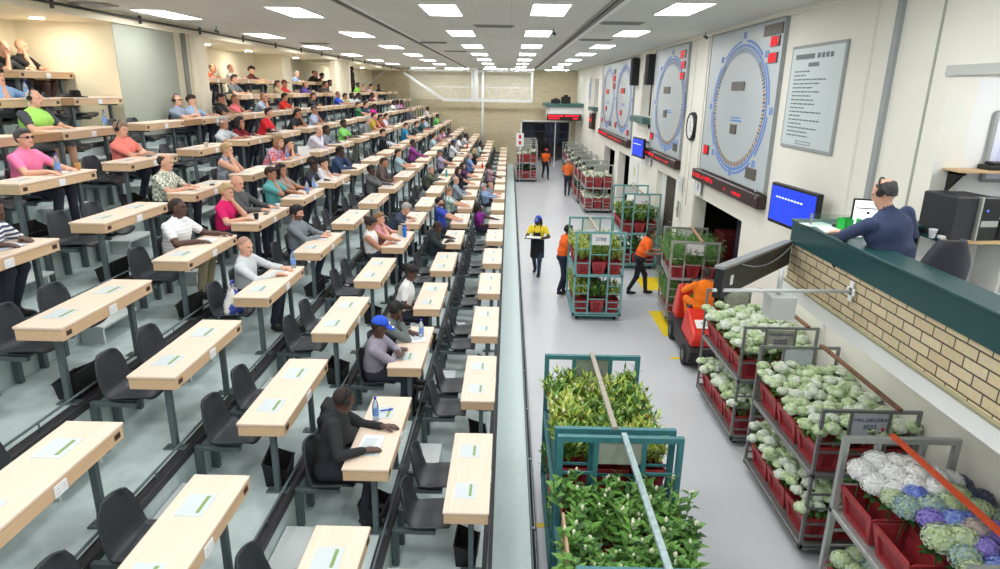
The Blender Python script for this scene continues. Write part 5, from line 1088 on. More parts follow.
def hair_mesh(style, Hc, M, h, col, seed, skin='w'):
    s = SDF(Hc - 0.30, Hc + 0.30, h); P = lambda x, y, z: Hc + M @ V(x, y, z)
    rr = random.Random(seed)
    cut = [(0.80, 0, -0.60, 0.030)]
    if style in ('short', 'bun', 'long'):
        s.ell(P(-0.014, 0, 0.022), (0.1055, 0.0855, 0.105), M, 1, 0, cut=cut + [(0, 0, -1, 0.085), (0.94, 0, 0.34, 0.082)])
        s.ell(P(0.022, 0, 0.082), (0.076, 0.064, 0.040), M, 1, 0.03)
        if style == 'bun': s.ell(P(-0.125, 0, 0.05), (0.045, 0.05, 0.045), M, 1, 0.02)
        if style == 'long':
            s.ell(P(-0.05, 0, -0.06), (0.075, 0.098, 0.14), M, 1, 0.04, cut=[(1, 0, 0, 0.045)])
            for y in (-1, 1): s.cone(P(0.0, y * 0.082, 0.02), P(0.0, y * 0.088, -0.16), 0.026, 0.022, 1, 0.03)
    elif style == 'curly':
        for i in range(34):
            a, z = rr.uniform(0, 2 * PI), rr.uniform(-0.5, 1); q = math.sqrt(1 - z * z); x, y = q * math.cos(a), q * math.sin(a)
            if 0.8 * x - 0.6 * z > 0.42: continue
            s.ell(P(-0.02 + 0.10 * x, 0.088 * y, 0.03 + 0.10 * z), (0.036, 0.036, 0.036), M, 1, 0.02)
    elif style == 'balding':
        s.ell(P(-0.014, 0, 0.020), (0.106, 0.086, 0.104), M, 1, 0, cut=[(0.86, 0, -0.5, 0.005), (0, 0, 1, 0.062), (0, 0, -1, 0.075)])
    elif style == 'shaved':
        s.ell(P(-0.013, 0, 0.020), (0.1000, 0.0800, 0.1000), M, 1, 0, cut=[(0.80, 0, -0.60, 0.018)])
    if style in ('short', 'bun', 'long', 'balding'):
        X, Y, Z = np.meshgrid(*s.ax, indexing='ij', sparse=True); ph = seed * 0.7
        s.d += (0.0055 * np.sin(95 * X + ph) * np.sin(88 * Y - ph) * np.sin(80 * Z + 1) + 0.006 * np.sin(41 * X + 37 * Y + ph) * np.sin(33 * Z - ph)).astype(np.float32)
    v, f, _ = s.mesh()
    return np_mesh('hair', v, f, [STUB[skin] if style == 'shaved' else HAIR[col]]) if len(f) else None
def extras(root, Hc, M, ex, fine):
    P = lambda x, y, z: Vector(Hc + M @ V(x, y, z))
    if 'cap' in ex:
        m = cmat(ex['cap'], 'cap'); h = 0.009 if fine else 0.016
        s = SDF(Hc - 0.26, Hc + 0.26, h)
        s.ell(Hc + M @ V(-0.012, 0, 0.03), (0.111, 0.091, 0.112), M, 1, 0, cut=[(0.25, 0, -0.97, -0.012)])
        s.ell(Hc + M @ V(0.105, 0, 0.042), (0.088, 0.078, 0.016), M, 1, 0.01)
        v, f, _ = s.mesh(); o = bpy.data.objects.new('cap', np_mesh('cap', v, f, [m])); link(o); o.parent = root
        if fine:
            b = MB(); c0 = P(0.097, 0, 0.085); b.bar(P(0.093, -0.03, 0.09), P(0.093, 0.03, 0.09), 0.012, 0.022); b.bar(P(0.155, -0.03, 0.062), P(0.155, 0.03, 0.062), 0.022, 0.006); b.build('cap_lettering', m_sign, o)
    if 'headset' in ex:
        b = MB(); prev = None
        for i in range(15):
            a = PI * i / 14; p = P(-0.01, 0.094 * math.cos(a), 0.02 + 0.112 * math.sin(a))
            if prev is not None: b.cyl(prev, p, 0.008, n=6)
            prev = p
        for y in (-1, 1): b.cyl(P(-0.005, y * 0.078, 0.0), P(-0.005, y * 0.108, 0.0), 0.032, n=12)
        b.build('headset', mat('headset_black', (0.13, 0.13, 0.14), rough=0.4), root)
    if 'glasses' in ex:
        b = MB()
        for y in (-1, 1):
            b.bar(P(0.098, y * 0.012, 0.006), P(0.094, y * 0.055, 0.006), 0.006, 0.028); b.bar(P(0.092, y * 0.058, 0.010), P(0.0, y * 0.084, 0.012), 0.004, 0.006)
        b.build('glasses', m_black, root)
TIMES = []
def make_person(root_name, loc, rz, label, J, hair, haircol, skin, topc, sleeve, ex, h, fine, group=None):
    """J: joints in local coordinates (x forward, y left, z up)"""
    pts = np.array([J[q] for q in ('pel', 'neck', 'head', 'eR', 'eL', 'wR', 'wL', 'kR', 'kL', 'aR', 'aL')])
    lo = pts.min(0) - V(0.34, 0.30, 0.20); hi = pts.max(0) + V(0.34, 0.30, 0.22); lo[2] = max(lo[2], -0.02)
    s = SDF(lo, hi, h)
    pel, neck, head = J['pel'], J['neck'], J['head']
    up = (neck - pel) / np.linalg.norm(neck - pel); lat = J['sL'] - J['sR']; lat = lat / np.linalg.norm(lat); fw = np.cross(lat, up); fw /= np.linalg.norm(fw); lat = np.cross(up, fw)
    Mt = np.stack([fw, lat, up], 1); TL = np.linalg.norm(neck - pel)
    fat = ex.get('fat', 1.04)
    s.ell(pel + up * 0.03, (0.125 * fat, 0.165 * fat, 0.12), Mt, TRO, 0.05)
    s.ell(pel + up * (0.36 * TL), (0.130 * fat, 0.165 * fat, 0.16), Mt, TOP, 0.06, 0.012)
    s.ell(pel + up * (0.70 * TL) + fw * 0.012, (0.128 * fat, 0.180 * fat, 0.165), Mt, TOP, 0.06, 0.01)
    s.cone(J['sR'] * 0.62 + J['sL'] * 0.38 + up * 0.015, J['sL'] * 0.62 + J['sR'] * 0.38 + up * 0.015, 0.072, 0.072, TOP, 0.06, 0.006)
    s.cone(neck - up * 0.05, neck + up * 0.02, 0.066, 0.058, TOP, 0.03, 0.002)
    s.cone(neck - up * 0.01, head + V(0, 0, -0.06), 0.054, 0.052, SKN, 0.03, 0.004)
    hf = J['gaze']; Mh = basis(hf)
    build_head(s, head, Mh, fine)
    for sd in 'RL':
        S, E, Wp = J['s' + sd], J['e' + sd], J['w' + sd]; y = -1 if sd == 'R' else 1
        lo_ = {'s': SKN, 'n': SKN}.get(sleeve, TOP); tl = TOP if sleeve != 'n' else SKN
        md = S + (E - S) * 0.62
        s.cone(S, md, 0.066, 0.056, TOP2 if (sleeve == 's' and ex.get('sleeve2')) else (tl if sleeve != 'n' or not ex.get('vest') else TOP2), 0.04, 0.006)
        s.cone(md, E, 0.049 if lo_ == SKN else 0.055, 0.044 if lo_ == SKN else 0.050, (TOP2 if ex.get('vest') else lo_), 0.012, 0)
        w2 = E + (Wp - E) * 0.86
        s.cone(E, w2, 0.045 if lo_ == SKN else 0.050, 0.031 if lo_ == SKN else 0.038, (TOP2 if ex.get('vest') else lo_), 0.012, 0.002)
        s.cone(w2, Wp, 0.028, 0.026, SKN, 0.012)
        hd, pl, tb = J['h' + sd]
        hand(s, Wp, hd, pl, tb, SKN, fine, ex.get('curl', 0.35))
        K, A = J['k' + sd], J['a' + sd]; Hp = pel + lat * (0.085 * y) + up * -0.01
        sh = TRO if not ex.get('shorts') else SKN
        s.cone(Hp, K, 0.090, 0.066, TRO, 0.05, 0.004)
        s.cone(K, A + V(0, 0, 0.06), 0.062, 0.050 if sh == TRO else 0.042, sh, 0.03)
        s.cone(A + V(0, 0, 0.08), A, 0.044, 0.040, sh, 0.015)
        fd = J.get('f' + sd, V(1, 0, 0)); s.ell(A + fd * 0.075 + V(0, 0, -0.035), (0.135, 0.048, 0.042), basis(fd), SHO, 0.015, 0.004); s.ell(A + fd * 0.02 + V(0, 0, -0.02), (0.06, 0.045, 0.05), basis(fd), SHO, 0.02)
    if fine:
        # collar of the shirt
        for i in range(7):
            a, a2 = -2.6 + 5.2 * i / 7, -2.6 + 5.2 * (i + 1) / 7
            q = lambda w: neck + up * 0.012 + (-fw * math.cos(w) * 0.058 + lat * math.sin(w) * 0.062) + up * (-0.02 * (1 - math.cos(w)) * 0.8)
            s.cone(q(a), q(a2), 0.016, 0.016, TOP, 0.008, 0.004)
    v, f, lab = s.mesh()
    # eyes, mouth, beard coloured on the face itself
    lp = (v - head) @ Mh
    if fine:
        for y in (-1, 1):
            m = (np.abs(lp[:, 1] - y * 0.031) < 0.0135) & (np.abs(lp[:, 2] - 0.004) < 0.0065) & (lp[:, 0] > 0.05); lab[m & (lab == SKN)] = EYE
        m = (np.abs(lp[:, 1]) < 0.024) & (np.abs(lp[:, 2] + 0.066) < 0.007) & (lp[:, 0] > 0.06); lab[m & (lab == SKN)] = LIP
    if ex.get('beard'):
        m = (lp[:, 2] < -0.040) & (lp[:, 2] > -0.13) & (lp[:, 0] > -0.02) & (np.abs(lp[:, 1]) < 0.08) & ((lp[:, 2] < -0.078) | (np.abs(lp[:, 1]) > 0.03) | (lp[:, 2] > -0.056)); lab[m & (lab == SKN)] = BRD
    top = ex.get('topmat') or cmat(topc); t2 = ex.get('top2') or (cmat(ex['stripe']) if 'stripe' in ex else top)
    mats = [SKIN[skin], SKIN[skin], top, cmat(ex.get('trouser', (0.17, 0.19, 0.25))), ex.get('shoe') or mat('shoe_dark', (0.11, 0.10, 0.10), rough=0.5), t2, m_eye, m_lipd if skin == 'b' else m_lip, STUB['m' if skin == 'w' else skin]]
    me = np_mesh('person', v, f, mats, lab[f[:, 0]].astype(int))
    o = bpy.data.objects.new(root_name, me); link(o); o.location = loc; o.rotation_euler = (0, 0, rz)
    tag(o, label, 'person', group)
    if hair not in ('bald', 'cap'):
        hm = hair_mesh(hair, head, Mh, max(h, 0.010) if fine else h * 0.9, haircol, len(label), skin)
        if hm: q = bpy.data.objects.new('hair', hm); link(q); q.parent = o
    elif hair == 'cap':
        hm = hair_mesh('shaved', head, Mh, max(h, 0.010) if fine else h * 0.9, haircol, 1, skin)
        if hm: q = bpy.data.objects.new('hair', hm); link(q); q.parent = o
    extras(o, head, Mh, ex, fine)
    return o
def seated_joints(dx, dy, dz, armR, armL, rr, gaze=None, zt=0.45, desk=DH, lean=0, deskx=0.20, wide=1.0):
    J = {}; dz = max(dz, 0.98)
    J['pel'] = V(0.0, 0.0, zt + 0.085)
    J['head'] = V(dx, dy, dz)
    J['neck'] = V(dx * 0.82 - 0.025, dy * 0.85, dz - 0.168 + (0.03 if lean else 0))
    up = J['neck'] - J['pel']; ln = np.linalg.norm(up)
    if ln > 0.56: J['pel'] = J['neck'] - up / ln * 0.56
    up = up / ln; lat = np.cross(up, V(1, 0, 0)); lat = lat / np.linalg.norm(lat)
    tw = rr.uniform(-0.12, 0.12); lat = lat + V(tw, 0, 0); lat /= np.linalg.norm(lat)
    if lat[1] < 0: lat = -lat
    sc = J['neck'] - up * 0.058
    J['sR'] = sc - lat * 0.198 * wide; J['sL'] = sc + lat * 0.198 * wide
    hd = J['head']
    for sd, md in (('R', armR), ('L', armL)):
        y = -1 if sd == 'R' else 1; S = J['s' + sd]
        if md == 'desk': T = V(deskx + 0.13 + rr.uniform(-0.02, 0.08), dy * 0.4 + y * rr.uniform(0.08, 0.20), desk + 0.035); hn = (V(1, -y * 0.35, -0.05), V(0, 0, -1), V(0.2, -y, 0)); hint = V(-0.4, y * 0.9, -0.5)
        elif md == 'deskfar': T = V(deskx + 0.24, dy * 0.4 + y * 0.26, desk + 0.04); hn = (V(1, y * 0.2, -0.05), V(0, 0, -1), V(0.2, -y, 0)); hint = V(-0.2, y * 0.7, -0.7)
        elif md == 'cross': T = V(deskx + 0.09, -y * 0.05, desk + (0.04 if sd == 'R' else 0.065)); hn = (V(0.35, -y * 1.0, 0), V(0, 0, -1), V(1, 0, 0)); hint = V(0.1, y * 1.0, -0.6)
        elif md == 'chin': T = hd + V(0.075, y * 0.035, -0.165); hn = (V(-0.15, -y * 0.2, 1), V(-1, 0, 0.1), V(0.2, -y * 0.6, 0.6)); hint = V(0.5, y * 0.5, -1)
        elif md == 'lap': T = V(0.24, y * 0.07, zt + 0.22); hn = (V(1, -y * 0.5, -0.1), V(0, 0, -1), V(0.2, -y, 0)); hint = V(-0.5, y * 0.8, -0.3)
        else: T = V(*md[0]); hn = tuple(V(*q) for q in md[1]); hint = V(*md[2])
        E, Wp = ik(S, T, 0.285, 0.25, hint); J['e' + sd], J['w' + sd] = E, Wp; J['h' + sd] = hn
        k = rr.uniform(-0.03, 0.05); J['k' + sd] = V(0.43 + k, y * rr.uniform(0.09, 0.16), zt + 0.095); J['a' + sd] = V(0.40 + k + rr.uniform(-0.14, 0.05), y * rr.uniform(0.08, 0.14), 0.085)
    J['gaze'] = V(*(gaze or (1, rr.uniform(-0.35, 0.12), rr.uniform(-0.25, 0.12))))
    return J
GAZE = {(1, 0, 0): (0.85, 0.55, -0.35), (1, 1, 0): (1, 0.25, -0.55), (1, 1, 1): (0.7, 0.7, -0.6), (1, 2, 0): (1, -0.3, -0.6), (2, 4, 0): (1, 0.2, -0.7), (1, 4, 0): (1, 0.1, -0.7), (2, 3, 0): (1, 0.2, -0.6), (4, 4, 0): (1, -0.1, -0.5)}
for row in PEOPLE:
    k, c, sN, (dx, dy, dz), hair, hcol, skin, topc, slv, aR, aL, ex, lab = row
    rr = random.Random(k * 100 + c * 7 + sN)
    ex = dict(ex); Y = seat_y(k, c, sN)
    if slv == 'm': slv = 'l'
    if lab.startswith('lime green polo shirt'): ex.update(sleeve2=1, top2=cmat((0.26, 0.28, 0.30)), shorts=1, fat=1.4)
    if lab.startswith('red and black'): ex.update(top2=cmat((0.15, 0.14, 0.15)), vest=1)
    if 'waistcoat' in lab: ex.update(vest=1, top2=cmat((0.80, 0.82, 0.86))); slv = 'l'
    if lab.startswith(('coral', 'pink polo', 'white polo', 'checked', 'grey long')): ex['fat'] = 1.22
    pt = ex.get('pat')
    if pt: ex['topmat'] = {'check': cloth_pattern('green_check', (0.90, 0.91, 0.86), (0.55, 0.58, 0.50), 'check'), 'stripe': cloth_pattern('navy_stripe', (0.93, 0.93, 0.95), (0.25, 0.27, 0.40), 'stripe'), 'stripe2': cloth_pattern('faint_stripe', (0.95, 0.95, 0.95), (0.87, 0.88, 0.89), 'stripe'),
                           'spots': cloth_pattern('grey_spots', (0.72, 0.74, 0.78), (0.50, 0.53, 0.60), 'v'), 'spots2': cloth_pattern('green_spots', (0.40, 0.62, 0.60), (0.88, 0.90, 0.86), 'v'), 'spots3': cloth_pattern('red_lilac', (0.85, 0.30, 0.25), (0.72, 0.70, 0.82), 'v')}[pt]
    zc = Zp(k)
    if Y < 13.6: h, fine = (0.0095 if k < 5 and Y < 9.5 else 0.0125), 2
    elif Y < 20: h, fine = 0.017, 1
    else: h, fine = 0.023, 0
    if fine == 2 and h > 0.01: fine = 1
    J = seated_joints(dx + 0.05, dy, dz, aR, aL, rr, GAZE.get((k, c, sN)), lean=ex.get('lean', 0), deskx=0.25, wide=0.6 + 0.4 * ex.get('fat', 1.04))
    o = make_person('person', (Xr(k) - W - 0.25, Y, zc), 0, 'person in ' + lab + ('' if 'tier' in lab else ', ' + tier_name(k)), J, hair, hcol, skin, topc, slv, ex, h, fine, 'seated buyers in the tiers')
    # papers in front of them
    if c >= 0 and R.random() < 0.8:
        paper(k, Xr(k) - 0.20 + R.uniform(-0.05, 0.05), Y + R.uniform(-0.1, 0.12), R.uniform(-0.4, 0.4), 0.10, 0.145, 'papers of ' + lab, R.choice(PAPER_M), n=R.choice((1, 2, 3)))

# dark coat over the empty chair next to the man in black
s = SDF(V(-0.45, -0.35, 0.2), V(0.35, 0.35, 1.0), 0.014); I3 = np.eye(3)
s.ell(V(-0.20, 0, 0.66), (0.09, 0.24, 0.22), I3, 1, 0.05); s.cone(V(-0.2, -0.2, 0.78), V(-0.12, -0.25, 0.45), 0.06, 0.05, 1, 0.04); s.cone(V(-0.2, 0.2, 0.78), V(-0.12, 0.25, 0.45), 0.06, 0.05, 1, 0.04); s.ell(V(-0.05, 0, 0.50), (0.16, 0.20, 0.06), I3, 1, 0.05); s.cone(V(-0.22, -0.08, 0.87), V(-0.22, 0.08, 0.87), 0.035, 0.035, 1, 0.03)
v, f, _ = s.mesh(); o = bpy.data.objects.new('coat', np_mesh('coat', v, f, [cmat((0.17, 0.18, 0.19))])); link(o); o.location = (Xr(1) + CX - 0.03, seat_y(1, 0, 1), Zp(1)); tag(o, 'dark coat over the chair between the black jacket and the blue cap', 'coat')
# ------------------------------------------------------------------ people standing on the sales floor, the tug driver and the auctioneer
def standing_joints(height, stride=0.0, armR=None, armL=None, gaze=(1, 0, -0.1), leanx=0.0, sway=0.0, swap=1):
    f = height / 1.75; J = {}
    J['pel'] = V(0, 0, 0.93 * f); J['neck'] = V(leanx * 0.8, sway, 1.47 * f); J['head'] = V(leanx + 0.03, sway, 1.64 * f)
    J['sR'] = V(leanx * 0.75, -0.195 + sway, 1.425 * f); J['sL'] = V(leanx * 0.75, 0.195 + sway, 1.425 * f)
    for sd, md in (('R', armR), ('L', armL)):
        y = -1 if sd == 'R' else 1; S = J['s' + sd]
        if md is None: T = V(0.08 + y * stride * 0.2, y * 0.24, 0.88 * f); hn = (V(0.2, 0, -1), V(0, -y, 0), V(1, 0, 0)); hint = V(-1, y * 0.3, 0)
        else: T, hn, hint = V(*md[0]), tuple(V(*q) for q in md[1]), V(*md[2])
        J['e' + sd], J['w' + sd] = ik(S, T, 0.29 * f, 0.255 * f, hint); J['h' + sd] = hn
        st = stride * y * swap
        J['a' + sd] = V(st, y * 0.09, 0.075 + (0.03 if st < 0 else 0)); mid = V(st * 0.55 + (0.07 if stride else 0.015), y * 0.10, 0.50 * f); J['k' + sd] = mid
    J['gaze'] = V(*gaze); return J
HOLD = ((1, -0.2, 0), (0, 0, 1), (0, -1, 0.2)); HOLDL = ((1, 0.2, 0), (0, 0, 1), (0, 1, 0.2))
ORANGE = (0.98, 0.42, 0.12); DKTR = (0.13, 0.14, 0.18)
# woman with blue cap, yellow shirt, dark apron, holding a tray; walks towards the camera (-y)
J = standing_joints(1.66, 0.17, ((0.26, -0.09, 1.10), ((0.6, 0.8, 0), (0, 0, 1), (0, 0, 1)), (-0.3, -1, -0.4)), ((0.26, 0.14, 1.10), ((0.6, -0.8, 0), (0, 0, 1), (0, 0, 1)), (-0.3, 1, -0.4)), gaze=(1, -0.25, -0.25))
o = make_person('person', (0.86, 17.6, 0), -PI / 2 - 0.25, 'person in a blue cap, yellow shirt and long black apron walking with a white tray', J, 'long', 'k', 'b', (0.95, 0.85, 0.20), 's', {'cap': (0.20, 0.36, 0.85), 'trouser': (0.17, 0.25, 0.35)}, 0.013, 1)
b = MB(); N = 14; pts = []
for j in range(6):
    z = 0.52 + 0.10 * j if j < 5 else 1.04
    for i in range(N + 1):
        a = -1.9 + 3.8 * i / N; fl = 0.185 + 0.02 * (1.0 - z) ; pts.append((0.03 + fl * 0.86 * math.cos(a), fl * math.sin(a) * 1.02, z))
b.add(pts, [(j * (N + 1) + i, j * (N + 1) + i + 1, (j + 1) * (N + 1) + i + 1, (j + 1) * (N + 1) + i) for j in range(5) for i in range(N)], 0, True)
b.box(0.135, 0.15, -0.10, 0.10, 1.02, 1.24); b.bar((0.14, -0.08, 1.24), (0.06, -0.08, 1.43), 0.025, 0.008); b.bar((0.14, 0.08, 1.24), (0.06, 0.08, 1.43), 0.025, 0.008)
b.build('apron', cmat((0.10, 0.105, 0.12)), o)
t = empty('tray', (0.73, 17.28, 1.125), -0.2); tag(t, 'white tray with a black rim held by the woman in the yellow shirt', 'tray'); b = MB(); b.cbox(-0.24, 0.24, -0.15, 0.15, 0, 0.018, 0.006); b.build('rim', m_black, t); b = MB(); b.cbox(-0.20, 0.20, -0.12, 0.12, 0.018, 0.026, 0.003); b.build('sheet', m_sign, t)
# man pushing the teal trolley (left side of it), seen from behind
J = standing_joints(1.80, 0.09, ((0.30, -0.06, 1.12), HOLD, (-0.2, -1, -0.5)), ((0.30, 0.22, 1.2), HOLDL, (-0.3, 0.5, -1)), gaze=(1, -0.1, -0.1), leanx=0.10)
make_person('person', (1.40, 15.75, 0), 0.25, 'person in an orange shirt and dark jeans holding the left side of the teal trolley', J, 'short', 'k', 'b', ORANGE, 's', {'trouser': (0.14, 0.17, 0.26), 'fat': 1.2}, 0.013, 1)
# man right of it, pulling the fern trolley
J = standing_joints(1.76, 0.24, ((0.34, -0.18, 1.12), HOLD, (-0.5, -0.4, -0.8)), ((0.40, 0.1, 1.15), HOLDL, (-0.3, 0.5, -1)), gaze=(1, -0.1, -0.15), leanx=0.24)
make_person('person', (3.36, 15.9, 0), 0.05, 'person in an orange shirt bending forward between the teal and the fern trolley', J, 'long', 'dk', 'm', ORANGE, 's', {'trouser': DKTR, 'fat': 1.2}, 0.013, 1)
J = standing_joints(1.80, 0.05, None, ((0.26, 0.1, 1.15), HOLDL, (-0.3, 0.8, -0.6)), gaze=(-0.2, 1, -0.2))
make_person('person', (2.92, 31.9, 0), 1.35, 'person in an orange shirt with a grey cap, seen from behind beside the white-flower trolley', J, 'cap', 'g', 'm', (0.93, 0.47, 0.20), 's', {'cap': (0.72, 0.70, 0.70), 'trouser': (0.15, 0.18, 0.26)}, 0.02, 1)
J = standing_joints(1.74, 0.22, None, None, gaze=(1, 0.1, -0.1))
make_person('person', (2.17, 38.2, 0), -PI / 2 + 0.3, 'person in an orange shirt and red cap walking near the far doorway', J, 'cap', 'k', 'b', (0.98, 0.45, 0.16), 's', {'cap': (0.75, 0.15, 0.15), 'trouser': (0.13, 0.14, 0.18)}, 0.022, 1)
J = standing_joints(1.78, 0.1, None, None)
make_person('person', (2.55, 46.6, 0), -PI / 2, 'person in dark clothes standing inside the far doorway', J, 'short', 'k', 'b', (0.10, 0.10, 0.12), 'l', {'trouser': (0.08, 0.08, 0.1)}, 0.024, 0)
J = standing_joints(1.7, 0.05, None, None, gaze=(1, -0.2, 0))
make_person('person', (-8.62, 36.8, Zp(8) + 0.4), 0, 'person in black standing upright behind the highest desks near the back wall', J, 'curly', 'k', 'b', (0.12, 0.12, 0.13), 'l', {'trouser': (0.1, 0.1, 0.12)}, 0.024, 0)
# people at the upper window of the right wall
J = seated_joints(0.05, 0.0, 1.2, 'desk', 'desk', random.Random(4), gaze=(1, 0.5, -0.3), deskx=0.15)
make_person('person', (4.86, 20.95, 3.42), PI, 'person in dark blue seated at the upper window in the right wall', J, 'short', 'dk', 'w', (0.16, 0.22, 0.34), 'l', {}, 0.02, 0)
# tug driver
J = seated_joints(0.0, 0.0, 1.20, ((0.34, -0.16, 0.88), ((1, 0.2, 0.1), (0, 0, -1), (0, 1, 0)), (-0.5, -0.8, -0.4)), ((0.36, 0.16, 0.86), ((1, -0.2, 0.1), (0, 0, -1), (0, -1, 0)), (-0.5, 0.8, -0.4)), random.Random(2), gaze=(1, 0.1, -0.1), desk=0.8)
make_person('person', (3.84, 12.0, 0.48), PI / 2 + 0.15, 'person in orange overalls driving the red tow tractor', J, 'shaved', 'k', 'b', (1.0, 0.50, 0.07), 'l', {'trouser': (1.0, 0.50, 0.07), 'fat': 1.22}, 0.012, 1)
# auctioneer: seen from behind, leaning on the counter
J = seated_joints(0.16, 0.10, 1.235, ((0.30, -0.22, 0.70), ((0.8, 0.6, 0), (0, 0, -1), (0, 1, 0)), (-0.4, -1, -0.2)), ((0.49, 0.09, 0.81), ((0.9, 0.4, -0.02), (0, 0, -1), (0.3, -1, 0)), (-0.3, 1, -0.2)), random.Random(9), gaze=(1, 0.25, -0.45), desk=0.78, wide=1.18)
make_person('person', (3.46, 5.60, ZF), PI / 2 + 0.42, 'person in a navy shirt with a headset at the green counter', J, 'balding', 'dg', 'w', (0.22, 0.265, 0.40), 'l', {'headset': 1, 'fat': 1.3}, 0.0095, 2)
# ------------------------------------------------------------------ flower trolleys
import bmesh
m_tealsteel = mat('teal_painted_steel', (0.235, 0.475, 0.505), rough=0.45, var=0.12, scale=12)
m_tealpale = mat('pale_teal_steel', (0.45, 0.66, 0.66), rough=0.45, var=0.08, scale=12)
m_cart = mat('trolley_steel', (0.52, 0.535, 0.53), rough=0.42, metal=0.45, var=0.12, scale=18)
m_cartw = mat('galvanised_steel', (0.70, 0.72, 0.71), rough=0.42, metal=0.45, var=0.1, scale=18)
m_rust = mat('rusty_bar', (0.50, 0.36, 0.27), rough=0.7, var=0.3, scale=14)
m_orbar = mat('orange_bar', (0.86, 0.33, 0.17), rough=0.5, var=0.08, scale=10)
m_wbar = mat('worn_bar', (0.66, 0.63, 0.575), rough=0.6, var=0.15, scale=20)
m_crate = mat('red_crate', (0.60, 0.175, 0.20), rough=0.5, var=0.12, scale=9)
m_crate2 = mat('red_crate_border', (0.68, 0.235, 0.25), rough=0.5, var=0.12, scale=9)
m_tyre = mat('tyre', (0.12, 0.12, 0.125), rough=0.8)
def crate_mesh(wx, wy, h):
    """tapered open crate; every side has a raised border round a recessed panel"""
    b = MB(); tp = 0.05
    C0 = [(-wx / 2 + tp, -wy / 2 + tp), (wx / 2 - tp, -wy / 2 + tp), (wx / 2 - tp, wy / 2 - tp), (-wx / 2 + tp, wy / 2 - tp)]
    C1 = [(-wx / 2, -wy / 2), (wx / 2, -wy / 2), (wx / 2, wy / 2), (-wx / 2, wy / 2)]
    for i in range(4):
        a0, a1 = Vector((*C0[i], 0)), Vector((*C0[(i + 1) % 4], 0)); t0, t1 = Vector((*C1[i], h)), Vector((*C1[(i + 1) % 4], h))
        n = (a1 - a0).cross(t0 - a0).normalized()
        P = lambda u, v, d=0.0: (a0.lerp(a1, u)).lerp(t0.lerp(t1, u), v) - n * d
        ul = 0.055 / (a1 - a0).length; us = [0, ul, 1 - ul, 1]; vs = [0, 0.16, 0.78, 1]
        for p in range(3):
            for q in range(3):
                if p == 1 and q == 1: continue
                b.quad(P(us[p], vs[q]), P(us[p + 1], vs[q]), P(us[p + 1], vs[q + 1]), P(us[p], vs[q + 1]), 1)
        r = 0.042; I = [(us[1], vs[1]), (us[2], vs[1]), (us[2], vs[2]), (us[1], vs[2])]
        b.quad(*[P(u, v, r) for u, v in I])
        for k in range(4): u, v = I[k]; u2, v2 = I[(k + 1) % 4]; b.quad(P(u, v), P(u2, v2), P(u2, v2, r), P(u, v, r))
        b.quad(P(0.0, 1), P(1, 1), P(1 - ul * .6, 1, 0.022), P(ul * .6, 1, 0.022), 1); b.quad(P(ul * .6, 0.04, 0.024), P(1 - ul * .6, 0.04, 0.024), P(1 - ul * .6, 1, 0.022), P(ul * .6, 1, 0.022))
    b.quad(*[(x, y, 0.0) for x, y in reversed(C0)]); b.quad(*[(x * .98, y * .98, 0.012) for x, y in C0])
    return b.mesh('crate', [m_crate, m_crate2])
CRATE = {}
def ico(sub):
    bm = bmesh.new(); bmesh.ops.create_icosphere(bm, subdivisions=sub, radius=1.0)
    v = np.array([x.co[:] for x in bm.verts]); f = [tuple(q.index for q in x.verts) for x in bm.faces]; bm.free(); return v, f
def bumpy(sub, n, amp, seed):
    v, f = ico(sub); rs = np.random.RandomState(seed); d = rs.normal(size=(n, 3)); d /= np.linalg.norm(d, axis=1)[:, None]
    c = np.clip(v @ d.T, -1, 1).max(1); ang = np.arccos(c); th = 2.2 / math.sqrt(n)
    r = 1 + amp * (1 - np.minimum(ang / th, 1) ** 2) - amp * 0.5
    return v * r[:, None], f
HEADS = {3: [bumpy(4, 70, 0.24, s) for s in range(3)], 2: [bumpy(3, 40, 0.24, s) for s in range(3)], 1: [bumpy(2, 22, 0.22, s) for s in range(3)]}
def put_head(b, c, r, rr, lvl, mi=0, flat=0.8):
    v, f = rr.choice(HEADS[lvl]); a = rr.uniform(0, 6.28); ca, sa = math.cos(a), math.sin(a)
    q = np.stack([(v[:, 0] * ca - v[:, 1] * sa) * r + c[0], (v[:, 0] * sa + v[:, 1] * ca) * r + c[1], v[:, 2] * r * flat + c[2]], 1)
    b.add(q.tolist(), f, mi, True)
def leaf(b, p, d, up, ln, wd, mi, droop=0.15):
    p = Vector(p); d = Vector(d).normalized(); s = d.cross(Vector(up)); s = s.normalized() if s.length > 1e-3 else Vector((1, 0, 0)); n = s.cross(d)
    m = p + d * ln * 0.48; t = p + d * ln - n * ln * droop
    b.add([p, m + s * wd / 2 + n * wd * 0.12, m, m - s * wd / 2 + n * wd * 0.12, t], [(0, 1, 2), (0, 2, 3), (1, 4, 2), (3, 2, 4)], mi, True)
def upv(rr, spread): 
    a = rr.uniform(0, 2 * PI); s = rr.uniform(0, spread); return Vector((math.cos(a) * s, math.sin(a) * s, 1)).normalized()
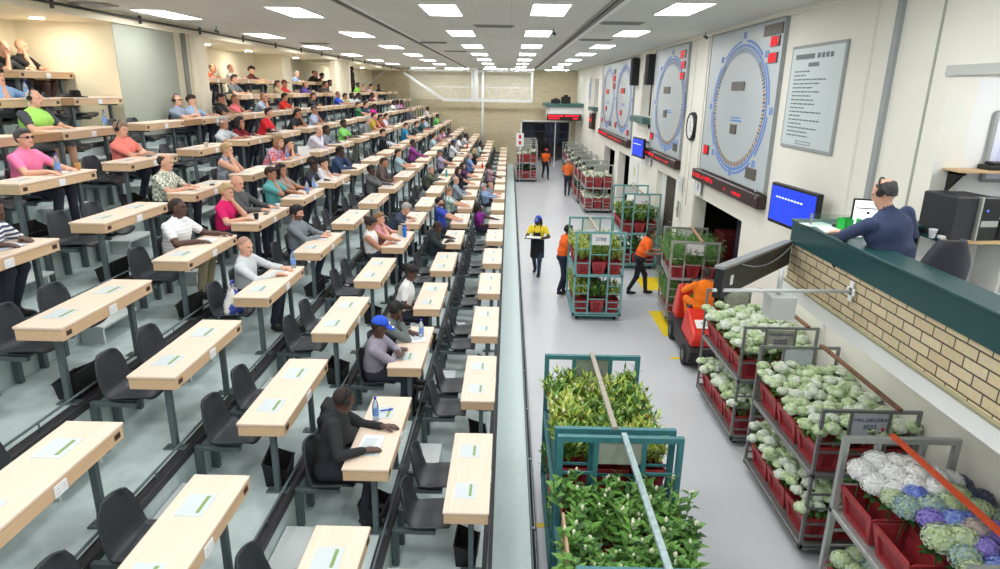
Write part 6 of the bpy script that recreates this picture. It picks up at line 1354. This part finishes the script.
GREENS = {'deep': mat('leaf_deep', (0.20, 0.36, 0.17), rough=0.5, var=0.25, scale=7), 'mid': mat('leaf_mid', (0.32, 0.50, 0.22), rough=0.5, var=0.22, scale=7), 'fresh': mat('leaf_fresh', (0.44, 0.63, 0.30), rough=0.45, var=0.2, scale=7), 'lime': mat('leaf_lime', (0.62, 0.72, 0.30), rough=0.5, var=0.2, scale=7),
          'yellow': mat('leaf_yellow', (0.74, 0.76, 0.36), rough=0.5, var=0.15, scale=7), 'dark': mat('leaf_dark', (0.13, 0.24, 0.14), rough=0.6, var=0.25, scale=7), 'fern': mat('fern_green', (0.47, 0.64, 0.35), rough=0.6, var=0.2, scale=5), 'fern2': mat('fern_dark', (0.35, 0.54, 0.26), rough=0.6, var=0.2, scale=5)}
m_vib = ramp_mat('snowball_green', [(0.64, 0.76, 0.52), (0.78, 0.86, 0.68), (0.88, 0.92, 0.81)], scale=16, rough=0.7)
m_vib2 = ramp_mat('snowball_white', [(0.80, 0.86, 0.76), (0.93, 0.95, 0.90)], scale=16, rough=0.7)
for q_ in ('snowball_green', 'snowball_white', 'hydrangea_x'):
    if q_ in MATS:
        nt = MATS[q_].node_tree; vo = nt.nodes.new('ShaderNodeTexVoronoi'); vo.inputs['Scale'].default_value = 62; bp = nt.nodes.new('ShaderNodeBump'); bp.inputs['Strength'].default_value = 0.9; bp.inputs['Distance'].default_value = 0.012; bp.invert = True
        tc = nt.nodes.new('ShaderNodeTexCoord'); nt.links.new(tc.outputs['Object'], vo.inputs['Vector']); nt.links.new(vo.outputs['Distance'], bp.inputs['Height']); nt.links.new(bp.outputs['Normal'], nt.nodes['Principled BSDF'].inputs['Normal'])
m_bud = mat('white_bud', (0.92, 0.92, 0.82), rough=0.5); m_obud = mat('orange_bud', (0.85, 0.45, 0.18), rough=0.5); m_cream_f = ramp_mat('cream_bloom', [(0.93, 0.93, 0.85), (0.86, 0.90, 0.74)], scale=18)
m_pinkf = mat('pale_pink_bloom', (0.90, 0.78, 0.72), rough=0.6, var=0.1, scale=20)
def bunch(kind, cx, cy, z, wx, wy, rr, lvl, over=0.0):
    """cut flowers standing in one crate: returns [(part name, mesh builder, materials)]; z = top of the crate"""
    F_, B_ = MB(), MB(); parts = []
    def spot(e=0.9): return rr.uniform(-wx / 2, wx / 2) * e, rr.uniform(-wy / 2, wy / 2) * e
    if kind in ('snowball', 'snowballwhite'):
        n = 16
        for i in range(n):
            x = (-0.42 + 0.28 * (i % 4)) * wx + rr.uniform(-.03, .03); y = (-0.42 + 0.28 * (i // 4)) * wy + rr.uniform(-.04, .04)
            put_head(B_, (x * 1.12 - over, y * 1.02, z + rr.uniform(0.16, 0.30)), rr.uniform(0.062, 0.092), rr, 2, 0 if rr.random() < .6 else 1, 0.66)
        for i in range(90 if lvl > 1 else 30):
            x, y = spot(1.1); d = upv(rr, 1.8); leaf(F_, (x, y, z + rr.uniform(-0.03, 0.16)), d, (0, 0, 1), rr.uniform(.09, .14), rr.uniform(.045, .07), rr.choice((0, 0, 1)))
        parts = [('foliage', F_, [GREENS['mid'], GREENS['fresh']]), ('blooms_and_buds', B_, [m_vib, m_vib2])]
    elif kind == 'buds':
        for i in range(22):
            x, y = spot(1.0); tilt = upv(rr, 0.5); hgt = rr.uniform(0.24, 0.40); p0 = Vector((x, y, z - 0.05))
            F_.cyl(p0, p0 + tilt * hgt, 0.005, n=5, cap=False, mi=1)
            for j in range(11):
                a = j * 2.4 + rr.uniform(-.3, .3); u = 0.30 + 0.70 * j / 10; dd = (Vector((math.cos(a), math.sin(a), 0)) * (1.1 - 0.35 * u) + tilt * (0.25 + 0.7 * u)).normalized()
                leaf(F_, p0 + tilt * hgt * u, dd, tilt, rr.uniform(.10, .155) * (1.1 - 0.3 * u), rr.uniform(.052, .074), 0 if rr.random() < .35 else 1 if rr.random() < .85 else 2, 0.25)
            if rr.random() < 0.42:
                q = p0 + tilt * (hgt + 0.02); 
                for e in range(1 if rr.random() < .7 else 2): put_head(B_, q + Vector((rr.uniform(-.02, .02), rr.uniform(-.02, .02), rr.uniform(0, .02))), rr.uniform(.011, .017), rr, 1, 0, 1.9)
        parts = [('foliage', F_, [GREENS['mid'], GREENS['fresh'], GREENS['deep']]), ('blooms_and_buds', B_, [m_bud])]  # this part holds the white buds of the shoots
    elif kind in ('lance', 'limelance', 'tallgreen'):
        st = 74 if lvl == 3 else 44 if lvl == 2 else 16
        for i in range(st):
            x, y = spot(0.95); tilt = upv(rr, 0.32); hgt = rr.uniform(0.2, 0.38); p0 = Vector((x, y, z - 0.06)); hgt *= (1.0 if lvl == 3 else 1.25)
            for j in range(10 if lvl > 1 else 6):
                a = rr.uniform(0, 6.28); u = rr.uniform(0.35, 1); dd = (Vector((math.cos(a), math.sin(a), 0)) * rr.uniform(.3, .9) + tilt).normalized()
                leaf(F_, p0 + tilt * hgt * u, dd, tilt, rr.uniform(.09, .15), rr.uniform(.024, .040), rr.choice((0, 0, 1, 1, 2)), 0.2)
            if rr.random() < 0.5:
                put_head(B_, p0 + tilt * (hgt + 0.0), rr.uniform(.012, .020), rr, 1, 0 if rr.random() < .75 else 1 if rr.random() < .35 else 2, 1.5)
        g = {'lance': ('lime', 'mid', 'fresh'), 'limelance': ('lime', 'yellow', 'fresh'), 'tallgreen': ('mid', 'deep', 'fresh')}[kind]
        parts = [('foliage', F_, [GREENS[q] for q in g]), ('blooms_and_buds', B_, [GREENS['yellow'], m_obud, m_bud] if kind != 'limelance' else [m_cream_f, m_pinkf, GREENS['yellow']])]
    elif kind == 'fern':
        for i in range(52):
            x, y = spot(1.15); tilt = upv(rr, 0.95); hgt = rr.uniform(0.32, 0.66); p0 = Vector((x, y, z - 0.05))
            F_.cyl(p0, p0 + tilt * hgt, 0.003, n=4, cap=False, mi=1)
            for j in range(34):
                u = rr.uniform(0.2, 1); dd = Vector((rr.uniform(-1, 1), rr.uniform(-1, 1), rr.uniform(-.25, .9))).normalized(); q = p0 + tilt * hgt * u; e = q + dd * rr.uniform(.05, .11) * (1.3 - .6 * u); s = dd.orthogonal().normalized() * 0.0045
                F_.add([q - s, q + s, e + s * .4, e - s * .4], [(0, 1, 2, 3)], rr.choice((0, 0, 1)))
        parts = [('foliage', F_, [GREENS['fern'], GREENS['fern2']])]
    elif kind == 'white':
        for i in range(20): x, y = spot(1.02); put_head(B_, (x, y, z + rr.uniform(.04, .12)), rr.uniform(.05, .08), rr, 1, rr.choice((0, 0, 1)), .7)
        for i in range(14): x, y = spot(); leaf(F_, (x, y, z + rr.uniform(0, .1)), upv(rr, 1.2), (0, 0, 1), .12, .05, 0)
        parts = [('foliage', F_, [GREENS['mid']]), ('blooms_and_buds', B_, [m_cream_f, m_vib2])]
    elif kind == 'darkgreen':
        for i in range(60): x, y = spot(); leaf(F_, (x, y, z + rr.uniform(-.04, .12)), upv(rr, 1.2), (0, 0, 1), rr.uniform(.1, .16), rr.uniform(.04, .06), rr.choice((0, 0, 1)))
        parts = [('foliage', F_, [GREENS['dark'], GREENS['deep']])]
    return parts
KINDN = {'snowball': 'pale green snowball blooms', 'snowballwhite': 'whitish snowball blooms', 'buds': 'broad-leaved stems with white buds', 'lance': 'yellow-green leafy stems', 'limelance': 'yellow and cream stems', 'tallgreen': 'dark green leafy stems', 'fern': 'feathery green fern', 'white': 'white blooms', 'darkgreen': 'dark green leaves'}
def trolley(x0, x1, y0, y1, H, mf, short, tname, levels, bar=None, barx=None, sign=None, lvl=2, shelf=1.07, cols=(0, 1, 2), rows=(0, 1, 2), lowmask=None, backpanel=True, msign=None, fr=0.045, thin=False, CHT=0.30, rz=0.0):
    cx, cy = (x0 + x1) / 2, (y0 + y1) / 2; w, l = x1 - x0, y1 - y0
    t = empty('flower_trolley', (cx, cy, 0), rz); tag(t, tname, 'trolley', 'flower trolleys on the sales floor')
    hw, hl = w / 2, l / 2
    b = MB(); b.cbox(-hw, hw, -hl, hl, 0.15, 0.175, 0.005); 
    for a in ((-hw, hw, -hl, -hl + .04), (-hw, hw, hl - .04, hl), (-hw, -hw + .04, -hl, hl), (hw - .04, hw, -hl, hl)): b.cbox(*a, 0.12, 0.20, 0.005)
    b.build('base', mf, t)
    b = MB(); b.box(-hw + .03, hw - .03, -hl + .03, hl - .03, shelf - .02, shelf - .005)
    for a in ((-hw, -hw + .04, -hl, hl), (hw - .04, hw, -hl, hl), (-hw, hw, -hl, -hl + .03), (-hw, hw, hl - .03, hl)): b.cbox(*a, shelf - .03, shelf + .025, 0.005)
    b.build('shelf', mf, t)
    for sx in (-1, 1):
        for sy in (-1, 1):
            b = MB(); x, y = sx * (hw - .12), sy * (hl - .18); b.cyl((x - .025, y, .07), (x + .025, y, .07), .07, n=16); b.bar((x, y, .07), (x, y, .15), .07, .03, mi=1); b.build('wheel', [m_tyre, m_darksteel], t)
    for sy in (-1, 1):
        y = sy * (hl - fr / 2); b = MB(); z0 = 0.13; f2 = fr * (0.6 if thin else 0.8)
        for x in (-hw + fr / 2, hw - fr / 2): b.bar((x, y, z0), (x, y, H), fr, fr, up=(0, 1, 0))
        b.bar((-hw + fr, y, H - fr / 2 - .001), (hw - fr, y, H - fr / 2 - .001), fr * .96, fr)
        xi = w / 6 + 0.03
        for x in (-xi, xi): b.bar((x, y, z0), (x, y, H - fr), f2, f2, up=(0, 1, 0))
        for z in (H - 0.40, shelf + 0.28, shelf - 0.24, shelf - 0.42, 0.45, 0.30):
            for a, c in ((-hw + fr, -xi - f2 / 2), (xi + f2 / 2, hw - fr)): b.bar((a, y, z), (c, y, z), 0.018, 0.022)
        for z in (H - 0.52, shelf + 0.02, 0.52): b.bar((-xi + f2 / 2, y, z), (xi - f2 / 2, y, z), 0.018, 0.022)
        b.build('end_frame', mf, t)
        if backpanel:
            b = MB(); b.cbox(-xi + .02, xi - .02, y - .008, y + .008, H - .30, H - .05, .003); pn = b.build('sign_plate', msign or mat('grey_plate', (0.60, 0.62, 0.58), rough=0.5, var=0.1, scale=10), t)
            if sign is not None and sy < 0 and len(sign) != 1:
                mo = MB(); rm = random.Random(len(short))
                for q in range(9): put_head(mo, (rm.uniform(-.02, xi * .75), y - 0.009, H - .27 + rm.uniform(0, .06)), rm.uniform(.010, .020), rm, 1, q % 3)
                if msign is not None and 'tractor' not in short: mo.build('sign_motif', [mat('motif_red', (0.75, 0.22, 0.18)), mat('motif_dark', (0.22, 0.16, 0.18)), GREENS['mid']], pn)
            if sign and sy < 0:
                for q, (tx, sz, dz) in enumerate(sign): text('lettering', tx, sz, mat('stencil_blue', (0.20, 0.26, 0.42)), pn, (0, y - 0.010, H - .175 + dz), (PI / 2, 0, 0), 0.0015)
    if bar:
        bx = (barx if barx is not None else cx) - cx; b = MB(); b.bar((bx, -hl, H + 0.012), (bx, hl, H + 0.012), 0.05, 0.03); b.build('top_bar', bar, t)
    cwx, cwy = (w - .07) / 3 - .016, (l - .08) / 3 - .03; key = (round(cwx, 3), round(cwy, 3), CHT)
    if key not in CRATE: CRATE[key] = crate_mesh(cwx, cwy, CHT)
    rr = random.Random(int(x0 * 100 + y0 * 10))
    for lv, (zz, kinds) in enumerate(((0.178, levels[0]), (shelf + 0.001, levels[1]))):
        if kinds is None: continue
        for i in (0, 1, 2):
            for j in (0, 1, 2):
                if lv == 0 and i == 2 and j > 0: continue
                if lv == 0 and i == 1 and j == 2: continue
                x = cx + (i - 1) * (w - .07) / 3; y = cy + (j - 1) * (l - .08) / 3
                dx_, dy_ = x - cx, y - cy; x, y = cx + dx_ * math.cos(rz) - dy_ * math.sin(rz), cy + dx_ * math.sin(rz) + dy_ * math.cos(rz)
                wh = '%s %s, %s shelf, %s' % (('near', 'middle', 'far')[j], ('left', 'centre', 'right')[i], ('lower', 'upper')[lv], short)
                o = mobj('flower_crate', CRATE[key], None, (x, y, zz)); o.rotation_euler = (0, 0, rz); tag(o, 'red crate, ' + wh, 'crate', 'red flower crates on the trolleys')
                kd = kinds[(i + 2 * j) % len(kinds)] if isinstance(kinds, (list, tuple)) else kinds
                if kd is None: continue
                q = empty('flower_bunch', (x, y, zz), rz); tag(q, KINDN[kd] + ', ' + wh, 'flowers', 'cut flowers in the crates')
                for nm, mb, ms in bunch(kd, x, y, CHT - 0.01, cwx, cwy, rr, lvl, 0.05 if i == 0 else 0): 
                    if mb.f: mb.build(nm, ms, q)
    return t
trolley(3.32, 4.36, 8.45, 10.25, 1.90, m_cart, 'snowball trolley by the tractor', 'steel trolley of pale green snowball flowers beside the red tractor', ('snowball', 'snowball'), fr=0.034, bar=m_rust, barx=4.2, sign=[('MALDIFLORA', 0.058, .065), ('3002', 0.10, -.045)], msign=mat('zinc_plate', (0.62, 0.62, 0.57), rough=0.5, var=0.2, scale=9))
trolley(3.32, 4.36, 6.10, 7.88, 1.86, m_cart, 'middle snowball trolley', 'steel trolley of pale snowball flowers between the hydrangeas and the tractor trolley', ('snowball', 'snowball'), fr=0.034, bar=m_rust, barx=4.12, sign=[('MALDIFLORA', 0.058, .06), ('3033', 0.075, -.02)], msign=mat('pale_sign', (0.74, 0.76, 0.80), rough=0.45, var=0.08, scale=20))
C_ = trolley(3.25, 4.36, 3.74, 5.55, 1.88, m_cartw, 'hydrangea trolley', 'steel trolley of blue and white hydrangeas, nearest the camera at the right', (None, None), bar=m_orbar, barx=3.72, backpanel=False, fr=0.055)
trolley(0.50, 1.68, 5.60, 7.46, 1.86, m_tealsteel, 'second teal trolley', 'teal trolley of yellow-green stems, second from the camera beside the walkway', ('tallgreen', ('lance', 'lance', 'limelance')), bar=m_wbar, barx=1.08, lvl=3, fr=0.055)
trolley(0.52, 1.72, 3.66, 5.50, 1.86, m_tealsteel, 'nearest teal trolley', 'teal trolley of white-budded shoots, nearest the camera beside the walkway', ('tallgreen', 'buds'), bar=mat('pale_blue_bar', (0.62, 0.70, 0.71), rough=0.55, var=0.25, scale=16), barx=1.15, lvl=3, fr=0.055, shelf=0.86)
trolley(1.50, 2.60, 13.8, 15.55, 2.07, m_tealpale, 'pale teal trolley', 'pale teal trolley of yellow and cream flowers in mid sales floor', (('limelance', 'tallgreen'), ('limelance', 'lance')), bar=m_wbar, barx=1.98, sign=[('3788', 0.12, 0)], msign=m_sign)
trolley(3.27, 4.36, 18.3, 20.1, 2.24, m_tealpale, 'rear pale teal trolley', 'pale teal trolley of green stems behind the bending person in orange', (('darkgreen', 'tallgreen'), ('tallgreen', 'lance', 'tallgreen')), bar=m_wbar, sign=[], msign=m_sign)
trolley(3.655, 4.695, 13.62, 15.24, 1.92, m_cartw, 'fern trolley', 'steel trolley of feathery green fern in front of the dark opening', ('fern', 'fern'), bar=mat('pale_wood_bar', (0.80, 0.64, 0.50), rough=0.6), barx=4.3, rz=-0.12, sign=[], msign=m_sign)
trolley(3.24, 4.40, 27.3, 29.1, 2.06, m_cartw, 'white-bloom trolley', 'steel trolley of white blooms in front of the far row of trolleys', ('white', 'white'), lvl=1, thin=True, CHT=0.44)
trolley(0.42, 1.62, 36.75, 38.5, 2.10, m_cartw, 'lone far trolley', 'steel trolley of red crates standing alone near the far doorway', ('darkgreen', ('white', None, 'darkgreen')), lvl=1, thin=True, CHT=0.44)
trolley(0.60, 1.70, 39.4, 41.0, 2.15, m_cartw, 'half-hidden trolley', 'steel trolley half hidden behind the lone far trolley', ('darkgreen', 'white'), lvl=1, thin=True)
for i, y in enumerate((29.7, 31.95, 34.1, 36.25, 38.4)):
    trolley(3.16 + (0.03 * i), 4.30, y, y + 1.8, 2.0 + 0.04 * (i % 2), m_cartw, ORD[i] + ' trolley of the far row', ORD[i] + ' steel trolley of the far row along the right wall', ('darkgreen', ('white', 'darkgreen', None)), lvl=1, thin=True, CHT=0.44)
# a second light strip: crates of the hydrangea trolley and its blooms, each head its own flower
cwx, cwy = (1.11 - .07) / 3 - .016, (1.81 - .08) / 3 - .03
CB = crate_mesh(cwx, cwy, 0.30); rr = random.Random(11)
for lv, zz in ((0, 0.178), (1, 1.071)):
    for i in range(3):
        for j in range(3):
            if lv == 0 and i == 2: continue
            o = mobj('flower_crate', CB, None, (3.805 + (i - 1) * 0.347, 4.645 + (j - 1) * 0.577, zz)); tag(o, 'red crate, %s %s, %s shelf, hydrangea trolley' % (('near', 'middle', 'far')[j], ('left', 'centre', 'right')[i], ('lower', 'upper')[lv]), 'crate', 'red flower crates on the trolleys')
HC = {'white': ramp_mat('hydrangea_white', [(0.95, 0.96, 0.95), (0.985, 0.985, 0.98)], scale=30), 'blue': ramp_mat('hydrangea_blue', [(0.36, 0.46, 0.82), (0.52, 0.60, 0.90), (0.60, 0.72, 0.86)], scale=26), 'violet': ramp_mat('hydrangea_violet', [(0.48, 0.42, 0.80), (0.66, 0.60, 0.88)], scale=26),
      'pale green': ramp_mat('hydrangea_green', [(0.70, 0.78, 0.55), (0.82, 0.87, 0.70), (0.68, 0.80, 0.78)], scale=22), 'blue-green': ramp_mat('hydrangea_bluegreen', [(0.52, 0.66, 0.76), (0.66, 0.76, 0.72), (0.74, 0.80, 0.62)], scale=24), 'dusky': ramp_mat('hydrangea_dusky', [(0.30, 0.34, 0.44), (0.42, 0.44, 0.55)], scale=24), 'peach': ramp_mat('hydrangea_peach', [(0.76, 0.70, 0.62), (0.70, 0.66, 0.74)], scale=24)}
def floret_head(r, seed):
    rs = random.Random(seed); b = MB(); v, f = ico(2); b.add((v * r * 0.93 * np.array([1, 1, .8])).tolist(), f, 0, True); n = 170
    for i in range(n):
        z = 1 - 1.55 * (i + .5) / n; a = i * 2.39996; q = math.sqrt(max(0, 1 - z * z)); nrm = Vector((q * math.cos(a), q * math.sin(a), z)); nrm = (nrm + Vector((rs.uniform(-.15, .15), rs.uniform(-.15, .15), rs.uniform(-.1, .1)))).normalized()
        c = Vector((nrm.x * r, nrm.y * r, nrm.z * r * .8)) * rs.uniform(.95, 1.04); u = nrm.orthogonal().normalized(); w_ = nrm.cross(u); th = rs.uniform(0, 1.57); u, w_ = u * math.cos(th) + w_ * math.sin(th), w_ * math.cos(th) - u * math.sin(th); s = r * rs.uniform(.13, .17)
        for k in range(4):
            e = u if k % 2 == 0 else w_; g = w_ if k % 2 == 0 else u; e = e if k < 2 else -e
            b.add([c, c + e * s * .55 + g * s * .45 + nrm * s * .25, c + e * s + nrm * s * .30, c + e * s * .55 - g * s * .45 + nrm * s * .25], [(0, 1, 2, 3)], 0, True)
    return b
HM = {}
cnt = {}
def hyd(x, y, z, r, col, where):
    cnt[col + where] = cnt.get(col + where, 0) + 1
    t = empty('hydrangea', (x, y, z), rr.uniform(0, 6.28)); tag(t, '%s hydrangea head, %s of its colour, %s, near right trolley' % (col, ORD[cnt[col + where] - 1], where), 'flower', 'hydrangea heads of the near right trolley')
    key = (round(r, 2), col)
    if key not in HM: HM[key] = floret_head(r, len(HM)).mesh('bloom', [HC[col]])
    mobj('bloom', HM[key], t)
    b = MB(); b.cyl((0, 0, -r * .6), (0.02, 0.02, -0.36), 0.006, n=6, cap=False)
    for k in range(5): a = rr.uniform(0, 6.28); leaf(b, (0, 0, -r * .75 - .05 * k / 4), (math.cos(a), math.sin(a), rr.uniform(-.1, .3)), (0, 0, 1), rr.uniform(.11, .16), rr.uniform(.06, .085), 0)
    b.build('leafy_stem', [GREENS['deep']], t)
for x, y, z, r, c in ((3.33, 5.33, 1.62, .11, 'white'), (3.50, 5.40, 1.66, .115, 'white'), (3.66, 5.36, 1.66, .115, 'white'), (3.82, 5.34, 1.66, .12, 'white'), (3.36, 5.14, 1.60, .11, 'white'), (3.54, 5.20, 1.66, .12, 'white'), (3.72, 5.17, 1.67, .12, 'white'), (3.90, 5.16, 1.66, .11, 'white'), (4.08, 5.22, 1.60, .10, 'white'), (3.46, 5.02, 1.62, .10, 'white'), (3.62, 5.03, 1.66, .11, 'white'), (3.79, 4.98, 1.66, .11, 'white'),
                      (3.56, 4.90, 1.66, .085, 'blue'), (3.45, 4.80, 1.60, .11, 'blue-green'), (3.62, 4.76, 1.63, .115, 'blue-green'), (3.40, 4.93, 1.60, .09, 'pale green'), (3.79, 4.80, 1.64, .11, 'pale green'), (3.95, 4.95, 1.62, .11, 'pale green'), (4.10, 5.02, 1.56, .10, 'dusky'), (4.20, 5.25, 1.54, .10, 'dusky'), (4.26, 5.05, 1.52, .10, 'dusky'), (4.02, 4.76, 1.60, .11, 'pale green'),
                      (3.53, 4.60, 1.62, .10, 'violet'), (3.68, 4.56, 1.64, .10, 'blue'), (3.83, 4.60, 1.62, .09, 'blue'), (3.48, 4.40, 1.60, .12, 'pale green'), (3.62, 4.36, 1.62, .12, 'pale green'), (3.77, 4.43, 1.66, .10, 'peach'), (3.90, 4.40, 1.64, .12, 'violet'), (3.72, 4.26, 1.62, .10, 'violet'), (4.06, 4.50, 1.58, .12, 'pale green'), (3.55, 4.20, 1.58, .11, 'blue-green'), (3.93, 4.20, 1.62, .11, 'pale green'), (4.18, 4.70, 1.54, .11, 'blue-green'), (3.5, 4.0, 1.58, .11, 'pale green'), (3.7, 4.03, 1.6, .11, 'blue'), (3.9, 4.0, 1.6, .11, 'blue-green'), (4.1, 4.2, 1.56, .11, 'dusky')):
    hyd(x + 0.03, y, z + 0.02, r * 1.12, c, 'upper shelf')
for x, y, z, r, c in ((3.32, 5.30, 0.66, .10, 'pale green'), (3.50, 5.36, 0.66, .10, 'pale green'), (3.36, 5.12, 0.66, .10, 'pale green'), (3.54, 5.14, 0.68, .11, 'blue-green'), (3.36, 4.92, 0.66, .11, 'blue-green'), (3.55, 4.92, 0.66, .11, 'blue-green'), (3.40, 4.70, 0.66, .11, 'blue-green'), (3.72, 5.25, 0.66, .11, 'pale green'), (3.4, 4.45, 0.66, .11, 'pale green')):
    hyd(x, y, z, r, c, 'lower shelf')
t = empty('flower_bunch', (3.52, 5.36, 1.08)); tag(t, 'blue paper sleeves of hydrangea bunches at the near right trolley', 'flowers')
b = MB(); b.cyl((0.02, -0.42, 0.52), (0.10, -0.52, 0.66), 0.03, 0.06, n=12); b.build('sleeve', mat('blue_sleeve', (0.38, 0.46, 0.84), rough=0.5), t)
# cardboard in the near teal trolley, labels
b = MB(); b.box(-0.02, 0.0, -0.28, 0.28, 0, 0.32); o = b.build('cardboard', mat('cardboard', (0.74, 0.62, 0.50), rough=0.8, var=0.08), loc=(0.545, 4.55, 1.15)); tag(o, 'sheet of cardboard at the left side of the near teal trolley', 'cardboard')

# ------------------------------------------------------------------ red tow tractor
t = empty('tow_tractor', (3.86, 12.1, 0), -0.06); tag(t, 'red and black electric tow tractor with a driver beside the snowball trolleys', 'tractor')
m_tr = mat('tractor_red', (0.86, 0.205, 0.155), rough=0.35, var=0.06, scale=4); m_trk = mat('tractor_black', (0.15, 0.15, 0.16), rough=0.55)
def slab(b, pts, x0, x1, mi=0):
    """extrude a side outline (y, z) across x with slightly narrower top"""
    n = len(pts); vs = [(x0 + 0.05 * (z > .7), y, z) for y, z in pts] + [(x1 - 0.05 * (z > .7), y, z) for y, z in pts]
    b.add(vs, [tuple(range(n)), tuple(reversed(range(n, 2 * n)))] + [(i, n + i, n + (i + 1) % n, (i + 1) % n) for i in range(n)], mi)
b = MB(); slab(b, [(-0.98, .16), (-1.0, .42), (-0.92, .50), (1.02, .50), (1.14, .40), (1.14, .16)], -0.40, 0.40); b.build('chassis', m_trk, t)
b = MB(); slab(b, [(-0.96, .48), (-0.97, .60), (-0.90, .72), (-0.35, .90), (-0.22, .98), (-0.06, .96), (-0.02, .48)], -0.37, 0.37); o = b.build('rear_hood', m_tr, t); bv = o.modifiers.new('bevel', 'BEVEL'); bv.width = 0.035; bv.segments = 3
b = MB(); slab(b, [(0.62, .48), (0.62, 1.12), (0.70, 1.22), (0.92, 1.16), (1.06, .80), (1.08, .48)], -0.36, 0.36); o = b.build('front_cowl', m_tr, t); bv = o.modifiers.new('bevel', 'BEVEL'); bv.width = 0.04; bv.segments = 3
b = MB(); b.cyl((-0.05, .615, 1.0), (-0.05, .60, 1.0), 0.05, n=16); b.build('green_sticker', mat('sticker_green', (0.25, 0.62, 0.22)), t)
b = MB(); M = Matrix.Translation((-0.02, -0.63, .822)) @ Matrix.Rotation(0.315, 4, 'X'); b.cbox(-0.22, 0.20, -0.13, 0.13, 0, 0.006, .002, M=M); pl = b.build('hood_label', m_sign, t)
b = MB()
for i in range(7): a = 0.3 + 2.4 * i / 6; a2 = 0.3 + 2.4 * (i + 1) / 6; b.bar(M @ Vector((-0.05 + .06 * math.cos(a), .0 + .05 * math.sin(a), .008)), M @ Vector((-0.05 + .06 * math.cos(a2), .05 * math.sin(a2), .008)), .025, .004)
b.bar(M @ Vector((-0.10, -.02, .008)), M @ Vector((0.03, -.06, .008)), .022, .004); b.build('green_mark', mat('label_green', (0.10, 0.58, 0.38)), pl)
b = MB(); b.cbox(-0.25, 0.25, -0.02, 0.40, .88, .98, .03); b.cbox(-0.24, 0.24, -0.12, 0.0, .90, 1.05, .04); b.build('seat', m_trk, t)
b = MB()
for i in range(20): a, a2 = 2 * PI * i / 20, 2 * PI * (i + 1) / 20; b.cyl((.15 * math.cos(a), .60 + .10 * math.sin(a), 1.26 + .08 * math.sin(a)), (.15 * math.cos(a2), .60 + .10 * math.sin(a2), 1.26 + .08 * math.sin(a2)), .014, n=6)
b.cyl((0, .62, 1.24), (0, .72, 1.05), .02, n=8); b.build('steering_wheel', m_trk, t)
for x in (-0.36, 0.36):
    for y in (-0.62, 0.72):
        b = MB(); b.cyl((x - .07, y, .20), (x + .07, y, .20), .20, n=24); b.cyl((x - .075, y, .20), (x + .075, y, .20), .10, n=16, mi=1); b.build('wheel', [m_tyre, m_darksteel], t)
b = MB(); b.cbox(-0.40, 0.40, -1.06, -0.96, .26, .44, .02); b.build('rear_bumper', m_trk, t)
b = MB(); b.box(0.10, 0.2, -1.066, -1.06, .30, .38); b.build('tail_plate', m_sign, t)
